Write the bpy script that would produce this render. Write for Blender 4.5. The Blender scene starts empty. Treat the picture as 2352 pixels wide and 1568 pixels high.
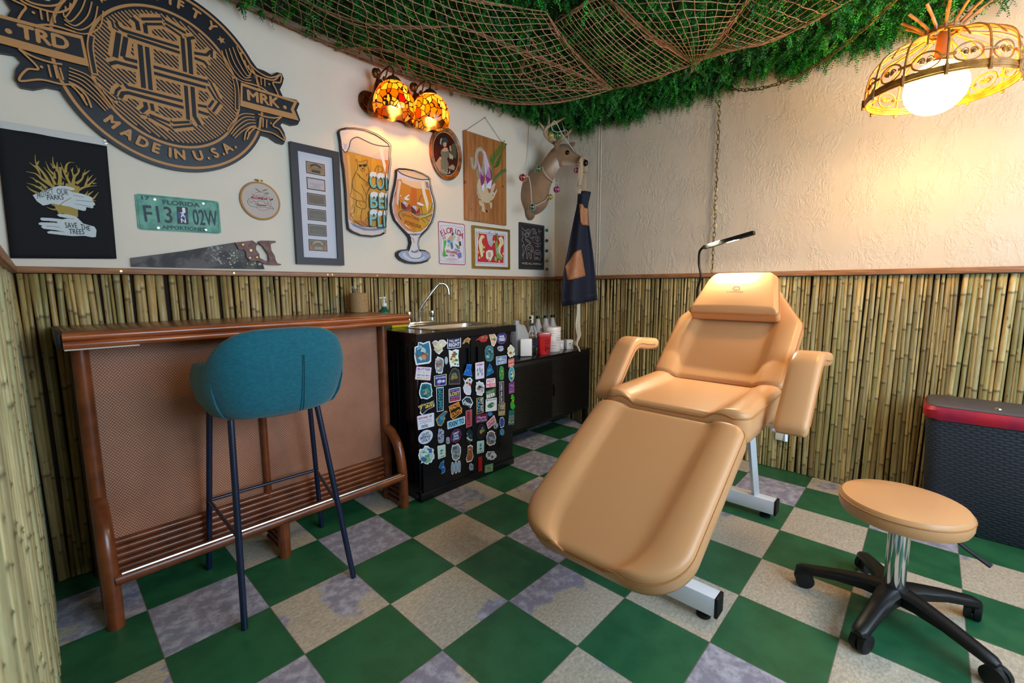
import bpy, bmesh, math, random
import numpy as np
from mathutils import Vector, Matrix
from mathutils.geometry import tessellate_polygon

random.seed(7)
SC = bpy.context.scene
COL = SC.collection
V = Vector
PI = math.pi

# ------------------------------------------------------------ camera, world, daylight, exposure
F_PX = 1024.22
YAW, PITCH, ROLL = 0.7525544879644862, -0.12309607848066412, -0.0031556046105351734
CAM = V((-1.09068747, -1.04277396, 1.1466174))
_fw = V((math.cos(YAW) * math.cos(PITCH), math.sin(YAW) * math.cos(PITCH), math.sin(PITCH)))
_r = _fw.cross(V((0, 0, 1))).normalized()
_u = _r.cross(_fw)
_c, _s = math.cos(ROLL), math.sin(ROLL)
RIGHT = _c * _r + _s * _u
UP = -_s * _r + _c * _u
FWD = _fw
cd = bpy.data.cameras.new('camera')
cam = bpy.data.objects.new('camera', cd)
COL.objects.link(cam)
cd.sensor_fit = 'HORIZONTAL'
cd.sensor_width = 36.0
cd.lens = F_PX / 2352 * 36.0
cd.clip_start = 0.01
m = Matrix((RIGHT, UP, -FWD)).transposed().to_4x4()
m.translation = CAM
cam.matrix_world = m
cd.dof.use_dof = True
cd.dof.focus_distance = 2.5
cd.dof.aperture_fstop = 5.0
SC.camera = cam

w = bpy.data.worlds.new('world')
SC.world = w
w.use_nodes = True
w.node_tree.nodes['Background'].inputs[0].default_value = (0.62, 0.78, 1.0, 1)
w.node_tree.nodes['Background'].inputs[1].default_value = 1.0

SC.view_settings.view_transform = 'Standard'
SC.view_settings.look = 'None'
SC.view_settings.exposure = 0.05
SC.view_settings.gamma = 1.0
SC.view_settings.use_curve_mapping = False
SC.cycles.max_bounces = 8
SC.cycles.diffuse_bounces = 4
SC.cycles.glossy_bounces = 4
SC.cycles.transmission_bounces = 6
SC.cycles.transparent_max_bounces = 8
SC.cycles.sample_clamp_indirect = 6.0
SC.cycles.caustics_reflective = False
SC.cycles.caustics_refractive = False


def area_light(name, loc, target, sx, sy, power, col):
    l = bpy.data.lights.new(name, 'AREA')
    l.shape = 'RECTANGLE'
    l.size, l.size_y, l.energy, l.color = sx, sy, power, col
    o = bpy.data.objects.new(name, l)
    COL.objects.link(o)
    o.location = loc
    o.rotation_euler = (V(target) - V(loc)).to_track_quat('-Z', 'Y').to_euler()
    return o


# daylight coming in through the two windows behind the camera
area_light('daylight_window_a', (0.10, -2.62, 1.55), (0.10, 0.0, 1.25), 1.5, 1.4, 78, (0.58, 0.79, 1.0))
area_light('daylight_window_b', (1.35, -2.62, 1.55), (1.2, 0.0, 1.2), 1.0, 1.4, 26, (0.58, 0.79, 1.0))


# ------------------------------------------------------------ pixel helpers (camera rays meeting real planes)
def bpix(u, v, ax, val):
    d = RIGHT * ((u - 1176) / F_PX) - UP * ((v - 784) / F_PX) + FWD
    t = (val - CAM[ax]) / d[ax]
    return CAM + d * t


def PY(u, v, y):
    p = bpix(u, v, 1, y)
    return (p.x, p.z)


def crop(x0, y0, s, y):
    return lambda a, b: PY(x0 + a * s, y0 + b * s, y)


# ------------------------------------------------------------ colours and materials
def lin(h):
    h = h.lstrip('#')
    c = [int(h[i:i + 2], 16) / 255 for i in (0, 2, 4)]
    return tuple((x / 12.92 if x <= 0.04045 else ((x + 0.055) / 1.055) ** 2.4) for x in c) + (1.0,)


class NT:
    def __init__(s, name):
        s.mat = bpy.data.materials.new(name)
        s.mat.use_nodes = True
        s.t = s.mat.node_tree
        s.b = s.t.nodes['Principled BSDF']
        s.tc = None

    def node(s, typ, **kw):
        n = s.t.nodes.new(typ)
        for k, v in kw.items():
            setattr(n, k, v)
        return n

    def put(s, sock, v):
        if isinstance(v, bpy.types.NodeSocket):
            s.t.links.new(v, sock)
        else:
            sock.default_value = v

    def obj(s):
        if s.tc is None:
            s.tc = s.node('ShaderNodeTexCoord')
        return s.tc.outputs['Object']

    def math(s, op, a, b=0.0, c=None, clamp=False):
        n = s.node('ShaderNodeMath', operation=op, use_clamp=clamp)
        s.put(n.inputs[0], a)
        s.put(n.inputs[1], b)
        if c is not None:
            s.put(n.inputs[2], c)
        return n.outputs[0]

    def noise(s, vec, scale, detail=3.0, rough=0.55, out='Fac'):
        n = s.node('ShaderNodeTexNoise')
        s.put(n.inputs['Vector'], vec)
        n.inputs['Scale'].default_value = scale
        n.inputs['Detail'].default_value = detail
        n.inputs['Roughness'].default_value = rough
        return n.outputs[out]

    def mapping(s, vec, scale=(1, 1, 1), rot=(0, 0, 0), loc=(0, 0, 0)):
        n = s.node('ShaderNodeMapping')
        s.put(n.inputs[0], vec)
        n.inputs['Scale'].default_value = scale
        n.inputs['Rotation'].default_value = rot
        n.inputs['Location'].default_value = loc
        return n.outputs[0]

    def mix(s, f, a, b, blend='MIX'):
        n = s.node('ShaderNodeMix', data_type='RGBA', blend_type=blend)
        s.put(n.inputs[0], f)
        s.put(n.inputs[6], a)
        s.put(n.inputs[7], b)
        return n.outputs[2]

    def ramp(s, f, stops):
        n = s.node('ShaderNodeValToRGB')
        while len(n.color_ramp.elements) < len(stops):
            n.color_ramp.elements.new(0.5)
        for e, (p, c) in zip(n.color_ramp.elements, stops):
            e.position, e.color = p, c
        s.put(n.inputs[0], f)
        return n.outputs[0]

    def step(s, f, lo, hi):
        n = s.node('ShaderNodeMapRange', interpolation_type='SMOOTHSTEP')
        s.put(n.inputs[0], f)
        n.inputs[1].default_value, n.inputs[2].default_value = lo, hi
        return n.outputs[0]

    def attr(s, name):
        n = s.node('ShaderNodeAttribute', attribute_name=name)
        return n

    def bump(s, h, strength=0.3, dist=0.01):
        n = s.node('ShaderNodeBump')
        s.put(n.inputs['Height'], h)
        n.inputs['Strength'].default_value = strength
        n.inputs['Distance'].default_value = dist
        s.t.links.new(n.outputs[0], s.b.inputs['Normal'])

    def set(s, **kw):
        for k, v in kw.items():
            s.put(s.b.inputs[k.replace('_', ' ')], v)
        return s.mat


MATS = {}


def mat(name, col, rough=0.5, metal=0.0, col2=None, scale=20.0, stretch=(1, 1, 1), bump=0.0, bscale=60.0,
        detail=3.0, lo=0.35, hi=0.65, coat=0.0, spec=0.5, trans=0.0, ior=1.45, alpha=1.0, emit=None, estr=0.0, sheen=0.0):
    if name in MATS:
        return MATS[name]
    n = NT(name)
    c = lin(col)
    if col2:
        f = n.noise(n.mapping(n.obj(), stretch), scale, detail)
        base = n.mix(n.step(f, lo, hi), c, lin(col2))
    else:
        base = c
    n.set(Base_Color=base, Roughness=rough, Metallic=metal, IOR=ior, Alpha=alpha)
    n.b.inputs['Specular IOR Level'].default_value = spec
    n.b.inputs['Coat Weight'].default_value = coat
    n.b.inputs['Coat Roughness'].default_value = 0.15
    n.b.inputs['Transmission Weight'].default_value = trans
    n.b.inputs['Sheen Weight'].default_value = sheen
    if bump:
        n.bump(n.noise(n.mapping(n.obj(), stretch), bscale, 4.0), bump, 0.004)
    if emit:
        n.b.inputs['Emission Color'].default_value = lin(emit)
        n.b.inputs['Emission Strength'].default_value = estr
    MATS[name] = n.mat
    return n.mat


def paint(h, rough=0.45):
    return mat('paint_' + h.lstrip('#') + ('' if rough == 0.45 else '_%d' % int(rough * 100)), h, rough)


# ------------------------------------------------------------ mesh builder
ROOT = {}


class MB:
    def __init__(s):
        s.v, s.f, s.m, s.cols = [], [], [], None

    def add(s, vs, fs, mi=0):
        o = len(s.v)
        s.v.extend([tuple(p) for p in vs])
        s.f.extend([tuple(i + o for i in f) for f in fs])
        s.m.extend([mi] * len(fs))
        return s

    def addbm(s, bm, mi=0, M=None):
        bm.verts.ensure_lookup_table()
        bm.verts.index_update()
        s.add([(M @ v.co if M else v.co) for v in bm.verts], [[v.index for v in f.verts] for f in bm.faces], mi)
        bm.free()
        return s

    def box(s, x0, x1, y0, y1, z0, z1, mi=0, bev=0.0, seg=2, M=None):
        bm = bmesh.new()
        bmesh.ops.create_cube(bm, size=1.0)
        for v in bm.verts:
            v.co = V(((x0 + x1) / 2 + v.co.x * (x1 - x0), (y0 + y1) / 2 + v.co.y * (y1 - y0), (z0 + z1) / 2 + v.co.z * (z1 - z0)))
        if bev:
            bmesh.ops.bevel(bm, geom=list(bm.edges), offset=bev, segments=seg, affect='EDGES', profile=0.5)
        return s.addbm(bm, mi, M)

    def tube(s, pts, r, n=8, mi=0, closed=False, cap=True, flat=1.0, up=None):
        pts = [V(p) for p in pts]
        k = len(pts)
        rs = r if isinstance(r, (list, tuple)) else [r] * k
        vs, fs = [], []
        nrm = None
        for i, p in enumerate(pts):
            if closed:
                t = pts[(i + 1) % k] - pts[i - 1]
            else:
                t = pts[min(i + 1, k - 1)] - pts[max(i - 1, 0)]
            t = t.normalized() if t.length > 1e-9 else V((0, 0, 1))
            if up is not None:
                nrm = V(up) - t * V(up).dot(t)
                nrm = nrm.normalized() if nrm.length > 1e-6 else t.orthogonal().normalized()
            elif nrm is None:
                nrm = t.orthogonal().normalized()
            else:
                nrm = nrm - t * nrm.dot(t)
                nrm = nrm.normalized() if nrm.length > 1e-6 else t.orthogonal().normalized()
            b = t.cross(nrm)
            for j in range(n):
                a = 2 * PI * j / n
                vs.append(p + nrm * (math.cos(a) * rs[i] * flat) + b * (math.sin(a) * rs[i]))
        for i in range(k if closed else k - 1):
            i2 = (i + 1) % k
            for j in range(n):
                j2 = (j + 1) % n
                fs.append((i * n + j, i * n + j2, i2 * n + j2, i2 * n + j))
        if cap and not closed:
            fs.append(tuple(range(n - 1, -1, -1)))
            fs.append(tuple((k - 1) * n + j for j in range(n)))
        return s.add(vs, fs, mi)

    def cyl(s, p, q, r0, r1=None, n=16, mi=0):
        return s.tube([p, q], [r0, r0 if r1 is None else r1], n, mi)

    def lathe(s, prof, c=(0, 0, 0), n=24, mi=0, M=None, sx=1.0, sy=1.0):
        vs, fs = [], []
        c = V(c)
        for r, z in prof:
            for j in range(n):
                a = 2 * PI * j / n
                p = V((math.cos(a) * r * sx, math.sin(a) * r * sy, z))
                vs.append((M @ p if M else p) + c)
        k = len(prof)
        for i in range(k - 1):
            for j in range(n):
                j2 = (j + 1) % n
                fs.append((i * n + j, i * n + j2, (i + 1) * n + j2, (i + 1) * n + j))
        if prof[0][0] > 1e-6:
            fs.append(tuple(range(n - 1, -1, -1)))
        if prof[-1][0] > 1e-6:
            fs.append(tuple((k - 1) * n + j for j in range(n)))
        return s.add(vs, fs, mi)

    def ball(s, c, r, n=16, mi=0, M=None):
        rx, ry, rz = (r, r, r) if not isinstance(r, (tuple, list)) else r
        h = max(6, n // 2)
        vs, fs = [], []
        for i in range(h + 1):
            th = PI * i / h
            for j in range(n):
                a = 2 * PI * j / n
                p = V((rx * math.sin(th) * math.cos(a), ry * math.sin(th) * math.sin(a), -rz * math.cos(th)))
                vs.append((M @ p if M else p) + V(c))
        for i in range(h):
            for j in range(n):
                j2 = (j + 1) % n
                fs.append((i * n + j, i * n + j2, (i + 1) * n + j2, (i + 1) * n + j))
        return s.add(vs, fs, mi)

    def prism(s, poly, f3, w0, w1, mi=0, mi_side=None):
        """poly in plane coordinates; f3(a, b, w) -> point; w0 front, w1 back."""
        n = len(poly)
        tris = tessellate_polygon([[V((a, b, 0)) for a, b in poly]])
        s.add([f3(a, b, w0) for a, b in poly], [tuple(t) for t in tris], mi)
        s.add([f3(a, b, w1) for a, b in poly], [tuple(t) for t in tris], mi if mi_side is None else mi_side)
        vs = [f3(a, b, w0) for a, b in poly] + [f3(a, b, w1) for a, b in poly]
        s.add(vs, [(i, (i + 1) % n, n + (i + 1) % n, n + i) for i in range(n)], mi if mi_side is None else mi_side)
        return s

    def build(s, name, mats, parent=None, label=None, cat=None, group=None, kind=None, origin=None, sharp=38, flat=False):
        me = bpy.data.meshes.new(name)
        if parent is not None:
            org = ROOT[parent.name]
        elif origin is not None:
            org = V(origin)
        else:
            a = np.array(s.v)
            org = V(((a[:, 0].min() + a[:, 0].max()) / 2, (a[:, 1].min() + a[:, 1].max()) / 2, a[:, 2].min()))
        vs = [(p[0] - org.x, p[1] - org.y, p[2] - org.z) for p in s.v]
        me.from_pydata(vs, [], s.f)
        mats = mats if isinstance(mats, (list, tuple)) else [mats]
        for mm in mats:
            me.materials.append(mm)
        if len(mats) > 1:
            me.polygons.foreach_set('material_index', s.m)
        if not flat:
            me.polygons.foreach_set('use_smooth', [True] * len(me.polygons))
        me.update()
        if not flat and sharp:
            me.set_sharp_from_angle(angle=math.radians(sharp))
        if s.cols is not None:
            at = me.color_attributes.new('Col', 'FLOAT_COLOR', 'POINT')
            at.data.foreach_set('color', np.array(s.cols, dtype=np.float32).ravel())
        o = bpy.data.objects.new(name, me)
        COL.objects.link(o)
        if parent is not None:
            o.parent = parent
            ROOT[o.name] = org
        else:
            o.location = org
            ROOT[o.name] = V(org)
        tag(o, label, cat, group, kind)
        return o


def tag(o, label=None, cat=None, group=None, kind=None):
    for k, v in (('label', label), ('category', cat), ('group', group), ('kind', kind)):
        if v:
            o[k] = v
    return o


def thing(name, label, cat, loc, group=None):
    o = bpy.data.objects.new(name, None)
    o.empty_display_size = 0.05
    COL.objects.link(o)
    o.location = loc
    ROOT[o.name] = V(loc)
    return tag(o, label, cat, group)


def copy_tree(o, parent=None):
    c = o.copy()
    COL.objects.link(c)
    if parent is not None:
        c.parent = parent
    for ch in list(o.children):
        copy_tree(ch, c)
    return c


# ------------------------------------------------------------ flat artwork on a plane
TXT = {}


def text_geo(body, bold=0.0, shear=0.0):
    key = (body, bold, shear)
    if key in TXT:
        return TXT[key]
    cu = bpy.data.curves.new('lettering', 'FONT')
    cu.body = body
    cu.offset = bold
    cu.shear = shear
    cu.resolution_u = 3
    ob = bpy.data.objects.new('lettering', cu)
    COL.objects.link(ob)
    dg = bpy.context.evaluated_depsgraph_get()
    me = ob.evaluated_get(dg).to_mesh()
    vs = np.array([v.co[:2] for v in me.vertices]) if len(me.vertices) else np.zeros((0, 2))
    fs = [tuple(p.vertices) for p in me.polygons]
    ob.evaluated_get(dg).to_mesh_clear()
    bpy.data.objects.remove(ob)
    bpy.data.curves.remove(cu)
    TXT[key] = (vs, fs)
    return TXT[key]


def resample(pts, closed=False, sub=6):
    """smooth curve through points (Catmull-Rom)."""
    n = len(pts)
    out = []
    rng = range(n if closed else n - 1)
    for i in rng:
        if closed:
            p0, p1, p2, p3 = pts[i - 1], pts[i], pts[(i + 1) % n], pts[(i + 2) % n]
        else:
            p0, p1, p2, p3 = pts[max(i - 1, 0)], pts[i], pts[i + 1], pts[min(i + 2, n - 1)]
        for k in range(sub):
            t = k / sub
            out.append(tuple(0.5 * (2 * b + (c - a) * t + (2 * a - 5 * b + 4 * c - d) * t * t + (3 * b - a - 3 * c + d) * t ** 3)
                             for a, b, c, d in zip(p0, p1, p2, p3)))
    if not closed:
        out.append(tuple(pts[-1]))
    return out


class Art:
    """layers of flat colour on a plane; to3(a, b, off) gives the point lifted off the plane."""

    def __init__(s, to3, step=0.00022, rough=0.45):
        s.to3, s.step, s.k, s.rough, s.sub = to3, step, 1, rough, 0
        s.mb, s.mats, s.idx = MB(), [], {}

    def mi(s, h):
        if h not in s.idx:
            s.idx[h] = len(s.mats)
            s.mats.append(h if isinstance(h, bpy.types.Material) else paint(h, s.rough))
        return s.idx[h]

    def lay(s, pts, fs, h):
        s.sub += 1                                   # no two pieces of paint share one plane
        o = s.k * s.step + s.sub * 0.000012
        s.mb.add([s.to3(a, b, o) for a, b in pts], fs, s.mi(h))

    def up(s):
        s.k += 1

    def poly(s, pts, h, up=True):
        tr = tessellate_polygon([[V((a, b, 0)) for a, b in pts]])
        s.lay(pts, [tuple(t) for t in tr], h)
        if up:
            s.up()

    def ell(s, c, rx, ry, h, n=28, ang=0.0, up=True):
        ca, sa = math.cos(ang), math.sin(ang)
        p = []
        for i in range(n):
            t = 2 * PI * i / n
            x, y = rx * math.cos(t), ry * math.sin(t)
            p.append((c[0] + x * ca - y * sa, c[1] + x * sa + y * ca))
        s.poly(p, h, up)

    def stroke(s, pts, wd, h, closed=False, smooth=False, up=True, taper=False):
        if smooth and len(pts) > 2:
            pts = resample(pts, closed)
        P = [V((a, b)) for a, b in pts]
        n = len(P)
        L, R = [], []
        for i in range(n):
            if closed:
                d0, d1 = P[i] - P[i - 1], P[(i + 1) % n] - P[i]
            else:
                d0 = P[i] - P[i - 1] if i else P[1] - P[0]
                d1 = P[i + 1] - P[i] if i < n - 1 else d0
            d0 = d0.normalized() if d0.length > 1e-9 else V((1, 0))
            d1 = d1.normalized() if d1.length > 1e-9 else d0
            n0, n1 = V((-d0.y, d0.x)), V((-d1.y, d1.x))
            mm = n0 + n1
            mm = mm.normalized() if mm.length > 1e-6 else n0
            k = 1 / max(0.5, mm.dot(n0))
            ww = wd / 2 * k
            if taper:
                ww *= max(0.12, 1 - i / max(1, n - 1))
            L.append(P[i] + mm * ww)
            R.append(P[i] - mm * ww)
        vs = [tuple(p) for p in L] + [tuple(p) for p in R]
        m_ = n if closed else n - 1
        s.lay(vs, [(i, (i + 1) % n, n + (i + 1) % n, n + i) for i in range(m_)], h)
        if up:
            s.up()

    def text(s, body, p, q, height, h, bold=0.0, shear=0.0, fit=True, up=True, upv=None):
        """body set along the baseline p -> q (plane coordinates), cap height given."""
        vs, fs = text_geo(body, 0.0, shear)
        if not len(vs):
            return
        p, q = V(p), V(q)
        d = (q - p)
        L = d.length
        d = d / L
        nn = V((-d.y, d.x)) if upv is None else V(upv)
        x0, x1 = vs[:, 0].min(), vs[:, 0].max()
        sx = L / (x1 - x0)
        y0, y1 = vs[:, 1].min(), vs[:, 1].max()
        cap = 0.70
        sy = height / cap if not fit else height / max(0.3, (y1 - max(y0, 0)) if y0 > -0.12 else y1)
        for ox, oy in ((0, 0),) + (((bold, 0), (-bold, 0), (0, bold), (0, -bold)) if bold else ()):
            s.lay([tuple(p + d * ((a - x0 + ox) * sx) + nn * ((b + oy) * sy)) for a, b in vs], fs, h)
        if up:
            s.up()

    def arc_text(s, body, c, r, a0, a1, height, h, bold=0.0, inward=False):
        """letters spread on an arc from angle a0 to a1; inward = letters stand towards the centre."""
        n = len(body)
        for i, ch in enumerate(body):
            if ch == ' ':
                continue
            a = a0 + (a1 - a0) * (i / max(1, n - 1))
            vs, fs = text_geo(ch)
            if not len(vs):
                continue
            sc_ = height / 0.70
            xm = (vs[:, 0].min() + vs[:, 0].max()) / 2
            rad = V((math.cos(a), math.sin(a)))
            tan = V((-rad.y, rad.x))
            sg = -1 if inward else 1
            for ox, oy in ((0, 0),) + (((bold, 0), (-bold, 0), (0, bold), (0, -bold)) if bold else ()):
                s.lay([tuple(V(c) + rad * (r + sg * (y + oy) * sc_) - tan * (sg * (x + ox - xm) * sc_)) for x, y in vs], fs, h)
        s.up()

    def build(s, name, parent, label=None):
        return s.mb.build(name, s.mats, parent, label=label, flat=True)


def wall_plane(y0):
    return lambda a, b, o=0.0: (a, y0 - o, b)

# ============================================================ ROOM SHELL
YB, XR, XL, YF, ZC = 1.385, 2.045, -1.165, -2.45, 2.46      # back wall, right wall, left wall, front wall, ceiling
TILE = 0.3048


def floor_material():
    n = NT('checker_tiles')
    sep = n.node('ShaderNodeSeparateXYZ')
    n.put(sep.inputs[0], n.obj())
    fx = n.math('DIVIDE', sep.outputs[0], TILE)
    fy = n.math('DIVIDE', sep.outputs[1], TILE)
    ix, iy = n.math('FLOOR', fx), n.math('FLOOR', fy)
    par = n.math('FLOORED_MODULO', n.math('ADD', ix, iy), 2.0)
    wn = n.node('ShaderNodeTexWhiteNoise', noise_dimensions='2D')
    cmb = n.node('ShaderNodeCombineXYZ')
    n.put(cmb.inputs[0], ix)
    n.put(cmb.inputs[1], iy)
    n.put(wn.inputs['Vector'], cmb.outputs[0])
    rnd = wn.outputs['Value']
    off = n.node('ShaderNodeVectorMath', operation='ADD')
    n.put(off.inputs[0], n.obj())
    sc = n.node('ShaderNodeVectorMath', operation='SCALE')
    n.put(sc.inputs[0], wn.outputs['Color'])
    sc.inputs['Scale'].default_value = 9.0
    n.put(off.inputs[1], sc.outputs[0])
    pv = off.outputs[0]
    grain = n.noise(n.mapping(pv, (1, 1.5, 1)), 75, 6, 0.75)
    tan = n.mix(n.step(grain, 0.30, 0.72), lin('#a89a86'), lin('#d3cab9'))
    fleck = n.noise(pv, 150, 2, 0.6)
    tan = n.mix(n.step(fleck, 0.68, 0.8), tan, lin('#8d8170'))
    patch = n.noise(pv, 2.3, 5, 0.58)
    pm = n.step(n.math('ADD', patch, n.math('MULTIPLY', n.math('SUBTRACT', rnd, 0.5), 0.46)), 0.515, 0.54)
    lav = n.mix(n.step(n.noise(pv, 26, 5, 0.7), 0.42, 0.66), lin('#8b889f'), lin('#bdbdcd'))
    stone = n.mix(n.math('MULTIPLY', pm, 0.88), tan, lav)
    gn = n.noise(pv, 9, 4, 0.6)
    green = n.mix(n.step(gn, 0.3, 0.7), lin('#1f5a3a'), lin('#2c6a45'))
    green = n.mix(n.math('MULTIPLY', n.step(n.noise(pv, 60, 3, 0.6), 0.60, 0.8), 0.35), green, lin('#4b7d58'))
    base = n.mix(par, green, stone)
    ax = n.math('ABSOLUTE', n.math('SUBTRACT', n.math('FRACT', fx), 0.5))
    ay = n.math('ABSOLUTE', n.math('SUBTRACT', n.math('FRACT', fy), 0.5))
    g = n.step(n.math('ADD', n.math('MAXIMUM', ax, ay), n.math('MULTIPLY', n.math('SUBTRACT', n.noise(n.obj(), 40, 3), 0.5), 0.006)), 0.4925, 0.4965)
    base = n.mix(n.math('MULTIPLY', g, 0.75), base, lin('#5d5a4a'))
    rough = n.math('ADD', n.math('MULTIPLY', n.noise(n.obj(), 14, 4), 0.26), n.math('ADD', 0.30, n.math('MULTIPLY', par, 0.10)))
    n.bump(n.math('SUBTRACT', n.math('MULTIPLY', grain, n.math('MULTIPLY', par, 0.5)), n.math('MULTIPLY', g, 0.8)), 0.16, 0.004)
    n.b.inputs['Specular IOR Level'].default_value = 0.45
    return n.set(Base_Color=base, Roughness=rough)


MB().box(XL - 0.1, XR + 0.1, YF - 0.1, YB + 0.1, -0.06, 0.0).build('floor', floor_material(), kind='structure', origin=(0, 0, 0))


def plaster(name, col, col2, texture):
    n = NT(name)
    f = n.noise(n.obj(), 2.2, 4)
    n.set(Base_Color=n.mix(n.step(f, 0.3, 0.7), lin(col), lin(col2)), Roughness=0.62)
    if texture:
        v = n.mapping(n.obj(), (1, 1.0, 0.75))
        wv = n.noise(v, 9, 3, out='Color')
        dv = n.node('ShaderNodeVectorMath', operation='MULTIPLY_ADD')
        n.put(dv.inputs[0], wv)
        dv.inputs[1].default_value = (0.09, 0.09, 0.09)
        n.put(dv.inputs[2], v)
        a = n.noise(dv.outputs[0], 30, 4, 0.55)
        ridge = n.math('SUBTRACT', 1.0, n.math('MULTIPLY', n.math('ABSOLUTE', n.math('SUBTRACT', a, 0.5)), 9.0), clamp=True)
        low = n.step(n.noise(v, 7, 3), 0.38, 0.6)
        h = n.math('ADD', n.math('MULTIPLY', ridge, low), n.math('MULTIPLY', n.noise(v, 60, 3), 0.25))
        n.bump(h, 0.36, 0.006)
    else:
        n.bump(n.noise(n.obj(), 90, 4), 0.10, 0.003)
    return n.mat


M_PLA = plaster('smooth_cream_plaster', '#e6ddcb', '#e0d7c6', False)
M_PLB = plaster('trowelled_cream_plaster', '#ddd2bf', '#d5cab6', True)
wall_back = MB().box(XL - 0.1, XR + 0.1, YB, YB + 0.1, 0, ZC).build('wall_back', M_PLA, kind='structure', origin=(0, YB, 0))
wall_right = MB().box(XR, XR + 0.1, YF - 0.1, YB, 0, ZC)
for yy in (0.934, 0.956):                       # taped seam left of the corner, two fine ridges
    wall_right.tube([(XR, yy, 1.23), (XR, yy - 0.002, 1.7), (XR, yy, 2.44)], 0.0035, 6)
wall_right = wall_right.build('wall_right', M_PLB, kind='structure', origin=(XR, 0, 0))
wall_left = MB().box(XL - 0.1, XL, YF - 0.1, YB, 0, ZC).build('wall_left', M_PLA, kind='structure', origin=(XL, 0, 0))
wf = MB()
WIN = [(-0.65, 0.85), (0.95, 1.85)]
z0, z1 = 0.85, 2.25
xs = [XL - 0.1] + [q for ww in WIN for q in ww] + [XR + 0.1]
wf.box(xs[0], xs[-1], YF - 0.1, YF, 0, z0)
wf.box(xs[0], xs[-1], YF - 0.1, YF, z1, ZC)
for i in (0, 2, 4):
    wf.box(xs[i], xs[i + 1], YF - 0.1, YF, z0, z1)
wall_front = wf.build('wall_front', M_PLA, kind='structure', origin=(0, YF, 0))
M_WHITE = mat('white_paint', '#e9e7e2', 0.35)
for k, (a, b) in enumerate(WIN):
    fr = MB()
    for x_0, x_1, q0, q1 in ((a, a + .05, z0, z1), (b - .05, b, z0, z1), (a, b, z0, z0 + .05), (a, b, z1 - .05, z1), ((a + b) / 2 - .02, (a + b) / 2 + .02, z0, z1), (a, b, (z0 + z1) / 2 - .02, (z0 + z1) / 2 + .02)):
        fr.box(x_0, x_1, YF - 0.08, YF - 0.02, q0, q1)
    fr.build('window_%d' % (k + 1), M_WHITE, kind='structure')
MB().box(XL - 0.1, XR + 0.1, YF - 0.1, YB + 0.1, ZC, ZC + 0.06).build('ceiling', mat('ceiling_paint', '#ded3bd', 0.7), kind='structure', origin=(0, 0, ZC))

# chair rails
M_RAIL = mat('rail_wood', '#a87650', 0.42, col2='#8c5e3d', scale=9, stretch=(1, 1, 14), bump=0.08)
rl = MB().box(-1.128, 2.03, 1.345, YB, 1.200, 1.224, bev=0.003)
screws = MB()
for x_, y_ in ((-0.84, 0), (0.005, 0), (0.03, 0), (0.30, 0), (-0.44, 0)):
    screws.cyl((x_, 1.3455, 1.212), (x_, 1.342, 1.212), 0.0045, n=10)
r1 = rl.build('trim_1', M_RAIL, kind='structure', origin=(0, 1.36, 1.2))
screws.build('screw_heads', mat('brass_screw', '#c9a866', 0.35, 1.0), r1)
MB().box(1.995, XR, YF, 1.345, 1.203, 1.231, bev=0.003).build('trim_2', M_RAIL, kind='structure', origin=(2.0, 0, 1.2))
MB().box(XL, -1.122, YF, 1.345, 1.200, 1.226, bev=0.004).build('trim_3', M_RAIL, kind='structure', origin=(-1.14, 0, 1.2))


# bamboo cladding below the rails
def bamboo_material():
    n = NT('split_bamboo')
    a = n.attr('Col')
    v = n.mapping(n.obj(), (1, 1, 0.12))
    f = n.noise(v, 70, 4, 0.6)
    c = n.mix(n.math('MULTIPLY', n.step(f, 0.35, 0.7), 0.45), a.outputs['Color'], lin('#6f5a33'))
    sp = n.noise(n.mapping(n.obj(), (1, 1, 0.45)), 30, 5, 0.75)
    c = n.mix(n.math('MULTIPLY', n.step(sp, 0.60, 0.70), 0.8), c, lin('#2e2416'))
    n.set(Base_Color=c, Roughness=0.38)
    n.b.inputs['Specular IOR Level'].default_value = 0.4
    return n.mat


M_BAM = bamboo_material()
M_GAP = mat('dark_backing', '#261b12', 0.9)
M_WIRE = mat('tie_wire', '#b9b6a8', 0.4, 1.0)
PAL = [lin(h)[:3] for h in ('#c2a468', '#b39860', '#a58e58', '#cdb07c', '#a0945e', '#b3a26e', '#8f7644', '#bb9d68', '#a58b56')]
PALG = [lin(h)[:3] for h in ('#b5a472', '#a69a68', '#9a9062', '#c0ac7a', '#9c9766', '#aea276', '#8a784e', '#b29a66', '#958a62')]


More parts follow.
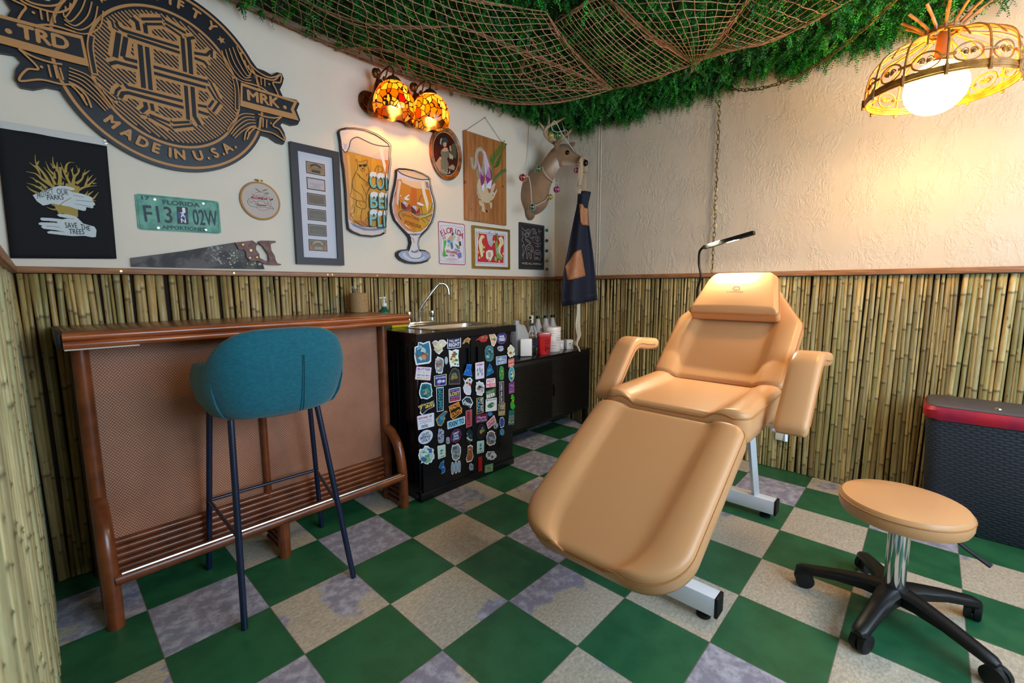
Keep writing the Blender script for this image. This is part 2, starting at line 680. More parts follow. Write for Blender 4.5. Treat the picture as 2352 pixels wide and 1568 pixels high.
def bamboo(parent, axis, depth, sgn, a0, a1, pal, seed, tilt, name='bamboo_cladding', rad=(0.0065, 0.0125), ztop=1.2, n=8):
    rnd = random.Random(seed)
    mb = MB()
    mb.cols = []
    a = a0
    while a < a1:
        r = rnd.uniform(*rad) if rnd.random() < 0.8 else rnd.uniform(rad[0] * 0.8, rad[0] * 1.1)
        a += r
        tl = rnd.gauss(0, 0.006) + tilt(a)
        col = np.array(pal[rnd.randrange(len(pal))]) * rnd.uniform(0.68, 1.12)
        rings = [(0.004, 1.0, 1.0)]
        z = rnd.uniform(0.03, 0.2)
        while z < ztop - 0.012:
            rings += [(z - 0.010, 1.0, 1.0), (z - 0.0035, 1.03, 0.62), (z, 1.15, 0.30), (z + 0.0035, 1.02, 0.7), (z + 0.009, 1.0, 1.22)]
            z += rnd.uniform(0.14, 0.38)
        rings.append((ztop - 0.002, 1.0, 1.0))
        d = depth + sgn * rnd.uniform(0.0, 0.006)
        o = len(mb.v)
        bend = rnd.gauss(0, 0.004)
        for zz, rs, cf in rings:
            t = zz / ztop
            ca = a + tl * (t - 0.5) * 2 + bend * math.sin(PI * t)
            for j in range(n):
                an = 2 * PI * j / n
                p, q = ca + r * rs * math.cos(an), d + r * rs * math.sin(an)
                mb.v.append((p, q, zz) if axis == 'x' else (q, p, zz))
                mb.cols.append((*(col * cf), 1.0))
        for i in range(len(rings) - 1):
            for j in range(n):
                j2 = (j + 1) % n
                mb.f.append((o + i * n + j, o + i * n + j2, o + (i + 1) * n + j2, o + (i + 1) * n + j))
                mb.m.append(0)
        mb.f.append(tuple(o + (len(rings) - 1) * n + j for j in range(n)))
        mb.m.append(0)
        a += r * 0.80
    ob = mb.build(name, M_BAM, parent, sharp=0)
    wr = MB()
    for zz in (0.16, 0.60, 1.055):
        pts = []
        k = 0
        x = a0
        while x < a1:
            q = depth - (0.0145 if k % 2 else 0.006) * (1 if sgn < 0 else -1) * (1 if axis == 'x' else 1)
            pts.append((x, q, zz + rnd.gauss(0, .0015)) if axis == 'x' else (q, x, zz + rnd.gauss(0, .0015)))
            x += 0.011
            k += 1
        wr.tube(pts, 0.0006, 4)
    wr.build('tie_wire', M_WIRE, ob)
    return ob


def tilt_a(x):
    return 0.007 if x < -0.85 else (0.003 if x < -0.4 else 0.0)


bk = MB().box(-1.15, 2.04, 1.379, 1.384, 0, 1.2).build('cladding_backing', M_GAP, wall_back)
bamboo(wall_back, 'x', 1.366, 1, -1.14, 2.03, PAL, 3, lambda x: -tilt_a(x))
MB().box(2.036, 2.044, YF, 1.384, 0, 1.2).build('cladding_backing', M_GAP, wall_right)
bamboo(wall_right, 'y', 2.019, 1, -1.75, 1.36, PALG, 5, lambda y: 0.0)
MB().box(XL + .001, XL + 0.006, -1.9, 1.384, 0, 1.2).build('cladding_backing', M_GAP, wall_left)
bamboo(wall_left, 'y', -1.146, -1, -0.60, 1.35, [tuple(0.62 * c + e for c, e in zip(p, (0.31, 0.33, 0.20))) for p in PALG], 9, lambda y: 0.0, rad=(0.009, 0.013))


# greenery hung from the ceiling
def foliage():
    rng = np.random.default_rng(5)
    n_leaf = 22
    pts, dirs, lens, cols = [], [], [], []
    greens = np.array([lin(h)[:3] for h in ('#10611a', '#1a7a20', '#0c5016', '#278a27', '#38982d', '#0b4518', '#176a30')])

    def addn(k, xs_, ys_, zs_, down, ln):
        d = rng.normal(0, 1, (k, 3))
        d[:, 2] = -np.abs(d[:, 2]) * down - 0.25
        d /= np.linalg.norm(d, axis=1)[:, None]
        pts.append(np.stack([xs_, ys_, zs_], 1))
        dirs.append(d)
        lens.append(rng.uniform(ln[0], ln[1], k))
        cols.append(greens[rng.integers(0, len(greens), k)] * rng.uniform(0.7, 1.35, (k, 1)))

    k = 8200
    xs_ = rng.uniform(-0.95, 2.02, k)
    ys_ = rng.uniform(-1.22, 1.335, k)
    addn(k, xs_, ys_, np.full(k, 2.445) - rng.uniform(0, 0.03, k), 0.7, (0.05, 0.11))
    # hanging fringe along the right wall, in clumps
    k = 620
    cy = rng.uniform(-1.0, 1.3, 46)
    yy = cy[rng.integers(0, 46, k)] + rng.normal(0, 0.028, k)
    yy = np.clip(yy, -1.15, 1.36)
    addn(k, rng.uniform(1.95, 2.03, k), yy, rng.uniform(2.40, 2.445, k), 2.6, (0.06, 0.12))
    # a few stray tips over the back wall
    k = 22
    addn(k, rng.uniform(-0.8, 1.5, k), rng.uniform(1.33, 1.372, k), rng.uniform(2.42, 2.44, k), 2.0, (0.05, 0.10))
    near_wall = np.concatenate(pts)[:, 1] > 1.2
    lens = [np.where(near_wall, 0.55, 1.0) * np.concatenate(lens)]
    P, D, L, C = np.concatenate(pts), np.concatenate(dirs), np.concatenate(lens), np.concatenate(cols)
    K = len(P)
    side = np.cross(D, rng.normal(0, 1, (K, 3)))
    side /= np.linalg.norm(side, axis=1)[:, None]
    nor = np.cross(side, D)
    vs = np.zeros((K, n_leaf, 4, 3))
    for i in range(n_leaf):
        t = 0.12 + 0.88 * (i // 2) / (n_leaf // 2)
        sg = 1 if i % 2 else -1
        droop = np.zeros((K, 3))
        droop[:, 2] = -0.25 * L * t * t
        b = P + D * (L * t)[:, None] + droop
        ll = (0.0165 * (1.15 - 0.7 * t)) * rng.uniform(0.8, 1.25, K)
        dr = side * sg * 0.8 + D * 0.55 + nor * rng.normal(0, 0.45, (K, 1))
        dr /= np.linalg.norm(dr, axis=1)[:, None]
        wv = np.cross(dr, nor)
        wv /= np.linalg.norm(wv, axis=1)[:, None] + 1e-9
        vs[:, i, 0] = b
        vs[:, i, 1] = b + dr * (ll * 0.55)[:, None] + wv * (ll * 0.26)[:, None]
        vs[:, i, 2] = b + dr * ll[:, None]
        vs[:, i, 3] = b + dr * (ll * 0.55)[:, None] - wv * (ll * 0.26)[:, None]
    vs[..., 0] = np.minimum(vs[..., 0], XR - 0.003)
    vs[..., 1] = np.minimum(vs[..., 1], YB - 0.003)
    vs[..., 2] = np.minimum(vs[..., 2], ZC - 0.004)
    vs = vs.reshape(-1, 3)
    nq = K * n_leaf
    me = bpy.data.meshes.new('artificial_foliage')
    me.vertices.add(len(vs))
    me.vertices.foreach_set('co', (vs - np.array([0.5, 0, 2.4])).ravel())
    me.loops.add(nq * 4)
    me.loops.foreach_set('vertex_index', np.arange(nq * 4))
    me.polygons.add(nq)
    me.polygons.foreach_set('loop_start', np.arange(0, nq * 4, 4))
    me.update(calc_edges=True)
    at = me.color_attributes.new('Col', 'FLOAT_COLOR', 'POINT')
    cc = np.repeat(C, n_leaf * 4, axis=0)
    at.data.foreach_set('color', np.concatenate([cc, np.ones((len(cc), 1))], 1).astype(np.float32).ravel())
    n = NT('plastic_fern_leaf')
    n.set(Base_Color=n.attr('Col').outputs['Color'], Roughness=0.45)
    n.b.inputs['Specular IOR Level'].default_value = 0.35
    me.materials.append(n.mat)
    o = bpy.data.objects.new('artificial_foliage', me)
    COL.objects.link(o)
    o.location = (0.5, 0, 2.4)
    ROOT[o.name] = V((0.5, 0, 2.4))
    tag(o, 'dense green artificial fern foliage covering the ceiling behind the net', 'foliage', kind='stuff')
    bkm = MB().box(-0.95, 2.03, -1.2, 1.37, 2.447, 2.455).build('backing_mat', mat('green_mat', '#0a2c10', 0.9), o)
    return o


foliage()


# fishing net slung below the greenery
def Q(u, v, z):
    return bpix(u, v, 2, z)


def along(pts, t):
    """point at parameter t on a smooth curve through pts"""
    n = len(pts) - 1
    x = min(max(t, 0.0), 1.0) * n
    i = min(int(x), n - 1)
    f = x - i
    p0, p1, p2, p3 = pts[max(i - 1, 0)], pts[i], pts[i + 1], pts[min(i + 2, n)]
    return 0.5 * (2 * p1 + (p2 - p0) * f + (2 * p0 - 5 * p1 + 4 * p2 - p3) * f * f + (3 * p1 - p0 - 3 * p2 + p3) * f ** 3)


def net_patch(mb, bot, top, left, right, nu, nv, sag, rnd, bundles=((0, 8), (1, 5), (2, 0), (3, 0)), r=0.0019):
    bot, top, left, right = [[V(p) for p in e] for e in (bot, top, left, right)]

    def S(u, v):
        b, t, l, rr = along(bot, u), along(top, u), along(left, v), along(right, v)
        p = b * (1 - v) + t * v + l * (1 - u) + rr * u
        p -= bot[0] * ((1 - u) * (1 - v)) + bot[-1] * (u * (1 - v)) + top[0] * ((1 - u) * v) + top[-1] * (u * v)
        p.z -= sag * math.sin(PI * u) * math.sin(PI * v)
        p.z = min(p.z, ZC - 0.02)
        p.y = min(p.y, YB - 0.006)
        return p
    ph = [rnd.uniform(0, 6.28) for _ in range(6)]

    def W(u, v):
        return S(u + 0.006 * math.sin(9 * v + ph[0]) * math.sin(PI * u) + 0.0035 * math.sin(31 * v + 17 * u + ph[1]),
                 v + 0.012 * math.sin(8 * u + ph[2]) * math.sin(PI * v) + 0.005 * math.sin(37 * u + 11 * v + ph[3]))
    for i in range(nu + 1):
        u = i / nu
        mb.tube([W(u, k / (nv * 2)) for k in range(nv * 2 + 1)], r, 4, cap=False)
    for j in range(nv + 1):
        v = j / nv
        mb.tube([W(k / (nu * 2), v) for k in range(nu * 2 + 1)], r, 4, cap=False)
    for i in range(0, nu + 1):
        for j in range(0, nv + 1):
            if (i + j) % 2 == 0:
                mb.ball(W(i / nu, j / nv), 0.0026, 6)
    for e, k in bundles:
        ed = (bot, right, top, left)[e]
        for _ in range(k):
            j = [V((rnd.gauss(0, .007), rnd.gauss(0, .007), rnd.gauss(0, .006))) for _ in range(9)]
            pp = []
            for q in range(25):
                p = along(ed, q / 24) + along(j, q / 24) * math.sin(PI * q / 24)
                p.y = min(p.y, YB - 0.006)
                pp.append(p)
            mb.tube(pp, r, 4, cap=False)


def fishing_net():
    rnd = random.Random(11)
    mb = MB()
    b1 = [Q(515, -8, 2.42), Q(640, 68, 2.42), Q(760, 121, 2.415), Q(900, 166, 2.40), Q(1020, 202, 2.385), Q(1150, 233, 2.35), Q(1250, 238, 2.33), Q(1340, 224, 2.34), Q(1408, 204, 2.37)]
    r1_ = [Q(1408, 204, 2.37), Q(1345, 150, 2.36), Q(1290, 85, 2.37), Q(1254, 27, 2.385)]
    t1 = [Q(560, -330, 2.41), Q(700, -210, 2.37), Q(860, -110, 2.36), Q(1010, -30, 2.36), Q(1120, 6, 2.37), Q(1254, 27, 2.385)]
    l1 = [Q(515, -8, 2.42), Q(520, -120, 2.40), Q(540, -230, 2.40), Q(560, -330, 2.41)]
    net_patch(mb, b1, t1, l1, r1_, 32, 17, 0.05, rnd, ((0, 14), (1, 6), (2, 4), (3, 0)))
    # loose gathers: a fold across the middle and the doubled corner
    for a, b, c, kk in ((Q(690, 0, 2.36), Q(850, 60, 2.33), Q(1060, 60, 2.34), 7), (Q(1060, 60, 2.34), Q(1200, 120, 2.33), Q(1408, 204, 2.37), 6),
                        (Q(740, 120, 2.40), Q(900, 120, 2.37), Q(1110, 205, 2.36), 7)):
        for _ in range(kk):
            j = V((rnd.gauss(0, .014), rnd.gauss(0, .014), rnd.gauss(0, .006)))
            mb.tube([along([a, b + j, c], t / 20) for t in range(21)], 0.0015, 4, cap=False)
    net_patch(mb, [Q(1190, 190, 2.36), Q(1260, 205, 2.345), Q(1340, 208, 2.35), Q(1408, 204, 2.37)], [Q(1219, 88, 2.39), Q(1270, 120, 2.38), Q(1340, 160, 2.375), Q(1400, 198, 2.372)],
              [Q(1190, 190, 2.36), Q(1205, 140, 2.375), Q(1219, 88, 2.39)], [Q(1408, 204, 2.37), Q(1404, 201, 2.371), Q(1400, 198, 2.372)], 16, 7, 0.0, rnd, ((3, 5), (0, 2)))
    net_patch(mb, [Q(1408, 204, 2.37), Q(1470, 190, 2.35), Q(1530, 170, 2.355), Q(1592, 148, 2.38)], [Q(1258, 62, 2.40), Q(1300, 35, 2.39), Q(1345, 8, 2.39), Q(1392, -8, 2.40)],
              [Q(1408, 204, 2.37), Q(1340, 140, 2.375), Q(1258, 62, 2.40)], [Q(1592, 148, 2.38), Q(1487, 77, 2.36), Q(1392, -8, 2.40)], 17, 10, 0.03, rnd, ((0, 7), (2, 6), (1, 8)))
    net_patch(mb, [Q(1592, 150, 2.38), Q(1540, 110, 2.36), Q(1487, 77, 2.355), Q(1392, -8, 2.39), Q(1330, -80, 2.40)], [Q(1600, 150, 2.38), Q(1640, 107, 2.36), Q(1680, 52, 2.36), Q(1717, -2, 2.39), Q(1760, -80, 2.40)],
              [Q(1592, 150, 2.38), Q(1596, 151, 2.38), Q(1600, 150, 2.38)], [Q(1330, -80, 2.40), Q(1540, -110, 2.36), Q(1760, -80, 2.40)], 17, 13, 0.02, rnd, ((0, 8), (2, 8)))
    net_patch(mb, [Q(1600, 140, 2.38), Q(1700, 112, 2.36), Q(1774, 92, 2.36), Q(1850, 57, 2.37), Q(1965, -6, 2.39)], [Q(1602, 138, 2.38), Q(1640, 100, 2.39), Q(1680, 50, 2.395), Q(1717, -2, 2.40), Q(1740, -60, 2.40)],
              [Q(1600, 140, 2.38), Q(1601, 139, 2.38), Q(1602, 138, 2.38)], [Q(1965, -6, 2.39), Q(1850, -40, 2.40), Q(1740, -60, 2.40)], 13, 12, 0.02, rnd, ((0, 7), (2, 3)))
    for t in range(7):
        p = Q(1594, 150, 2.38)
        mb.tube([p, p + V((rnd.gauss(0, .006), rnd.gauss(0, .006), -.02)), p + V((rnd.gauss(0, .012), rnd.gauss(0, .012), -.035))], 0.0014, 4)
    return mb.build('fishing_net', mat('net_twine', '#b98f6c', 0.85, col2='#9a7454', scale=60), label='brown twine fishing net draped in swags under the green ceiling', cat='net', sharp=0)


fishing_net()

# ============================================================ BAR
M_WOOD = mat('rattan_pole', '#824322', 0.30, col2='#5c2c15', scale=12, stretch=(1, 1, 1), bump=0.05, coat=0.35, lo=0.3, hi=0.75)
M_EDGE = mat('counter_edge_wood', '#b4602f', 0.26, col2='#85401f', scale=16, stretch=(0.25, 3, 3), coat=0.5)
M_LAM = mat('brown_laminate', '#8a563a', 0.30, col2='#7a4a32', scale=40, coat=0.15)
M_BLK = mat('black_plastic', '#0d0d0f', 0.42)
M_CHROME = mat('chrome', '#d8dade', 0.09, 1.0)
M_STEEL = mat('brushed_steel', '#b9b5ae', 0.24, 1.0)


def cane_material():
    n = NT('woven_cane')
    sp = n.node('ShaderNodeSeparateXYZ')
    n.put(sp.inputs[0], n.obj())
    row = n.math('FLOOR', n.math('DIVIDE', sp.outputs[2], 0.0058))
    sh = n.math('MULTIPLY', n.math('FLOORED_MODULO', row, 2.0), 0.5)
    fx = n.math('FRACT', n.math('ADD', n.math('DIVIDE', sp.outputs[0], 0.0095), sh))
    fz = n.math('FRACT', n.math('DIVIDE', sp.outputs[2], 0.0058))
    dx = n.math('ABSOLUTE', n.math('SUBTRACT', fx, 0.5))
    dz = n.math('ABSOLUTE', n.math('SUBTRACT', fz, 0.5))
    d = n.math('SQRT', n.math('ADD', n.math('MULTIPLY', dx, dx), n.math('MULTIPLY', dz, n.math('MULTIPLY', dz, 0.8))))
    dot = n.step(d, 0.36, 0.16)
    big = n.step(n.noise(n.obj(), 4, 4), 0.3, 0.7)
    dark = n.mix(big, lin('#834c32'), lin('#96593e'))
    lite = n.mix(big, lin('#c29274'), lin('#d6ab8c'))
    n.bump(dot, 0.35, 0.002)
    return n.set(Base_Color=n.mix(dot, dark, lite), Roughness=0.55)


bar = thing('bar', 'low rattan bar with woven cane front and wooden counter', 'bar', (-0.42, 1.12, 0))
b = MB()
b.box(-1.038, 0.205, 0.905, 1.335, 0.962, 1.005, 0, 0.002)
b.build('countertop', M_LAM, bar)
b = MB()
for z_, r_ in ((0.9935, 0.0135), (0.9685, 0.0135)):
    b.tube([(-1.042, 0.903, z_), (0.213, 0.903, z_)], r_, 14)
    b.tube([(0.206, 0.905, z_), (0.206, 1.335, z_)], r_ * 0.95, 14)
b.build('edge_trim', M_EDGE, bar, label='glossy orange brown double pole edge of the counter')
MB().box(-1.056, -1.036, 0.915, 1.335, 0.955, 1.005, 0, 0.003).build('end_cap', M_BLK, bar, label='black end of the counter')
MB().box(-1.04, -0.86, 0.897, 0.909, 0.952, 0.956).build('edge_strip', mat('pale_strip', '#c9c2b4', 0.5), bar, label='pale strip under the counter edge')
PX_ = (-1.0, 0.142)
for x_ in PX_:
    b = MB().cyl((x_, 1.045, 0), (x_, 1.045, 0.965), 0.0235, n=18)
    b.build('post', M_WOOD, bar)
MB().box(-0.985, 0.125, 1.06, 1.078, 0.19, 0.962).build('front_panel', cane_material(), bar, label='panel of woven tan cane')
MB().cyl((-0.452, 1.055, 0.21), (-0.452, 1.055, 0.963), 0.0155, n=14).build('centre_pole', M_WOOD, bar)
for k in range(5):
    z_ = 0.226 - 0.026 * k
    MB().tube([(-0.985, 1.052, z_), (0.128, 1.052, z_)], 0.0128, 12).build('slat', M_WOOD, bar)
for x_ in PX_:
    p = resample([(x_, 1.03, 0.395), (x_, 0.985, 0.378), (x_, 0.93, 0.315), (x_, 0.900, 0.21), (x_, 0.893, 0.1), (x_, 0.893, 0.0)])
    MB().tube(p, 0.0245, 16).build('curved_leg', M_WOOD, bar)
MB().cyl((-0.452, 0.893, 0), (-0.452, 0.893, 0.155), 0.0235, n=16).build('middle_leg', M_WOOD, bar)
for x_ in (-0.995, -0.452, 0.137):
    b = MB()
    for k in range(4):
        b.tube([(x_, 0.905, 0.022 + 0.030 * k), (x_, 1.075, 0.022 + 0.030 * k)], 0.0145, 10)
    b.build('foot_panel', M_WOOD, bar)
fr = MB().tube([(-0.99, 0.888, 0.168), (0.135, 0.888, 0.168)], 0.0215, 16).build('foot_rail', M_WOOD, bar)
MB().tube([(-0.972, 0.879, 0.1865), (0.118, 0.879, 0.1865)], 0.0058, 8).build('metal_strip', M_STEEL, fr)
MB().box(-0.98, 0.12, 1.09, 1.30, 0.945, 0.962).build('counter_rail', M_WOOD, bar)
for x_ in PX_:
    MB().cyl((x_, 1.30, 0), (x_, 1.30, 0.962), 0.0225, n=14).build('rear_post', M_WOOD, bar)

# cup with pens, on the counter
cup = thing('pen_cup', 'tan cork cup holding grey pens on the wooden bar counter', 'cup', (0.140, 1.27, 1.0055))
M_CORK = mat('cork', '#b08d5f', 0.8, col2='#9b7a4e', scale=160, bump=0.2, bscale=220)
b = MB().lathe([(0.0, 0), (0.046, 0), (0.049, 0.003), (0.049, 0.105), (0.045, 0.107), (0.044, 0.012), (0.0, 0.012)], (0.140, 1.27, 1.0055), 28)
b.build('cup_body', M_CORK, cup)
for dx, dy, lx, ly, h_ in ((-.02, .01, -.026, .02, .145), (-.012, .02, -.02, .026, .138), (0.0, .018, -.006, .028, .13), (-.024, 0, -.03, 0.0, .132)):
    MB().cyl((0.14 + dx * .4, 1.27 + dy * .4, 1.02), (0.14 + lx, 1.27 + ly, 1.0055 + h_), 0.0036, n=8).build('pen', mat('grey_pen', '#6a6862', 0.4), cup)

# ============================================================ BAR STOOL
SX, SY = -0.492, 0.80
M_TEAL = mat('teal_fabric', '#056a7d', 0.85, col2='#055a6c', scale=70, stretch=(1, 1, 3), bump=0.25, bscale=420, sheen=0.25, lo=0.3, hi=0.7)
M_TEALD = mat('teal_stitch', '#083f4c', 0.8)
M_NAVY = mat('dark_blue_metal', '#0f1c38', 0.32, coat=0.3)
stool = thing('bar_stool', 'teal upholstered bar stool with thin black metal legs at the bar', 'stool', (SX, SY, 0))
RZ = math.radians(-3)


def sl(x, y, z):
    c_, s_ = math.cos(RZ), math.sin(RZ)
    return (SX + x * c_ - y * s_, SY + x * s_ + y * c_, z)


def shell(th0, th1, nt, prof, ztop, thick, rx, ry, zb=0.69):
    """curved upholstered shell; angle 0 is the back (-y)."""
    rows = []
    for i in range(nt + 1):
        th = th0 + (th1 - th0) * i / nt
        e = min(i, nt - i) / nt
        zt = ztop(th)
        out, inn = [], []
        tk = thick * min(1.0, 0.03 + e * 9)
        sx_, cx_ = math.sin(th), math.cos(th)
        for t, rs in prof:
            z_ = zb + (zt - zb) * t
            ex = abs(sx_) ** 0.62 * (1 if sx_ > 0 else -1)
            ey = abs(cx_) ** 0.62 * (1 if cx_ > 0 else -1)
            out.append((rx * rs * ex, -ry * rs * ey, z_))
            inn.append(((rx * rs - tk) * ex, -(ry * rs - tk) * ey, z_))
        # rounded lip on top, flat underneath
        lip = []
        for k in range(1, 6):
            a = PI * k / 6
            o_, i_ = V(out[-1]), V(inn[-1])
            c_ = (o_ + i_) / 2
            lip.append(tuple(c_ + (o_ - c_) * math.cos(a) + V((0, 0, tk * 0.42 * math.sin(a)))))
        rows.append(out + lip + inn[::-1])
    mb = MB()
    k = len(rows[0])
    vs = [sl(*p) for r in rows for p in r]
    fs = []
    for i in range(nt):
        for j in range(k):
            j2 = (j + 1) % k
            fs.append((i * k + j, i * k + j2, (i + 1) * k + j2, (i + 1) * k + j))
    fs.append(tuple(range(k)))
    fs.append(tuple(nt * k + j for j in range(k - 1, -1, -1)))
    return mb.add(vs, fs)


BP = [(0.0, 0.70), (0.025, 0.76), (0.07, 0.81), (0.14, 0.85), (0.3, 0.905), (0.55, 0.97), (0.75, 1.0), (0.9, 1.0), (1.0, 0.98)]
bk = shell(-1.28, 1.28, 40, BP, lambda t: 0.985 - 0.115 * (abs(t) / 1.28) ** 2.4, 0.052, 0.245, 0.235)
back = bk.build('backrest', M_TEAL, stool)
sm = MB()
for dx in (-0.0042, 0.0042):
    pts = []
    for t, rs in [(0.02, 0.75), (0.07, 0.81), (0.14, 0.85), (0.3, 0.905), (0.55, 0.97), (0.74, 1.0)]:
        pts.append(sl(0.048 + dx * (1.2 - 0.9 * t), -0.2345 * rs - 0.0005, 0.69 + 0.295 * t))
    sm.tube(resample(pts), 0.0013, 6)
sm.build('seam', M_TEALD, back)
arms = MB()
for s_ in (-1, 1):
    a0, a1 = (0.98, 2.15) if s_ > 0 else (-2.15, -0.98)
    g = shell(a0, a1, 16, [(0.0, 0.74), (0.08, 0.86), (0.3, 0.95), (0.6, 1.0), (0.85, 1.0), (1.0, 0.97)],
              lambda t: 0.875 - 0.03 * max(0, abs(t) - 1.2), 0.05, 0.247, 0.215)
    g.build('armrest', M_TEAL, stool)
b = MB()
prof = [(0.0, 0.675), (0.14, 0.677), (0.175, 0.69), (0.19, 0.72), (0.19, 0.77), (0.175, 0.79), (0.12, 0.80), (0.0, 0.803)]
vs, fs = [], []
b.lathe([(r_, z_) for r_, z_ in prof], (0, 0.0, 0), 28, sx=1.05, sy=0.98)
b.v = [sl(p[0], p[1] + 0.005, p[2]) for p in b.v]
b.build('seat', M_TEAL, stool)
LEG = [((-0.672, 0.655, 0.70), (-0.705, 0.560, 0)), ((-0.388, 0.638, 0.70), (-0.322, 0.545, 0)),
       ((-0.668, 0.94, 0.70), (-0.700, 1.030, 0)), ((-0.300, 0.93, 0.70), (-0.243, 1.010, 0))]


def on_leg(k, z_):
    a, c_ = V(LEG[k][0]), V(LEG[k][1])
    return a + (c_ - a) * ((0.70 - z_) / 0.70)


for a, c_ in LEG:
    MB().tube([a, c_], 0.0105, 12).build('leg', M_NAVY, stool)
for i, j in ((2, 3), (2, 0), (3, 1)):
    MB().tube([on_leg(i, 0.305), on_leg(j, 0.305)], 0.0068, 10).build('stretcher', M_NAVY, stool)

# ============================================================ BLACK CABINET UNDER THE BOTTLES
M_BLKM = mat('black_metal', '#08080a', 0.46)
M_TOPG = mat('black_gloss_top', '#0c0d11', 0.16)
low = thing('tambour_cabinet', 'low black cabinet with ribbed sliding doors in the corner', 'cabinet', (1.475, 1.15, 0))
MB().box(0.985, 1.985, 0.965, 1.335, 0.145, 0.632, 0, 0.003).build('body', M_BLKM, low)
MB().box(0.978, 1.99, 0.955, 1.338, 0.632, 0.645, 0, 0.002).build('top', M_TOPG, low)
for a, c_ in ((1.0, 1.484), (1.488, 1.972)):
    b = MB()
    z_ = 0.165
    while z_ < 0.60:
        b.box(a, c_, 0.9615, 0.968, z_, z_ + 0.0088, 0, 0.0012, 1)
        z_ += 0.0105
    d = b.build('sliding_door', M_BLKM, low)
    if a > 1.3:
        MB().box(1.495, 1.517, 0.945, 0.960, 0.335, 0.425, 0, 0.006).build('handle', M_BLK, d)
for x_ in (1.01, 1.965):
    for y_ in (0.99, 1.31):
        MB().box(x_ - .018, x_ + .018, y_ - .018, y_ + .018, 0, 0.146).build('leg', M_BLKM, low)
b = MB()
for x_ in (1.478, 1.497):
    b.cyl((x_, 0.957, 0.620), (x_, 0.953, 0.620), 0.003, n=8)
b.build('pin', M_CHROME, low)

# ============================================================ SINK CABINET
M_CAB = mat('black_resin', '#0b0e14', 0.25, bump=0.05, bscale=300)
M_GRAN = mat('dark_marble_top', '#2a1d15', 0.20, col2='#7a5b43', scale=14, detail=6, lo=0.5, hi=0.68)
CY = 0.853
sink = thing('sink_cabinet', 'black resin sink cabinet covered in stickers beside the bar', 'cabinet', (0.585, 1.1, 0))
MB().box(0.228, 0.945, 0.868, 1.335, 0.0, 0.872, 0, 0.006).build('body', M_CAB, sink)
b = MB()
hx0, hx1, hy0, hy1 = 0.40, 0.885, 0.935, 1.215
for q in ((0.214, hx0, 0.842, 1.342), (hx1, 0.957, 0.842, 1.342), (hx0, hx1, 0.842, hy0), (hx0, hx1, hy1, 1.342)):
    b.box(q[0], q[1], q[2], q[3], 0.866, 0.9055)
# rounded front corners
b.build('counter_rim', M_CAB, sink)
b = MB()
for q in ((0.224, hx0, 0.852, 1.332), (hx1, 0.947, 0.852, 1.332), (hx0, hx1, 0.852, hy0), (hx0, hx1, hy1, 1.332)):
    b.box(q[0], q[1], q[2], q[3], 0.9055, 0.9085)
b.build('counter_surface', M_GRAN, sink)


def rrect(x0, x1, y0, y1, r, n=6):
    p = []
    for cx_, cy_, a0 in ((x1 - r, y1 - r, 0), (x0 + r, y1 - r, PI / 2), (x0 + r, y0 + r, PI), (x1 - r, y0 + r, 1.5 * PI)):
        for k in range(n + 1):
            a = a0 + PI / 2 * k / n
            p.append((cx_ + r * math.cos(a), cy_ + r * math.sin(a)))
    return p


b = MB()
rings = []
for inset, z_, rr in ((-0.022, 0.909, 0.05), (-0.020, 0.913, 0.05), (0.0, 0.913, 0.045), (0.010, 0.905, 0.045), (0.022, 0.80, 0.05), (0.05, 0.772, 0.05)):
    rings.append([(x, y, z_) for x, y in rrect(hx0 + inset, hx1 - inset, hy0 + inset, hy1 - inset, rr)])
k = len(rings[0])
fs = []
for i in range(len(rings) - 1):
    for j in range(k):
        fs.append((i * k + j, i * k + (j + 1) % k, (i + 1) * k + (j + 1) % k, (i + 1) * k + j))
fs.append(tuple((len(rings) - 1) * k + j for j in range(k)))
b.add([p for r_ in rings for p in r_], fs)
b.build('basin', M_STEEL, sink)
# doors with shallow ribs and grip recesses
for a, c_, g0, g1 in ((0.240, 0.583, 0.528, 0.572), (0.589, 0.935, 0.600, 0.644)):
    b = MB()
    zt, zb_ = 0.862, 0.052
    b.box(a, g0, CY, 0.870, 0.66, zt)
    b.box(g1, c_, CY, 0.870, 0.66, zt)
    b.box(g0, g1, CY, 0.870, 0.80, zt)
    b.box(a, c_, CY, 0.870, zb_, 0.66)
    b.box(g0, g1, 0.866, 0.870, 0.66, 0.80)
    wd = c_ - a
    for t in (0.30, 0.36, 0.62, 0.68):
        b.box(a + wd * t - 0.0035, a + wd * t + 0.0035, CY - 0.0025, CY + 0.002, 0.15, 0.80, 0, 0.002, 1)
    b.box(a + wd * 0.30, a + wd * 0.94 if a < 0.4 else a + wd * 0.86, CY - 0.003, CY + 0.002, 0.122, 0.128, 0, 0.002, 1)
    dr = b.build('door', M_CAB, sink)
MB().box(0.222, 0.950, 0.851, 0.9, 0.0, 0.05, 0, 0.006).build('plinth', M_CAB, sink)
b = MB()
for y_ in (0.90, 0.945, 1.04, 1.085, 1.20):
    b.box(0.2235, 0.2285, y_ - 0.003, y_ + 0.003, 0.10, 0.83, 0, 0.001, 1)
b.build('side_groove', M_CAB, sink)
for y_, z_ in ((0.97, 0.68), (1.12, 0.69), (0.965, 0.56), (1.1, 0.32), (0.96, 0.44)):
    MB().cyl((0.2285, y_, z_), (0.2262, y_, z_), 0.0042, n=10).build('screw', M_CHROME, sink)

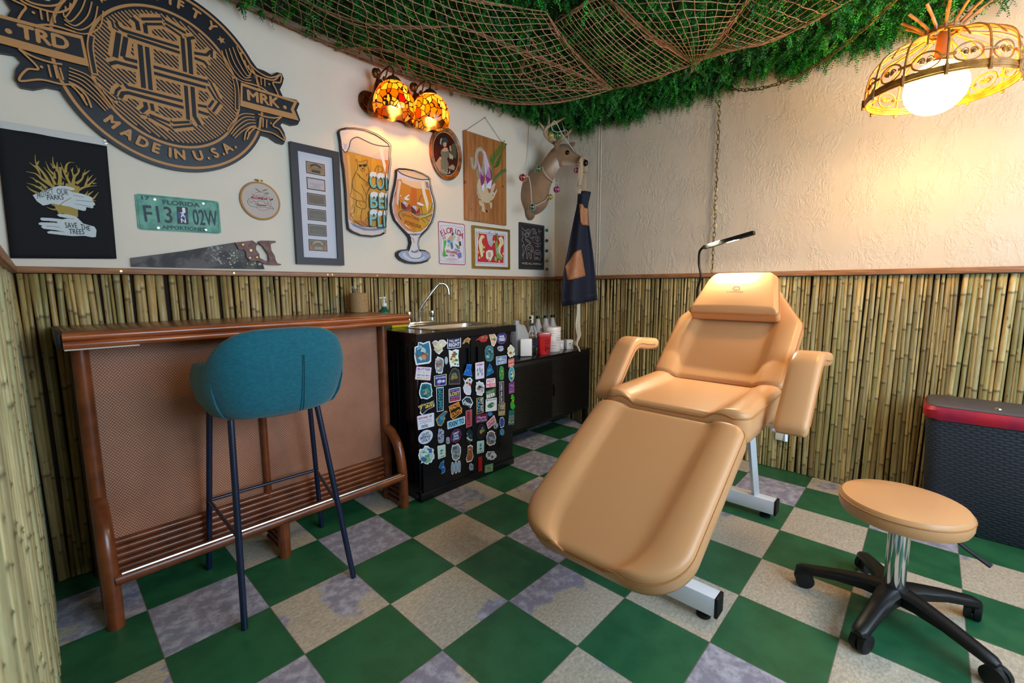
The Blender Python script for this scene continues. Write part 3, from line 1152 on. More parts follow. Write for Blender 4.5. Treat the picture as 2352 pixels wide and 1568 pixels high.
fau = thing('faucet', 'chrome two handle gooseneck faucet on the sink', 'faucet', (0.545, 1.262, 0.9088))
b = MB().box(0.436, 0.646, 1.238, 1.288, 0.9088, 0.934, 0, 0.006)
b.build('deck_plate', M_CHROME, fau)
sp = resample([(0.535, 1.262, 0.934), (0.535, 1.262, 0.985), (0.540, 1.258, 1.012), (0.585, 1.235, 1.083), (0.632, 1.212, 1.148), (0.655, 1.200, 1.164), (0.678, 1.190, 1.160), (0.694, 1.182, 1.136), (0.698, 1.180, 1.114)])
b = MB().tube(sp, 0.0085, 12)
b.cyl((0.535, 1.262, 0.932), (0.535, 1.262, 0.95), 0.014, n=16).cyl((0.698, 1.18, 1.118), (0.699, 1.179, 1.098), 0.0105, n=14)
b.build('spout', M_CHROME, fau)
for x_ in (0.455, 0.628):
    MB().lathe([(0, 0), (0.013, 0), (0.010, 0.012), (0.009, 0.020), (0.017, 0.027), (0.0195, 0.045), (0.0175, 0.06), (0.008, 0.064), (0, 0.064)], (x_, 1.262, 0.934), 18).build('handle', M_CHROME, fau)

sponge = MB().box(0.315, 0.425, 1.225, 1.295, 0.9088, 0.928, 0, 0.004).box(0.315, 0.425, 1.225, 1.295, 0.928, 0.934, 1, 0.002)
sponge.build('sponge', [mat('yellow_sponge', '#c5b514', 0.9, bump=0.4, bscale=300), mat('green_scourer', '#1d5a34', 0.95, bump=0.4, bscale=500)],
             label='yellow and green scouring sponge behind the sink basin', cat='sponge')
soap = thing('soap_bottle', 'clear pump bottle of green soap behind the bar end', 'bottle', (0.262, 1.215, 0.9088))
M_CLR = mat('clear_plastic', '#f2f6f5', 0.08, trans=0.92, ior=1.4)
M_SOAP = mat('green_soap', '#2f7f5c', 0.12, trans=0.55, ior=1.34)
c0 = (0.262, 1.215, 0.9088)
MB().lathe([(0, 0), (0.030, 0.001), (0.032, 0.006), (0.032, 0.090), (0.026, 0.108), (0.013, 0.118), (0.013, 0.128), (0, 0.128)], c0, 20, sy=0.75).build('bottle_body', M_SOAP, soap)
MB().lathe([(0, 0.128), (0.016, 0.128), (0.016, 0.146), (0.006, 0.149), (0.005, 0.172), (0.013, 0.174), (0.013, 0.181), (0, 0.182)], c0, 16).tube([(0.262, 1.215, 1.086), (0.240, 1.215, 1.084), (0.234, 1.215, 1.080)], 0.004, 8).build('pump', mat('frosted_white', '#dfe2df', 0.35), soap)

# ============================================================ TREATMENT CHAIR
M_TAN = mat('tan_vinyl', '#d19c6c', 0.34, bump=0.03, bscale=600, spec=0.4)
M_PIPE = mat('tan_piping', '#b57d48', 0.40)
M_WHT = mat('white_enamel', '#dfe3ea', 0.28)
M_RUB = mat('black_rubber', '#0c0c0e', 0.6)


def cushion(name, parent, O, ex, ey, L, hw, thick, ns=44, nt=40, re=0.020, r0=0.03, r1=0.03, recess=0.012, crown=0.0,
            bol=0.62, vgroove=False, piping=True, m_=None):
    """padded slab: ex along its length, ey across, normal = ey x ex turned up; raised side bolsters."""
    O, ex, ey = V(O), V(ex).normalized(), V(ey).normalized()
    en = ex.cross(ey)
    if en.z < 0:
        en = -en
    ss = [L * 0.5 * (1 - math.cos(PI * i / ns)) for i in range(ns + 1)]
    tt = [math.sin(PI / 2 * (2 * j / nt - 1)) for j in range(nt + 1)]

    def hwid(s_):
        h = hw(s_)
        for d, r in ((s_, r0), (L - s_, r1)):
            if d < r:
                h -= r - math.sqrt(max(0, r * r - (r - d) ** 2))
        return max(h, 0.004)
    H = [hwid(s_) for s_ in ss]
    P = []
    for i, s_ in enumerate(ss):
        row = []
        for t in tt:
            y = t * H[i]
            e = min(H[i] - abs(y), s_, L - s_)
            h = crown * math.sin(PI * s_ / L) * (1 - t * t)
            if recess:
                edge = bol - 0.10 * s_ / L if vgroove else bol
                a = min(1, max(0, (abs(t) - edge + 0.10) / 0.12))
                k = a * a * (3 - 2 * a)
                b_ = min(1.0, max(0.0, (abs(t) - edge) / (1 - edge)))
                h += -recess * (1 - k) + 0.010 * math.sin(PI * min(1, b_)) * k
                dd = (abs(t) - edge + 0.03) / 0.035
                h -= 0.006 * math.exp(-dd * dd)
            if e < re:
                h -= re - math.sqrt(max(0, re * re - (re - e) ** 2))
            row.append(O + ex * s_ + ey * y + en * h)
        P.append(row)
    mb = MB()
    k = nt + 1
    vs = [p for r in P for p in r]
    fs = []
    for i in range(ns):
        for j in range(nt):
            fs.append((i * k + j, i * k + j + 1, (i + 1) * k + j + 1, (i + 1) * k + j))
    mb.add(vs, fs)
    loop = [P[0][j] for j in range(k)] + [P[i][nt] for i in range(1, ns + 1)] + [P[ns][j] for j in range(nt - 1, -1, -1)] + [P[i][0] for i in range(ns - 1, 0, -1)]
    n = len(loop)
    cen = O + ex * (L / 2)
    rings = []
    for d, k_ in ((0.0, 1.0), (0.006, 1.004), (thick * 0.5, 1.006), (thick - re - 0.008, 1.0), (thick - re, 0.97)):
        rings.append([cen + (p - cen - en * (p - cen).dot(en)) * k_ + en * ((p - cen).dot(en) if d == 0 else -re - d) for p in loop])
    rv = [p for r in rings for p in r]
    rf = []
    for i in range(len(rings) - 1):
        for j in range(n):
            rf.append((i * n + j, i * n + (j + 1) % n, (i + 1) * n + (j + 1) % n, (i + 1) * n + j))
    rf.append(tuple((len(rings) - 1) * n + j for j in range(n)))
    mb.add(rv, rf)
    o = mb.build(name, m_ or M_TAN, parent, sharp=55)
    if piping:
        pl = [p + en * 0.0005 + (p - cen).normalized() * 0.001 for p in loop[::1]]
        MB().tube(pl, 0.0036, 6, closed=True).build('piping', M_PIPE, o)
    return o, en


CYc = -0.322
chair = thing('treatment_chair', 'tan padded reclining treatment chair with white metal base', 'chair', (0.86, CYc, 0))
cushion('leg_rest', chair, (0.545, CYc, 0.668), (-0.855, 0, -0.519), (0, 1, 0), 0.655, lambda s_: 0.295, 0.085, r0=0.045, r1=0.15, recess=0.014, bol=0.66, vgroove=True)
cushion('seat_pad', chair, (0.572, CYc, 0.697), (1, 0, 0.03), (0, 1, 0), 0.50, lambda s_: 0.290, 0.115, r0=0.05, r1=0.03, recess=0.016, bol=0.66)


def back_w(s_):
    return 0.295 if s_ < 0.40 else 0.295 - 0.155 * min(1, (s_ - 0.40) / 0.25) ** 0.95


BEX = V((0.755, 0, 0.656))
back, bn = cushion('backrest', chair, (1.042, CYc, 0.716), BEX, (0, 1, 0), 0.675, back_w, 0.075, r0=0.03, r1=0.07, recess=0.014, bol=0.62)
po = V((1.042, CYc + 0.004, 0.716)) + BEX * 0.372 + bn * 0.088
pil, pn = cushion('head_pillow', chair, po, BEX * 0.97 + bn * 0.10, (0, 1, 0), 0.27, lambda s_: 0.212 - 0.055 * s_ / 0.27, 0.085, r0=0.02, r1=0.055, recess=0, crown=0.012, re=0.028)
# stitched horse head and lettering on the pillow
pex = (BEX * 0.97 + bn * 0.10).normalized()


def pil3(a, b, o=0.0):
    hh = 0.012 * math.sin(PI * min(1, max(0, b / 0.27))) * (1 - (a / 0.19) ** 2)
    return po + V((0, -1, 0)) * a + pex * b + pn * (hh + 0.0006 + o)


lg = Art(pil3)
GR = '#4a4450'
hc = (0.0, 0.135)


def hp(x, y):
    return (hc[0] + (x - 545) * 0.00042, hc[1] - (y - 237) * 0.00042)


lg.stroke([hp(x, y) for x, y in [(505, 250), (512, 222), (530, 208), (560, 212), (580, 228), (583, 248), (570, 258), (545, 268), (530, 274)]], 0.0032, GR, smooth=True, up=False)
lg.stroke([hp(x, y) for x, y in [(505, 250), (518, 254), (530, 244), (548, 238)]], 0.0026, GR, smooth=True, up=False)
lg.stroke([hp(x, y) for x, y in [(512, 210), (530, 212), (572, 206), (566, 222)]], 0.0026, GR, up=False)
lg.text('LUXMARS', (-0.040, 0.108), (0.038, 0.108), 0.0085, GR, bold=0.0)
lg.build('stitched_logo', pil)


def pad_sweep(path, wx, th, n=20):
    """rounded-rectangle pad swept along path in the x-z plane, wide in y"""
    pts = resample([V(p) for p in path], sub=8)
    pts = [V(p) for p in pts]
    k = len(pts)
    mb = MB()
    vs = []
    tot = sum((pts[i + 1] - pts[i]).length for i in range(k - 1))
    run = 0
    for i in range(k):
        if i:
            run += (pts[i] - pts[i - 1]).length
        t = (pts[min(i + 1, k - 1)] - pts[max(i - 1, 0)]).normalized()
        nn = V((0, 1, 0)).cross(t)
        if nn.z < 0:
            nn = -nn
        e = min(run, tot - run)
        f = 1.0 if e > 0.03 else max(0.25, math.sqrt(max(0, 1 - (1 - e / 0.03) ** 2)))
        for j in range(n):
            a = 2 * PI * j / n
            cx_, sx_ = math.cos(a), math.sin(a)
            y = (abs(cx_) ** 0.42) * (1 if cx_ > 0 else -1) * wx / 2 * (0.75 + 0.25 * f)
            z = (abs(sx_) ** 0.55) * (1 if sx_ > 0 else -1) * th / 2 * f
            vs.append(pts[i] + V((0, y, 0)) + nn * z)
    fs = []
    for i in range(k - 1):
        for j in range(n):
            j2 = (j + 1) % n
            fs.append((i * n + j, i * n + j2, (i + 1) * n + j2, (i + 1) * n + j))
    fs.append(tuple(range(n)))
    fs.append(tuple((k - 1) * n + j for j in range(n)))
    edge = [[pts[i] + V((0, sg * wx / 2, 0)) for i in range(k)] for sg in (-1, 1)]
    return mb.add(vs, fs), edge


for sg in (1, -1):
    yc = CYc + sg * 0.387
    pad, ed = pad_sweep([(0.735, yc, 0.612), (0.80, yc, 0.690), (0.90, yc, 0.808), (0.945, yc, 0.846), (0.995, yc, 0.858), (1.08, yc, 0.845), (1.21, yc, 0.835)], 0.108, 0.062)
    po_ = pad.build('armrest', M_TAN, chair, sharp=60)
    for e_ in ed:
        MB().tube(e_[4:-4], 0.0034, 6).build('piping', M_PIPE, po_)
    yb = CYc + sg * 0.305
    b = MB().tube([(0.80, yb, 0.615), (0.80, yb + sg * 0.05, 0.615), (0.802, yb + sg * 0.06, 0.62), (0.82, yb + sg * 0.06, 0.67)], 0.011, 10)
    b.build('arm_bracket', M_WHT, chair)
    b = MB().tube([(0.86, yb, 0.58), (0.86, yb + sg * 0.045, 0.58), (0.86, yb + sg * 0.045, 0.545)], 0.009, 10)
    b.build('lock_knob', M_WHT, chair)
# base: two cross bars on rubber feet, centre beam, uprights and the folding strut
for x_, y0, y1 in ((0.415, -0.60, -0.045), (1.318, -0.572, -0.075)):
    o = MB().box(x_ - 0.029, x_ + 0.029, y0, y1, 0.028, 0.098, 0, 0.004).build('cross_bar', M_WHT, chair)
    for y_ in (y0 + 0.002, y1 - 0.002):
        MB().box(x_ - 0.030, x_ + 0.030, y_ - 0.006, y_ + 0.006, 0.027, 0.099, 0, 0.003).build('end_cap', M_RUB, o)
    for y_ in (y0 + 0.05, y1 - 0.05):
        MB().lathe([(0, 0), (0.024, 0), (0.024, 0.012), (0.012, 0.018), (0.010, 0.030), (0, 0.030)], (x_, y_, 0), 16).build('foot', M_RUB, o)
MB().box(0.43, 1.30, CYc - 0.025, CYc + 0.025, 0.04, 0.09, 0, 0.003).build('centre_beam', M_WHT, chair)
MB().box(0.80, 0.92, CYc - 0.06, CYc + 0.06, 0.085, 0.585, 0, 0.006).build('lift_column', M_WHT, chair)
for y_ in (-0.17, -0.475):
    a, c_ = V((1.318, y_, 0.09)), V((1.10, y_, 0.60))
    MB().tube([a, c_], 0.019, 4, up=(0, 1, 0)).build('upright', M_WHT, chair)
b = MB()
for y_ in (CYc - 0.10, CYc + 0.10):
    b.tube([(0.42, y_, 0.095), (0.30, y_, 0.40)], 0.006, 8).tube([(0.46, y_ + 0.0, 0.095), (0.60, y_, 0.56)], 0.008, 8)
b.tube([(0.36, CYc - 0.10, 0.245), (0.36, CYc + 0.10, 0.245)], 0.006, 8)
b.build('strut', M_WHT, chair)
MB().box(0.60, 1.05, CYc - 0.20, CYc + 0.20, 0.555, 0.585, 0, 0.004).build('seat_frame', M_WHT, chair)
b = MB()
for y_ in (CYc - 0.22, CYc + 0.22):
    b.tube([(0.60, y_, 0.56), (0.20, y_, 0.335)], 0.014, 4, up=(0, 1, 0))
b.build('leg_rest_frame', M_WHT, chair)

# ============================================================ LED LAMP BEHIND THE CHAIR
M_MBLK = mat('matt_black', '#0a0a0b', 0.5)
led = thing('gooseneck_lamp', 'slim black gooseneck LED floor lamp behind the tan chair', 'lamp', (1.64, -0.015, 0))
MB().lathe([(0, 0), (0.115, 0), (0.118, 0.008), (0.11, 0.016), (0.02, 0.024), (0, 0.024)], (1.64, -0.015, 0), 28).build('base', M_MBLK, led)
MB().cyl((1.64, -0.015, 0.02), (1.64, -0.015, 1.06), 0.008, n=12).build('pole', M_MBLK, led)
gp = resample([(1.64, -0.015, 1.06), (1.625, -0.02, 1.13), (1.60, -0.045, 1.20), (1.59, -0.035, 1.27), (1.56, -0.045, 1.335), (1.535, -0.07, 1.36), (1.515, -0.095, 1.367)])
MB().tube(gp, 0.0068, 10).build('gooseneck', M_MBLK, led)
la, lb = V((1.515, -0.085, 1.365)), V((1.465, -0.352, 1.42))
ld = (lb - la).normalized()
hd = MB()
Mh = Matrix((ld, ld.cross(V((0, 0, 1))).normalized(), ld.cross(V((0, 0, 1))).normalized().cross(ld) * 1.0)).transposed().to_4x4()
Mh.translation = (la + lb) / 2
Lh = (lb - la).length
hd.box(-Lh / 2, Lh / 2, -0.013, 0.013, 0.0, 0.006, 0, 0.002, M=Mh)
for q in ((-Lh / 2, Lh / 2, -0.013, -0.0105), (-Lh / 2, Lh / 2, 0.0105, 0.013), (-Lh / 2, -Lh / 2 + 0.02, -0.013, 0.013), (Lh / 2 - 0.006, Lh / 2, -0.013, 0.013)):
    hd.box(*q, -0.015, 0.002, 0, 0.0, M=Mh)
hb = hd.build('lamp_head', M_MBLK, led)
q = MB().box(-Lh / 2 + 0.03, Lh / 2 - 0.01, -0.009, 0.009, -0.0018, -0.0008, M=Mh)
q.build('led_strip', mat('led_glow', '#ffffff', 0.5, emit='#fff1d2', estr=6.0), hb)
area_light('led_light', tuple((la + lb) / 2 + V((0, 0, -0.0035))), tuple((la + lb) / 2 + V((-0.12, 0, -1))), 0.22, 0.012, 14.0, (1.0, 0.86, 0.60))

# ============================================================ ROLLING STOOL
rs = thing('rolling_stool', 'round tan rolling stool with chrome column and five black casters', 'stool', (0.85, -1.03, 0))
RX, RY = 0.85, -1.03
prof = [(0, 0.368), (0.150, 0.368), (0.168, 0.374), (0.174, 0.388), (0.1745, 0.405), (0.173, 0.417), (0.166, 0.428), (0.14, 0.436), (0.08, 0.440), (0, 0.441)]
sd = MB().lathe(prof, (RX, RY, 0), 48).build('seat', M_TAN, rs)
MB().tube([(RX + 0.1735 * math.cos(2 * PI * k / 48), RY + 0.1735 * math.sin(2 * PI * k / 48), 0.414) for k in range(48)], 0.0028, 6, closed=True).build('piping', M_PIPE, sd)
MB().cyl((RX, RY, 0.09), (RX, RY, 0.345), 0.0300, n=24).build('column', M_CHROME, rs)
MB().lathe([(0.031, 0.335), (0.038, 0.338), (0.038, 0.350), (0.06, 0.358), (0.06, 0.368)], (RX, RY, 0), 24).build('collar', M_RUB, rs)
MB().tube(resample([(RX + 0.02, RY - 0.01, 0.358), (RX + 0.02, RY - 0.10, 0.352), (RX + 0.005, RY - 0.16, 0.318), (RX - 0.01, RY - 0.215, 0.290)]), [0.006] * 9 + [0.010] * 6 + [0.012] * 4, 10, flat=0.5, up=(0, 0, 1)).build('lever', M_RUB, rs)
MB().lathe([(0, 0.070), (0.045, 0.072), (0.052, 0.09), (0.046, 0.118), (0.030, 0.126), (0, 0.126)], (RX, RY, 0), 24).build('hub', M_BLK, rs)
for k in range(5):
    a = math.radians(94 + 72 * k)
    d, sdv = V((math.cos(a), math.sin(a), 0)), V((-math.sin(a), math.cos(a), 0))
    c_ = V((RX, RY, 0))
    b = MB()
    rows = []
    for t, hw_, zt, zb_ in ((0.03, 0.036, 0.122, 0.078), (0.08, 0.030, 0.118, 0.082), (0.16, 0.025, 0.105, 0.078), (0.24, 0.023, 0.088, 0.064), (0.272, 0.022, 0.080, 0.058), (0.285, 0.012, 0.074, 0.060)):
        p = c_ + d * t
        rows.append([p - sdv * hw_ + V((0, 0, zb_)), p - sdv * hw_ + V((0, 0, zt - 0.009)), p - sdv * (hw_ * 0.6) + V((0, 0, zt)), p + sdv * (hw_ * 0.6) + V((0, 0, zt)), p + sdv * hw_ + V((0, 0, zt - 0.009)), p + sdv * hw_ + V((0, 0, zb_))])
    fs = []
    for i in range(5):
        for j in range(6):
            fs.append((i * 6 + j, i * 6 + (j + 1) % 6, (i + 1) * 6 + (j + 1) % 6, (i + 1) * 6 + j))
    fs += [tuple(range(6)), tuple(30 + j for j in range(6))]
    b.add([p for r in rows for p in r], fs)
    arm = b.build('base_arm', M_BLK, rs, sharp=50)
    cs = math.radians((200, 245, 150, 265, 230)[k])
    ax = V((math.cos(cs), math.sin(cs), 0))
    q = c_ + d * 0.268
    wh = MB()
    for s_ in (-1, 1):
        m0 = q + ax * (s_ * 0.0125) + V((-ax.y, ax.x, 0)) * 0.012
        wh.tube([m0 - ax * 0.0105 + V((0, 0, 0.0306)), m0 - ax * 0.008 + V((0, 0, 0.0306)), m0 + ax * 0.008 + V((0, 0, 0.0306)), m0 + ax * 0.0105 + V((0, 0, 0.0306))], [0.025, 0.0305, 0.0305, 0.025], 20)
    wh.tube([q + V((0, 0, 0.030)), q + V((0, 0, 0.064))], 0.009, 10)
    hd_ = V((-ax.y, ax.x, 0))
    wh.ball(q + hd_ * 0.010 + V((0, 0, 0.042)), (0.021, 0.021, 0.024), 12)
    wh.build('caster', M_RUB, arm)

# ============================================================ HAMPER BY THE RIGHT WALL
def weave_material():
    n = NT('grey_plastic_weave')
    sp = n.node('ShaderNodeSeparateXYZ')
    n.put(sp.inputs[0], n.obj())
    u_ = n.math('ADD', sp.outputs[0], sp.outputs[1])
    row = n.math('FLOOR', n.math('DIVIDE', sp.outputs[2], 0.0125))
    sh = n.math('MULTIPLY', n.math('FLOORED_MODULO', row, 2.0), 0.5)
    fu = n.math('FRACT', n.math('ADD', n.math('DIVIDE', u_, 0.034), sh))
    fz = n.math('FRACT', n.math('DIVIDE', sp.outputs[2], 0.0125))
    hu = n.math('SINE', n.math('MULTIPLY', fu, PI))
    hz = n.math('SINE', n.math('MULTIPLY', fz, PI))
    h = n.math('MULTIPLY', n.math('POWER', hu, 0.6), n.math('POWER', hz, 0.6))
    n.bump(h, 0.5, 0.005)
    c = n.mix(h, lin('#20242d'), lin('#373c49'))
    return n.set(Base_Color=c, Roughness=0.42)


ham = thing('hamper', 'dark grey woven hamper with a red liner folded over its rim', 'hamper', (1.84, -1.36, 0))


def rloop(x0, x1, y0, y1, r, z):
    return [(x, y, z) for x, y in rrect(x0, x1, y0, y1, r, 8)]


def loft(rings, cap0=True, cap1=True):
    mb = MB()
    k = len(rings[0])
    fs = []
    for i in range(len(rings) - 1):
        for j in range(k):
            fs.append((i * k + j, i * k + (j + 1) % k, (i + 1) * k + (j + 1) % k, (i + 1) * k + j))
    if cap0:
        fs.append(tuple(range(k - 1, -1, -1)))
    if cap1:
        fs.append(tuple((len(rings) - 1) * k + j for j in range(k)))
    return mb.add([p for r in rings for p in r], fs)


loft([rloop(1.762, 1.955, -1.62, -1.105, 0.05, 0.0), rloop(1.758, 1.958, -1.625, -1.10, 0.05, 0.01), rloop(1.712, 1.985, -1.665, -1.068, 0.055, 0.545)]).build('basket', weave_material(), ham)
M_REDL = mat('red_liner', '#b01c30', 0.42, col2='#8d1a3c', scale=9, bump=0.3, bscale=16)
ra = rloop(1.706, 1.990, -1.670, -1.062, 0.055, 0)
rnd = random.Random(4)
kk = len(ra)
low_e = [(x, y, 0.532 + 0.010 * math.sin(y * 23) + rnd.uniform(-.004, .004)) for x, y, _ in ra]
mid_e = [(1.846 + (x - 1.846) * 1.03, -1.366 + (y + 1.366) * 1.012, 0.548) for x, y, _ in ra]
top_e = [(1.846 + (x - 1.846) * 1.045, -1.366 + (y + 1.366) * 1.018, 0.575 + 0.003 * math.sin(y * 31)) for x, y, _ in ra]
in_e = [(1.846 + (x - 1.846) * 0.97, -1.366 + (y + 1.366) * 0.985, 0.592) for x, y, _ in ra]
loft([low_e, mid_e, top_e, in_e], False, False).build('liner_bag', M_REDL, ham, label='red plastic liner folded over the rim')
lid = loft([rloop(1.712, 1.982, -1.662, -1.070, 0.05, 0.586), rloop(1.708, 1.984, -1.664, -1.068, 0.05, 0.593), rloop(1.716, 1.978, -1.656, -1.076, 0.05, 0.600)])
lid = lid.build('lid', mat('grey_lid', '#4d4a50', 0.55, bump=0.15, bscale=200), ham)
MB().lathe([(0, 0), (0.013, 0), (0.011, 0.005), (0, 0.006)], (1.78, -1.30, 0.600), 16).build('lid_button', M_CHROME, lid)

# ============================================================ WALL OUTLET BELOW THE ARMREST
MB().box(2.000, 2.012, -0.470, -0.400, 0.19, 0.305, 0, 0.004).build('wall_outlet', mat('ivory_plastic', '#e4e2da', 0.35), label='small white wall outlet on the bamboo below the right armrest', cat='outlet')

# ============================================================ WICKER PENDANT LAMP
M_CANE = mat('amber_cane', '#b98038', 0.32, col2='#8f5a22', scale=30, coat=0.25)
M_CANED = mat('dark_cane', '#7c4a22', 0.4)
M_BRASS = mat('aged_brass', '#8c7440', 0.35, 1.0)
LP = CAM + RIGHT * ((2152 - 1176) / F_PX * 1.75) - UP * ((214 - 784) / F_PX * 1.75) + FWD * 1.75
RR = 0.222
lamp = thing('wicker_pendant_lamp', 'rattan swag lamp with a glowing white globe in the upper right', 'lamp', tuple(LP))


def ring(mb, r, z, tr, n=40, off=(0, 0)):
    mb.tube([LP + V((off[0] + r * math.cos(2 * PI * k / n), off[1] + r * math.sin(2 * PI * k / n), z)) for k in range(n)], tr, 6, closed=True)


sh = MB()
for z_, r_ in ((0.0, RR), (0.0075, RR + 0.002), (0.015, RR + 0.001), (0.022, RR - 0.002)):
    ring(sh, r_, z_, 0.0042)
ring(sh, 0.051, 0.216, 0.006, 24)
ring(sh, 0.048, 0.228, 0.006, 24)
NR = 12
for k in range(NR):
    a = 2 * PI * k / NR + 0.1
    ca, sa = math.cos(a), math.sin(a)
    p = resample([LP + V((r_ * ca, r_ * sa, z_)) for r_, z_ in ((RR, -0.006), (RR + 0.002, 0.03), (RR - 0.003, 0.085), (0.203, 0.135), (0.156, 0.170), (0.100, 0.190), (0.054, 0.210), (0.045, 0.230))], sub=4)
    sh.tube(p, 0.0040, 6)
    p2 = resample([LP + V((r_ * math.cos(a + .26 * w_), r_ * math.sin(a + .26 * w_), z_)) for r_, z_, w_ in ((0.212, 0.115, 1.0), (0.176, 0.156, 0.85), (0.118, 0.184, 0.6), (0.056, 0.210, 0.3))], sub=4)
    sh.tube(p2, 0.0032, 6)
    # wrapped joints and tie bars
    sh.tube([LP + V(((RR + 0.006) * ca, (RR + 0.006) * sa, z_)) for z_ in (-0.012, 0.0, 0.012, 0.027)], 0.0062, 6)
    am = a + PI / NR
    for t in (-1, 1):
        sh.tube([LP + V(((RR - 0.001) * math.cos(a + t * w_), (RR - 0.001) * math.sin(a + t * w_), 0.058)) for w_ in (0.0, 0.05, 0.10)], 0.005, 6)
    # oval loop with a double scroll inside
    cx_ = V((math.cos(am), math.sin(am), 0))
    tx_ = V((-math.sin(am), math.cos(am), 0))
    c_ = LP + cx_ * (RR - 0.006) + V((0, 0, 0.057))
    sh.tube([c_ + tx_ * (0.040 * math.cos(q)) + V((0, 0, 0.030 * math.sin(q))) - cx_ * (0.006 * math.cos(q) ** 2) for q in [2 * PI * i / 20 for i in range(20)]], 0.0033, 6, closed=True)
    for t in (-1, 1):
        sh.ball(c_ + tx_ * (0.011 * t), 0.0075, 8)
        sh.tube([c_ + tx_ * (0.011 * t + t * 0.012 * math.cos(q) * (1 - q / 9)) + V((0, 0, 0.012 * math.sin(q))) for q in [i * 0.5 for i in range(9)]], 0.0024, 5)
sh.build('shade', M_CANE, lamp, label='open rattan shade with scrolled loops')
cn = MB()
for k in range(NR):
    a = 2 * PI * k / NR + 0.1
    cn.tube([LP + V((r_ * math.cos(a), r_ * math.sin(a), z_)) for r_, z_ in ((0.045, 0.212), (0.054, 0.236), (0.090, 0.268), (0.128, 0.296))], 0.0052, 8)
cn.build('cane_finial', M_CANE, lamp, label='spray of cut canes above the shade')
MB().lathe([(0.0, 0.225), (0.016, 0.22), (0.022, 0.12), (0.045, 0.108), (0.05, 0.10), (0.0, 0.10)], tuple(LP), 20).build('lamp_holder', M_CANED, lamp)
gl = MB().ball(LP + V((-0.002, 0.006, 0.020)), 0.098, 32).build('globe', mat('lit_globe', '#ffffff', 0.3, emit='#ffbe56', estr=72.0), lamp, label='glowing white glass globe')


def chain(pts, mb, L=0.034, Wd=0.019, r=0.0021):
    """oval links strung along a path"""
    segs = []
    P_ = [V(p) for p in pts]
    step = L - 2.2 * r
    cur, out = P_[0], [P_[0]]
    i = 1
    while i < len(P_):
        d = P_[i] - cur
        if d.length >= step:
            cur = cur + d.normalized() * step
            out.append(cur)
        else:
            i += 1
    for k in range(len(out) - 1):
        c_ = (out[k] + out[k + 1]) / 2
        d = (out[k + 1] - out[k]).normalized()
        a = d.orthogonal().normalized()
        a = Matrix.Rotation(0.5 + (PI / 2) * (k % 2) + 0.25 * math.sin(k * 1.7), 3, d) @ a
        q = []
        for j in range(12):
            t = 2 * PI * j / 12
            q.append(c_ + d * (L / 2 * math.cos(t)) + a * (Wd / 2 * math.sin(t)))
        mb.tube(q, r, 5, closed=True)


ch = MB()
HK = V((2.022, 0.048, 2.405))
CH = V((LP.x, LP.y, ZC - 0.012))
sw = []
for k in range(60):
    t = k / 59
    p = HK.lerp(CH, t)
    p.z -= 0.78 * t * (1 - t)
    sw.append(p)
chain([HK, (2.018, 0.044, 2.0), (2.016, 0.036, 1.5), (2.002, 0.032, 1.19), (1.99, 0.030, 0.95)], ch)
chain(sw, ch)
chain([CH, LP + V((0, 0, 0.224))], ch)
ch.build('chain', M_BRASS, lamp, label='antique brass swag chain')
cdm = MB()
cdm.tube([HK + V((0, 0.018 + 0.006 * math.sin(k), -0.045 * k)) * 1 if k else HK for k in range(3)] + [V((2.02, 0.042 + 0.006 * math.sin(k * 1.3), 2.405 - 0.12 - 0.055 * k)) for k in range(22)], 0.0018, 6)
cdm.tube([p + V((0, 0, -0.004 + 0.004 * math.sin(k * 1.1))) for k, p in enumerate(sw)], 0.0018, 6)
cdm.build('lamp_cord', mat('brown_cord', '#6b5330', 0.5), lamp)
MB().tube([(2.045, 0.048, 2.415), (2.02, 0.048, 2.418), (2.012, 0.048, 2.405), (2.018, 0.048, 2.395)], 0.003, 8).build('hook', M_BRASS, lamp)

# ============================================================ TWO LIGHT STAINED GLASS SCONCE
M_BRZ = mat('antique_bronze', '#4a3019', 0.38, 0.75, col2='#7d5327', scale=50)


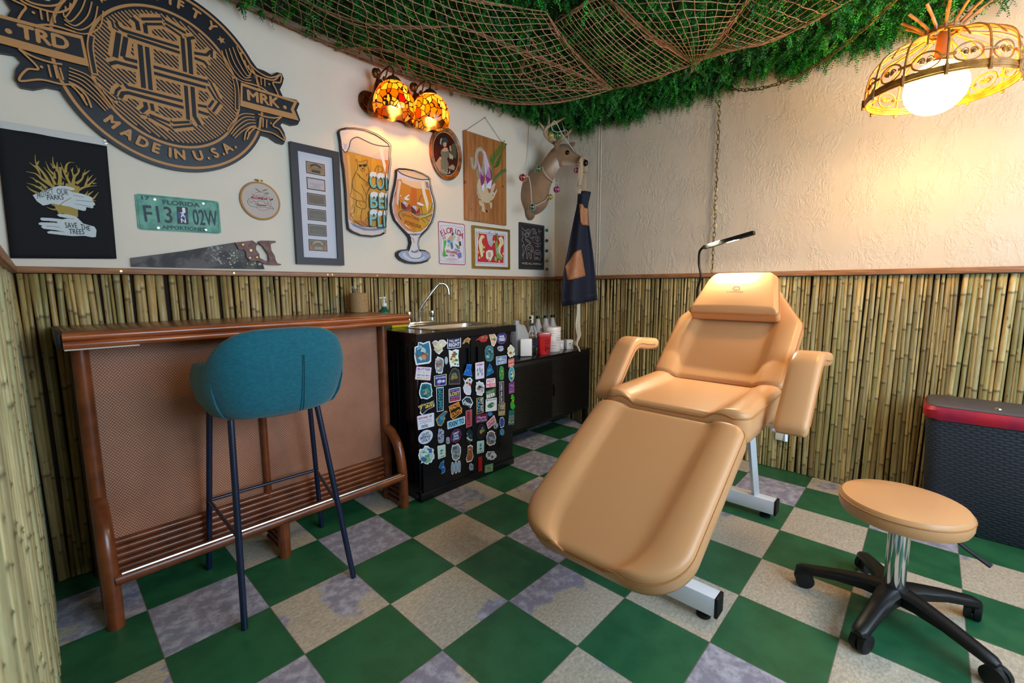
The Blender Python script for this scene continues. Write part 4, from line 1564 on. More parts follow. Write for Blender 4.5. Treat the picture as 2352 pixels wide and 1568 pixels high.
def stained_glass():
    n = NT('stained_glass')
    vo = n.node('ShaderNodeTexVoronoi', feature='DISTANCE_TO_EDGE')
    vc = n.node('ShaderNodeTexVoronoi', feature='F1')
    wv = n.noise(n.obj(), 11, 2, out='Color')
    dv = n.node('ShaderNodeVectorMath', operation='MULTIPLY_ADD')
    n.put(dv.inputs[0], wv)
    dv.inputs[1].default_value = (0.05, 0.05, 0.05)
    n.put(dv.inputs[2], n.mapping(n.obj(), (1, 1, 0.8)))
    for q in (vo, vc):
        n.put(q.inputs['Vector'], dv.outputs[0])
        q.inputs['Scale'].default_value = 31
    lead = n.step(vo.outputs['Distance'], 0.045, 0.075)
    sp = n.node('ShaderNodeSeparateColor')
    n.put(sp.inputs[0], vc.outputs['Color'])
    colr = n.ramp(sp.outputs[0], [(0.0, lin('#ffbf55')), (0.28, lin('#f79a1c')), (0.48, lin('#ffd282')), (0.66, lin('#ea7a10')), (0.82, lin('#c94c0a')), (0.93, lin('#ffe9b4')), (0.985, lin('#a3180c'))])
    for e in n.t.nodes:
        if e.type == 'VALTORGB':
            e.color_ramp.interpolation = 'CONSTANT'
    col = n.mix(lead, lin('#1a0c04'), colr)
    tr = n.node('ShaderNodeBsdfTranslucent')
    em = n.node('ShaderNodeEmission')
    n.put(tr.inputs[0], n.mix(0.72, col, lin('#000000')))
    n.put(em.inputs[0], n.mix(1.0, col, colr, 'MULTIPLY'))
    n.put(em.inputs[1], n.math('MULTIPLY', lead, 0.62))
    ad = n.node('ShaderNodeAddShader')
    gls = n.node('ShaderNodeMixShader')
    gg = n.node('ShaderNodeBsdfGlossy')
    gg.inputs['Roughness'].default_value = 0.2
    n.put(gls.inputs[0], 0.06)
    n.t.links.new(tr.outputs[0], gls.inputs[1])
    n.t.links.new(gg.outputs[0], gls.inputs[2])
    n.t.links.new(gls.outputs[0], ad.inputs[0])
    n.t.links.new(em.outputs[0], ad.inputs[1])
    n.t.links.new(ad.outputs[0], n.t.nodes['Material Output'].inputs['Surface'])
    return n.mat


M_GLASS = stained_glass()
sc = thing('wall_sconce', 'bronze two light wall sconce with amber stained glass shades and mermaid figures', 'sconce', (0.50, 1.385, 2.18))
b = MB()
for dy, hz, hx in ((0.0, 0.058, 0.285), (0.010, 0.044, 0.270), (0.018, 0.030, 0.255), (0.026, 0.016, 0.24)):
    rr_ = rrect(0.535 - hx, 0.535 + hx, 2.185 - hz, 2.185 + hz, hz * 0.9, 6)
    b.prism(rr_, lambda a, c_, w_: (a, w_, c_), YB - 0.010 - dy, YB - 0.001)
b.build('back_plate', M_BRZ, sc)
for k, x_ in enumerate((0.33, 0.575)):
    c_ = V((x_ - 0.008, 1.318, 2.178))
    f = MB()
    # tail curling at the plate, torso leaning out, head and raised arms
    body = resample([c_ + V(p) for p in ((0.03, 0.045, -0.05), (-0.015, 0.03, -0.055), (-0.03, 0.0, -0.03), (-0.02, -0.015, 0.01), (-0.004, -0.02, 0.05), (0.002, -0.025, 0.09), (0.0, -0.028, 0.118))], sub=4)
    nb = len(body)
    rad = [0.006, 0.009, 0.012, 0.015, 0.017, 0.019, 0.021, 0.021, 0.020, 0.019, 0.018, 0.017, 0.016, 0.016, 0.017, 0.018, 0.019, 0.020, 0.020, 0.018, 0.016, 0.013, 0.010, 0.008, 0.007]
    f.tube(body, rad[:nb], 10)
    f.ball(c_ + V((0.0, -0.03, 0.142)), (0.017, 0.018, 0.021), 12)
    f.ball(c_ + V((-0.008, -0.018, 0.140)), (0.021, 0.020, 0.026), 12)
    for t in (0, 1):
        f.tube(resample([c_ + V(p) for p in ((0.012, -0.02 - 0.014 * t, 0.108), (0.030, -0.03 - 0.012 * t, 0.085), (0.042, -0.035 - 0.004 * t, 0.118))]), 0.0055, 7)
    f.tube([c_ + V((0.05, 0.05, -0.05)), c_ + V((0.03, 0.045, -0.05))], 0.008, 8)
    f.build('mermaid_figure', M_BRZ, sc)
    p = MB().tube([c_ + V((0.036, -0.034, 0.10)), c_ + V((0.066, -0.050, 0.215))], 0.0046, 8)
    p.tube([c_ + V((0.034, -0.034, 0.112)), c_ + V((0.040, -0.036, 0.124))], 0.012, 10)
    p.build('torch_pole', mat('bronze_gold', '#b06a24', 0.35, 0.8), sc)
for k, (x_, z_) in enumerate(((0.365, 2.092), (0.612, 2.098))):
    y_ = 1.205
    R_ = 0.112
    n_ = 48
    pr = [(0.030, 0.166), (0.052, 0.158), (0.078, 0.138), (0.097, 0.108), (0.108, 0.075), (0.1125, 0.045), (0.111, 0.020), (0.106, 0.0)]
    vs, fs = [], []
    for r_, zz in pr:
        for j in range(n_):
            a = 2 * PI * j / n_
            dz = 0.006 * math.cos(a * 8) if zz < 0.01 else (0.003 * math.cos(a * 8) if zz < 0.03 else 0)
            vs.append((x_ + r_ * math.cos(a), y_ + r_ * math.sin(a), z_ + zz + dz))
    for i in range(len(pr) - 1):
        for j in range(n_):
            fs.append((i * n_ + j, i * n_ + (j + 1) % n_, (i + 1) * n_ + (j + 1) % n_, (i + 1) * n_ + j))
    shd = MB().add(vs, fs).build('glass_shade', M_GLASS, sc, label='lit amber stained glass shade')
    MB().lathe([(0.043, 0.160), (0.040, 0.176), (0.026, 0.190), (0.010, 0.197), (0.006, 0.205), (0, 0.206)], (x_, y_, z_), 20).build('shade_cap', M_BRZ, shd)
    hk = resample([(x_, y_, z_ + 0.205), (x_ + 0.004, y_, z_ + 0.225), (x_ - 0.004, y_ + 0.01, z_ + 0.245), (x_, y_ + 0.05, z_ + 0.258), (x_ - 0.01, y_ + 0.11, z_ + 0.235), (x_ - 0.015, YB - 0.03, z_ + 0.16), (x_ - 0.01, YB - 0.012, z_ + 0.11)])
    MB().tube(hk, 0.0045, 8).build('arm', M_BRZ, sc)
    MB().ball((x_, y_, z_ + 0.062), 0.027, 14).build('bulb', mat('lit_bulb', '#ffffff', 0.4, emit='#ffaa48', estr=150.0), shd)

# ============================================================ DEER HEAD MOUNT
def DP(cx, cy, y):
    return bpix(1180 + cx * 0.17857, 240 + cy * 0.17857, 1, y)


def towards(p, d):
    return p + (CAM - p).normalized() * d


deer = thing('deer_head', 'mounted antlered deer head in the corner with its nose to the right', 'taxidermy', tuple(DP(240, 1170, 1.384)))
SPN = [(240, 1175, 1.383, .150, .128), (250, 1160, 1.365, .158, .132), (285, 1075, 1.325, .130, .110), (340, 985, 1.285, .100, .090), (405, 895, 1.245, .080, .074),
       (465, 800, 1.205, .070, .064), (520, 720, 1.175, .070, .060), (575, 668, 1.145, .079, .062), (640, 655, 1.105, .086, .060), (700, 678, 1.065, .074, .050),
       (760, 706, 1.028, .054, .040), (815, 724, .995, .042, .033), (865, 740, .968, .036, .029), (905, 752, .948, .031, .026), (930, 760, .935, .022, .019)]
dm = MB()
dm.cols = []
pts = [DP(a, b_, y) for a, b_, y, _, _ in SPN]
fine = resample([tuple(p) + (q[3], q[4]) for p, q in zip(pts, SPN)], sub=3)
nk = 28
BRN, TANC, WHT, DRK = [np.array(lin(h)[:3]) for h in ('#745639', '#a58565', '#d9cfc2', '#4a382b')]
vup = UP
for i, q in enumerate(fine):
    p = V(q[:3])
    t = (V(fine[min(i + 1, len(fine) - 1)][:3]) - V(fine[max(i - 1, 0)][:3])).normalized()
    nn = (vup - t * vup.dot(t)).normalized()
    bb = t.cross(nn)
    f = i / (len(fine) - 1)
    for j in range(nk):
        a = 2 * PI * j / nk
        dm.v.append(tuple(p + nn * (q[3] * math.cos(a)) + bb * (q[4] * math.sin(a))))
        under = -math.cos(a)
        c_ = BRN * (1 - .4 * max(0, -under)) + TANC * (.4 * max(0, -under) + 0.25)
        if 0.30 < f < 0.55 and under > 0.35:
            k_ = min(1, (under - .35) * 2.2) * min(1, (f - .30) * 9) * min(1, (.55 - f) * 14)
            c_ = c_ * (1 - k_) + WHT * k_
        if f > 0.62 and under > 0.55:
            k_ = min(1, (under - .55) * 3) * 0.75
            c_ = c_ * (1 - k_) + WHT * k_
        if f > 0.5 and under < -0.6:
            c_ = c_ * 0.62
        if f > 0.90:
            c_ = c_ * (1 - (f - .9) * 6) + DRK * ((f - .9) * 6)
        dm.cols.append((*np.clip(c_, 0, 1), 1))
for i in range(len(fine) - 1):
    for j in range(nk):
        dm.f.append((i * nk + j, i * nk + (j + 1) % nk, (i + 1) * nk + (j + 1) % nk, (i + 1) * nk + j))
        dm.m.append(0)
dm.f += [tuple(range(nk - 1, -1, -1)), tuple((len(fine) - 1) * nk + j for j in range(nk))]
dm.m += [0, 0]
# brisket tip, brow and ears join the same skin
o = len(dm.v)
for c_, r_, colr in ((DP(215, 1365, 1.365), (0.055, 0.03, 0.075), BRN), (towards(DP(688, 622, 1.08), 0.045), (0.026, 0.026, 0.024), TANC * 1.15)):
    k0 = len(dm.v)
    dm.ball(c_, r_, 16)
    dm.cols += [(*colr, 1)] * (len(dm.v) - k0)
for base, mid, tip, y0, y1, y2 in (((548, 590), (555, 510), (606, 420), 1.115, 1.10, 1.09), ((700, 545), (745, 515), (788, 488), 1.13, 1.135, 1.14)):
    k0 = len(dm.v)
    b0, b1, b2 = towards(DP(*base, y0), 0.03), towards(DP(*mid, y1), 0.03), towards(DP(*tip, y2), 0.03)
    dm.tube(resample([b0, b0.lerp(b1, .5), b1, b1.lerp(b2, .6), b2], sub=4), [.011, .013, .015, .017, .019, .020, .021, .0215, .0215, .021, .020, .018, .015, .012, .009, .006, .002], 12, flat=0.4, up=FWD)
    dm.cols += [(*(BRN * 0.95), 1)] * (len(dm.v) - k0)


def fur_material():
    n = NT('deer_fur')
    f = n.noise(n.mapping(n.obj(), (1, 1, 1)), 190, 4, 0.7)
    g = n.noise(n.obj(), 14, 4)
    c = n.mix(n.math('MULTIPLY', n.step(f, 0.35, 0.7), 0.5), n.attr('Col').outputs['Color'], n.mix(0.55, n.attr('Col').outputs['Color'], lin('#c2a486')))
    c = n.mix(n.math('MULTIPLY', n.step(g, 0.45, 0.7), 0.25), c, lin('#5d452f'))
    n.bump(f, 0.25, 0.004)
    n.b.inputs['Sheen Weight'].default_value = 0.15
    return n.set(Base_Color=c, Roughness=0.8)


body = dm.build('head_and_neck', fur_material(), deer, sharp=0)
MB().ball(towards(DP(690, 620, 1.08), 0.060), 0.0185, 16).build('eye', mat('glass_eye', '#0a0706', 0.06), deer)
nb = MB().ball(DP(922, 752, .934), (0.022, 0.022, 0.024), 16).build('nose', mat('wet_nose', '#141215', 0.25), deer)
MB().tube(resample([towards(DP(800, 780, .99), .03), towards(DP(845, 790, .97), .03), towards(DP(895, 780, .945), .026)]), 0.0018, 6).build('mouth_line', mat('dark_mouth', '#2c1c14', 0.7), deer)
M_ANT = mat('antler_bone', '#8a6a4c', 0.5, col2='#b59a78', scale=24, bump=0.2, bscale=90)
for beams in ([([(525, 500), (450, 440), (400, 370), (430, 292), (540, 232), (675, 162)], (1.135, 1.12, 1.105, 1.09, 1.07, 1.05), (.013, .013, .013, .012, .010, .003)),
               ([(405, 345), (370, 285), (318, 222)], (1.105, 1.11, 1.12), (.009, .007, .002)), ([(440, 282), (452, 210), (447, 138)], (1.09, 1.095, 1.10), (.009, .007, .002))],
              [([(605, 470), (640, 410), (705, 365), (755, 290), (785, 245), (772, 200)], (1.15, 1.15, 1.15, 1.14, 1.13, 1.12), (.012, .012, .011, .009, .007, .003)),
               ([(660, 385), (645, 310), (612, 212)], (1.155, 1.16, 1.17), (.008, .006, .002))]):
    b = MB()
    for q, ys_, rs_ in beams:
        pp = resample([tuple(DP(*c_, y)) + (r_,) for c_, y, r_ in zip(q, ys_, rs_)], sub=5)
        b.tube([p[:3] for p in pp], [p[3] for p in pp], 9)
    b.build('antler', M_ANT, deer)

# glass float garland looped round the neck and antlers
gar = thing('float_garland', 'white cord garland of small coloured glass floats draped over the deer', 'garland', tuple(DP(235, 1320, 1.20)))
M_CORD = mat('white_cord', '#cfc6c2', 0.6)


def near(cx, cy, y, d=0.0):
    return towards(DP(cx, cy, y), d)


b = MB()
b.tube(resample([near(198, 246, 1.38), near(190, 500, 1.37), near(184, 760, 1.35), near(178, 915, 1.28, .03)]), 0.0022, 6)
b.tube(resample([near(120, 935, 1.25, .05), near(185, 925, 1.26, .10), near(207, 985, 1.26, .13), near(222, 1100, 1.27, .145), near(236, 1270, 1.29, .14), near(290, 1296, 1.29, .13), near(360, 1262, 1.28, .11), near(410, 1230, 1.27, .09), near(450, 1165, 1.26, .07)]), 0.0032, 7)
b.tube(resample([near(330, 830, 1.26, .03), near(372, 800, 1.25, .05), near(382, 850, 1.23, .075), near(440, 935, 1.22, .085), near(505, 985, 1.215, .075), near(560, 1012, 1.21, .05), near(572, 965, 1.20, .02)]), 0.0030, 7)
b.tube(resample([near(500, 330, 1.08, .01), near(486, 272, 1.08, .02), near(512, 214, 1.08, .02), near(545, 232, 1.07, .02), near(620, 372, 1.07, .03), near(700, 492, 1.06, .05), near(785, 612, 1.03, .055)]), 0.0027, 7)
b.tube(resample([near(500, 330, 1.08, .01), near(545, 352, 1.10), near(620, 345, 1.12), near(662, 325, 1.14), near(690, 350, 1.15), near(704, 400, 1.16), near(700, 470, 1.17)]), 0.0027, 7)
b.build('cord', M_CORD, gar)
for cx_, cy_, y, d, h_, r_ in ((115, 940, 1.25, .05, '#b3122a', .027), (316, 832, 1.27, .02, '#157a2b', .0255), (555, 1094, 1.21, .05, '#b01a78', .027), (470, 1190, 1.24, .05, '#b59a15', .0225), (235, 1320, 1.29, .155, '#0c5160', .025),
                              (476, 402, 1.09, .0, '#b0a02a', .023), (577, 405, 1.11, .02, '#1e7f22', .0265), (806, 846, .985, .0, '#c01d86', .022)):
    c_ = near(cx_, cy_, y, d)
    fl = MB().ball(c_, r_, 20).build('glass_float', mat('float_' + h_[1:], h_, 0.08, trans=0.35, coat=0.6), gar)
    nt_ = MB()
    for k in range(3):
        a = PI * k / 3 + 0.3
        ax1, ax2 = V((math.cos(a), math.sin(a), 0)), V((0, 0, 1))
        nt_.tube([c_ + ax1 * ((r_ + .0007) * math.cos(q)) + ax2 * ((r_ + .0007) * math.sin(q)) for q in [2 * PI * i / 20 for i in range(20)]], 0.0011, 5, closed=True)
    nt_.tube([c_ + V(((r_ + .0007) * math.cos(q), (r_ + .0007) * math.sin(q), 0)) for q in [2 * PI * i / 20 for i in range(20)]], 0.0011, 5, closed=True)
    nt_.build('net_wrap', mat('float_net', '#d9d2a8', 0.6), fl)

# ============================================================ DENIM APRON HUNG FROM THE NOSE
def AP(cx, cy, y):
    return bpix(1270 + cx * 0.23593, 350 + cy * 0.23593, 1, y)


M_DEN = mat('dark_denim', '#15192a', 0.8, col2='#1e2438', scale=140, stretch=(1, 1, 4), bump=0.15, bscale=500)
M_LEA = mat('tan_leather', '#b98059', 0.55, col2='#aa7350', scale=30, bump=0.06)
M_STR = mat('tan_webbing', '#b7a184', 0.75, bump=0.15, bscale=300)
apr = thing('apron', 'dark denim apron with tan leather pockets hanging from the deer nose', 'apron', tuple(AP(250, 900, .95)))
ROWS = [(385, 245, 368), (420, 240, 362), (490, 236, 346), (545, 226, 340), (640, 205, 348), (740, 185, 358), (850, 163, 374), (950, 145, 387), (1080, 118, 402), (1200, 98, 413), (1300, 84, 421), (1380, 76, 427), (1440, 80, 431), (1500, 88, 432)]


def ap_y(t, f):
    yl, yr = 0.975 + 0.035 * f, 0.935 - 0.030 * f
    return yl + (yr - yl) * t - 0.020 * math.sin(PI * t) * (1 - 0.2 * f) + (0.012 + 0.014 * f) * math.sin(t * 9.0 + 0.6 + f * 0.8) * min(1, f * 2.5 + 0.1)


nc = 22
b = MB()
vs = []
for i, (ry_, xl_, xr_) in enumerate(ROWS):
    f = i / (len(ROWS) - 1)
    for j in range(nc + 1):
        t = j / nc
        dy = 0
        if i == len(ROWS) - 1:
            dy = -62 * t
        elif i >= len(ROWS) - 4:
            dy = -62 * t * ((i - len(ROWS) + 4) / 4 + 0.25) * 0.8
        if i == 0:
            dy = (18 if j == 0 else 0) - 10 * math.sin(PI * t)
        vs.append(AP(xl_ + (xr_ - xl_) * t, ry_ + dy, ap_y(t, f)))
fs = []
for i in range(len(ROWS) - 1):
    for j in range(nc):
        fs.append((i * (nc + 1) + j, i * (nc + 1) + j + 1, (i + 1) * (nc + 1) + j + 1, (i + 1) * (nc + 1) + j))
ao = b.add(vs, fs).build('apron_body', M_DEN, apr, sharp=0)
so = ao.modifiers.new('thickness', 'SOLIDIFY')
so.thickness = 0.003
so.offset = -1


def ap_point(cx, cy, lift=0.006):
    k = 0
    while k < len(ROWS) - 2 and ROWS[k + 1][0] < cy:
        k += 1
    a, c_ = ROWS[k], ROWS[k + 1]
    u_ = min(1, max(0, (cy - a[0]) / (c_[0] - a[0])))
    xl_, xr_ = a[1] + (c_[1] - a[1]) * u_, a[2] + (c_[2] - a[2]) * u_
    t = min(1, max(0, (cx - xl_) / (xr_ - xl_)))
    return towards(AP(cx, cy, ap_y(t, (k + u_) / (len(ROWS) - 1))), lift)


for poly in ([(258, 500), (286, 505), (300, 535), (338, 548), (343, 640), (350, 712), (285, 705), (270, 672), (262, 580)],
             [(118, 1108), (165, 1040), (210, 975), (240, 955), (272, 945), (292, 1060), (315, 1195), (308, 1205), (150, 1245), (138, 1232)]):
    # fan of small facets so the leather follows the folds
    b = MB()
    cx_, cy_ = sum(p[0] for p in poly) / len(poly), sum(p[1] for p in poly) / len(poly)
    ed = []
    for i in range(len(poly)):
        a, c_ = poly[i], poly[(i + 1) % len(poly)]
        for k in range(4):
            ed.append((a[0] + (c_[0] - a[0]) * k / 4, a[1] + (c_[1] - a[1]) * k / 4))
    vs, R_ = [], 6
    for r_ in range(R_ + 1):
        for p in ed:
            s_ = 1 - r_ / R_ * 0.999
            vs.append(ap_point(cx_ + (p[0] - cx_) * s_, cy_ + (p[1] - cy_) * s_, 0.007))
    n_ = len(ed)
    fs = [(r_ * n_ + j, r_ * n_ + (j + 1) % n_, (r_ + 1) * n_ + (j + 1) % n_, (r_ + 1) * n_ + j) for r_ in range(R_) for j in range(n_)]
    pk = b.add(vs, fs).build('pocket', M_LEA, apr, sharp=0, label='tan leather pocket')
    so = pk.modifiers.new('thickness', 'SOLIDIFY')
    so.thickness = 0.003
st = MB()
for rw in ((ROWS[0][0] + 22, 250, 356), (1425, 86, 424)):
    st.tube([ap_point(rw[1] + (rw[2] - rw[1]) * k / 14, rw[0] - (60 * k / 14 if rw[0] > 1000 else 0) + (14 if rw[0] > 1000 else 0), 0.004) for k in range(15)], 0.0008, 5)
st.build('stitching', mat('orange_thread', '#7a5a3a', 0.7), ao)
b = MB()
b.tube(resample([AP(256, 400, .955), AP(256, 330, .95), AP(262, 250, .945), AP(268, 150, .935), AP(272, 85, .925), AP(286, 52, .928), AP(306, 46, .955), AP(320, 80, .99), AP(320, 150, 1.0), AP(312, 230, .985), AP(309, 300, .97), AP(307, 372, .955)]), 0.0135, 8, flat=0.16, up=RIGHT.cross(V((0, 0, 1))))
b.tube(resample([AP(272, 90, .920), AP(280, 180, .93), AP(268, 270, .94), AP(250, 335, .945)]), 0.010, 8, flat=0.16, up=RIGHT.cross(V((0, 0, 1))))
b.build('neck_strap', M_STR, apr, label='tan webbing neck strap')
b = MB()
for cx_, cy_, y in ((255, 335, .943), (305, 205, .975)):
    c_ = AP(cx_, cy_, y)
    b.tube([c_ + RIGHT * dx + V((0, 0, dz)) for dx, dz in ((-.016, -.010), (.016, -.010), (.016, .010), (-.016, .010))], 0.0022, 6, closed=True)
b.build('buckle', M_BRASS, apr)


def T6(cx, cy, y):
    return bpix(1160 + cx * 0.14027, 680 + cy * 0.14027, 1, y)


b = MB()
b.tube(resample([T6(1205, 120, .955), T6(1206, 300, .965), T6(1205, 450, .97), T6(1212, 560, .972), T6(1218, 640, .975), T6(1180, 730, .985), T6(1152, 800, .990)]), 0.0125, 8, flat=0.14, up=RIGHT.cross(V((0, 0, 1))))
b.tube(resample([T6(1190, 140, .955), T6(1185, 300, .96), T6(1165, 450, .965), T6(1175, 570, .968), T6(1196, 680, .972), T6(1180, 790, .965), T6(1205, 850, .950), T6(1226, 905, .940)]), 0.006, 8, flat=0.3, up=RIGHT.cross(V((0, 0, 1))))
b.build('waist_tie', mat('cream_tie', '#cfc8b6', 0.75), apr, label='cream waist tie dangling to the cabinet top')

# ============================================================ SUPPLIES ON THE BLACK CABINET
TZ = 0.6455
M_PE = mat('frosted_plastic', '#d5dbe2', 0.35, trans=0.45, ior=1.3)
M_LIQ = mat('clear_liquid', '#e6edf2', 0.05, trans=0.9, ior=1.33)
M_LAB = mat('white_label', '#e9ecf1', 0.45)
M_LABB = mat('blue_label', '#17509c', 0.45)

BT = ['clear alcohol bottle just behind the spray bottle', 'clear alcohol bottle behind the gap left of the red container', 'clear alcohol bottle behind the white tub', 'clear alcohol bottle nearest the corner of the room']
bx = [(1.522, 1.20), (1.613, 1.21), (1.712, 1.21), (1.80, 1.21)]
x_, y_ = bx[0]
bt = thing('alcohol_bottle', BT[0], 'bottle', (x_, y_, TZ), 'alcohol bottles in a row on the black cabinet')
MB().lathe([(0, 0), (0.040, 0.001), (0.043, 0.006), (0.043, 0.150), (0.040, 0.168), (0.026, 0.200), (0.0185, 0.230), (0.0185, 0.240), (0.0145, 0.244), (0.0145, 0.258), (0, 0.258)], (x_, y_, TZ), 24).build('bottle_body', M_PE, bt)
MB().lathe([(0, 0.248), (0.0165, 0.248), (0.0165, 0.268), (0, 0.269)], (x_, y_, TZ), 18).build('cap', M_BLK, bt)
lb_ = MB()
for z0_, z1_, mi_ in ((0.025, 0.105, 1), (0.105, 0.150, 0)):
    vs, fs = [], []
    for k in range(19):
        a = math.radians(-225 + 10 * k)
        for zz in (z0_, z1_):
            vs.append((x_ + 0.0436 * math.cos(a), y_ + 0.0436 * math.sin(a), TZ + zz))
    fs = [(2 * k, 2 * k + 2, 2 * k + 3, 2 * k + 1) for k in range(18)]
    lb_.add(vs, fs, mi_)
lo = lb_.build('label', [M_LAB, M_LABB], bt)


def cyl_art(cx_, cy_, r_, z_):
    return lambda a, b_, o=0.0: (cx_ + (r_ + o) * math.cos(math.radians(-135) + a / r_), cy_ + (r_ + o) * math.sin(math.radians(-135) + a / r_), z_ + b_)


at = Art(cyl_art(x_, y_, 0.0438, TZ))
at.text('99%', (-0.020, 0.040), (0.022, 0.040), 0.016, '#e9ecf1', bold=0.02)
at.text('Isopropyl', (-0.024, 0.082), (0.024, 0.082), 0.009, '#e9ecf1')
at.text('Alcohol', (-0.022, 0.066), (0.020, 0.066), 0.009, '#e9ecf1')
at.poly([(-0.004, 0.130), (0.022, 0.130), (0.022, 0.146), (-0.004, 0.146)], '#2a5fae')
at.build('label_print', lo)
for (x_, y_), lab in zip(bx[1:], BT[1:]):
    c_ = copy_tree(bt)
    c_.location = (x_, y_, TZ)
    c_['label'] = lab

jug = thing('plastic_jug', 'translucent half full plastic jug with a handle beside the sink cabinet', 'jug', (1.328, 1.15, TZ))
jx, jy = 1.328, 1.15
rg = []
for hx, hy, z_, ox in ((.066, .046, 0, 0), (.070, .050, .006, 0), (.070, .050, .135, 0), (.066, .048, .160, -.003), (.050, .040, .195, -.012), (.026, .026, .225, -.030), (.020, .020, .232, -.034), (.020, .020, .255, -.034)):
    rg.append([(jx + ox + (x - jx), jy + (y - jy), TZ + z_) for x, y in rrect(jx - hx, jx + hx, jy - hy, jy + hy, min(hx, hy) * 0.55)])
loft(rg).build('jug_body', M_PE, jug)
MB().tube(resample([(jx + .012, jy, TZ + .205), (jx + .045, jy, TZ + .205), (jx + .064, jy, TZ + .180), (jx + .070, jy, TZ + .150), (jx + .072, jy, TZ + .10)]), 0.013, 12).build('jug_handle', M_PE, jug)

spr = thing('spray_bottle', 'clear spray bottle with a white and black trigger head', 'bottle', (1.452, 1.135, TZ))
q = (1.452, 1.135, TZ)
MB().lathe([(0, 0), (0.030, 0.001), (0.033, 0.006), (0.033, 0.13), (0.026, 0.165), (0.014, 0.195), (0.013, 0.212), (0, 0.212)], q, 22).build('bottle_body', M_CLR, spr)
b = MB().lathe([(0, 0.208), (0.017, 0.208), (0.017, 0.226), (0, 0.226)], q, 18)
b.build('cap', M_BLK, spr)
hx_ = Matrix.Rotation(math.radians(-150), 4, 'Z')
hx_.translation = V(q)
b = MB().box(-0.030, 0.040, -0.011, 0.011, 0.252, 0.284, 0, 0.006, M=hx_).box(-0.012, 0.012, -0.010, 0.010, 0.224, 0.256, 0, 0.003, M=hx_)
b.build('spray_head', mat('white_plastic', '#e6e8ea', 0.35), spr)
b = MB().box(0.040, 0.056, -0.008, 0.008, 0.262, 0.280, 0, 0.003, M=hx_)
b.tube([hx_ @ V((0.030, 0, 0.256)), hx_ @ V((0.040, 0, 0.235)), hx_ @ V((0.048, 0, 0.205))], [0.007, 0.006, 0.005], 8)
b.build('trigger', M_BLK, spr)

shp = thing('sharps_container', 'red plastic sharps container with a clear lid on the black cabinet', 'container', (1.475, 1.035, TZ))
ax_ = math.radians(-38)
Ms = Matrix.Rotation(ax_, 4, 'Z')
Ms.translation = V((1.475, 1.035, TZ))


def srect(hx, hy, z_, r_):
    return [tuple(Ms @ V((x, y, z_))) for x, y in rrect(-hx, hx, -hy, hy, r_, 4)]


loft([srect(.040, .038, 0, .010), srect(.041, .039, .004, .010), srect(.046, .044, .140, .010)]).build('container_body', mat('red_plastic', '#c4161c', 0.32, coat=0.2), shp, sharp=30)
loft([srect(.049, .047, .137, .010), srect(.049, .047, .150, .010), srect(.046, .044, .152, .010), srect(.044, .042, .162, .010), srect(.03, .03, .163, .01)]).build('container_lid', mat('pink_clear_lid', '#e0787c', 0.15, trans=0.4), shp)
sa = Art(lambda a, b_, o=0.0: tuple(Ms @ V((a, -(0.0395 + 0.005 * b_ / 0.14 + 0.0004 + o), b_))))
BK_ = '#2a0608'
sa.text('BIOHAZARD', (-0.002, 0.100), (0.036, 0.100), 0.009, BK_, bold=0.02)
for k, wd in enumerate((.034, .038, .030, .036)):
    sa.stroke([(-0.001, 0.092 - 0.005 * k), (-0.001 + wd, 0.092 - 0.005 * k)], 0.0016, BK_, up=False)
sa.stroke([(0.0, 0.117), (0.034, 0.117)], 0.0022, BK_)
sa.stroke([(0.006, 0.02), (0.006, 0.068)], 0.006, BK_)
for k in range(3):
    a = PI / 2 + 2 * PI * k / 3
    c_ = (0.024 + 0.0065 * math.cos(a), 0.045 + 0.0065 * math.sin(a))
    sa.stroke([(c_[0] + 0.0062 * math.cos(a + q_), c_[1] + 0.0062 * math.sin(a + q_)) for q_ in [-2.4 + 4.8 * i / 12 for i in range(13)]], 0.003, BK_, up=False)
sa.stroke([(0.024 + 0.006 * math.cos(2 * PI * i / 16), 0.045 + 0.006 * math.sin(2 * PI * i / 16)) for i in range(16)], 0.0016, BK_, closed=True)
sa.stroke([(0.014, 0.018), (0.036, 0.018)], 0.003, BK_)
sa.build('warning_print', shp, label='black biohazard warning print')

tub = thing('wipes_tub', 'tall white plastic wipes tub between the red container and the apron tie', 'tub', (1.640, 1.085, TZ))
q = (1.640, 1.085, TZ)
MB().lathe([(0, 0), (0.062, 0.0), (0.065, 0.004), (0.065, 0.150), (0.063, 0.153), (0.063, 0.156), (0.067, 0.158), (0.067, 0.184), (0.064, 0.189), (0.02, 0.191), (0, 0.191)], q, 36).build('tub_body', mat('white_tub', '#e7e6e8', 0.35), tub)
ta = Art(cyl_art(q[0], q[1], 0.0653, TZ))
for z_, a0, a1, h_, wd in ((.143, -.05, .035, '#55565c', .003), (.128, -.02, .07, '#9a9ba2', .002), (.121, .0, .07, '#9a9ba2', .002), (.108, .018, .07, '#44464d', .003), (.092, .018, .07, '#44464d', .003), (.080, -.06, .06, '#b9bac2', .002), (.073, -.06, .06, '#b9bac2', .002), (.066, -.05, .06, '#b9bac2', .002),
                        (.050, -.05, .03, '#8d9099', .0035), (.030, -.03, .02, '#8d9099', .002)):
    ta.stroke([(a0 + (a1 - a0) * k / 10, z_) for k in range(11)], wd, h_)
ta.build('label_print', tub)

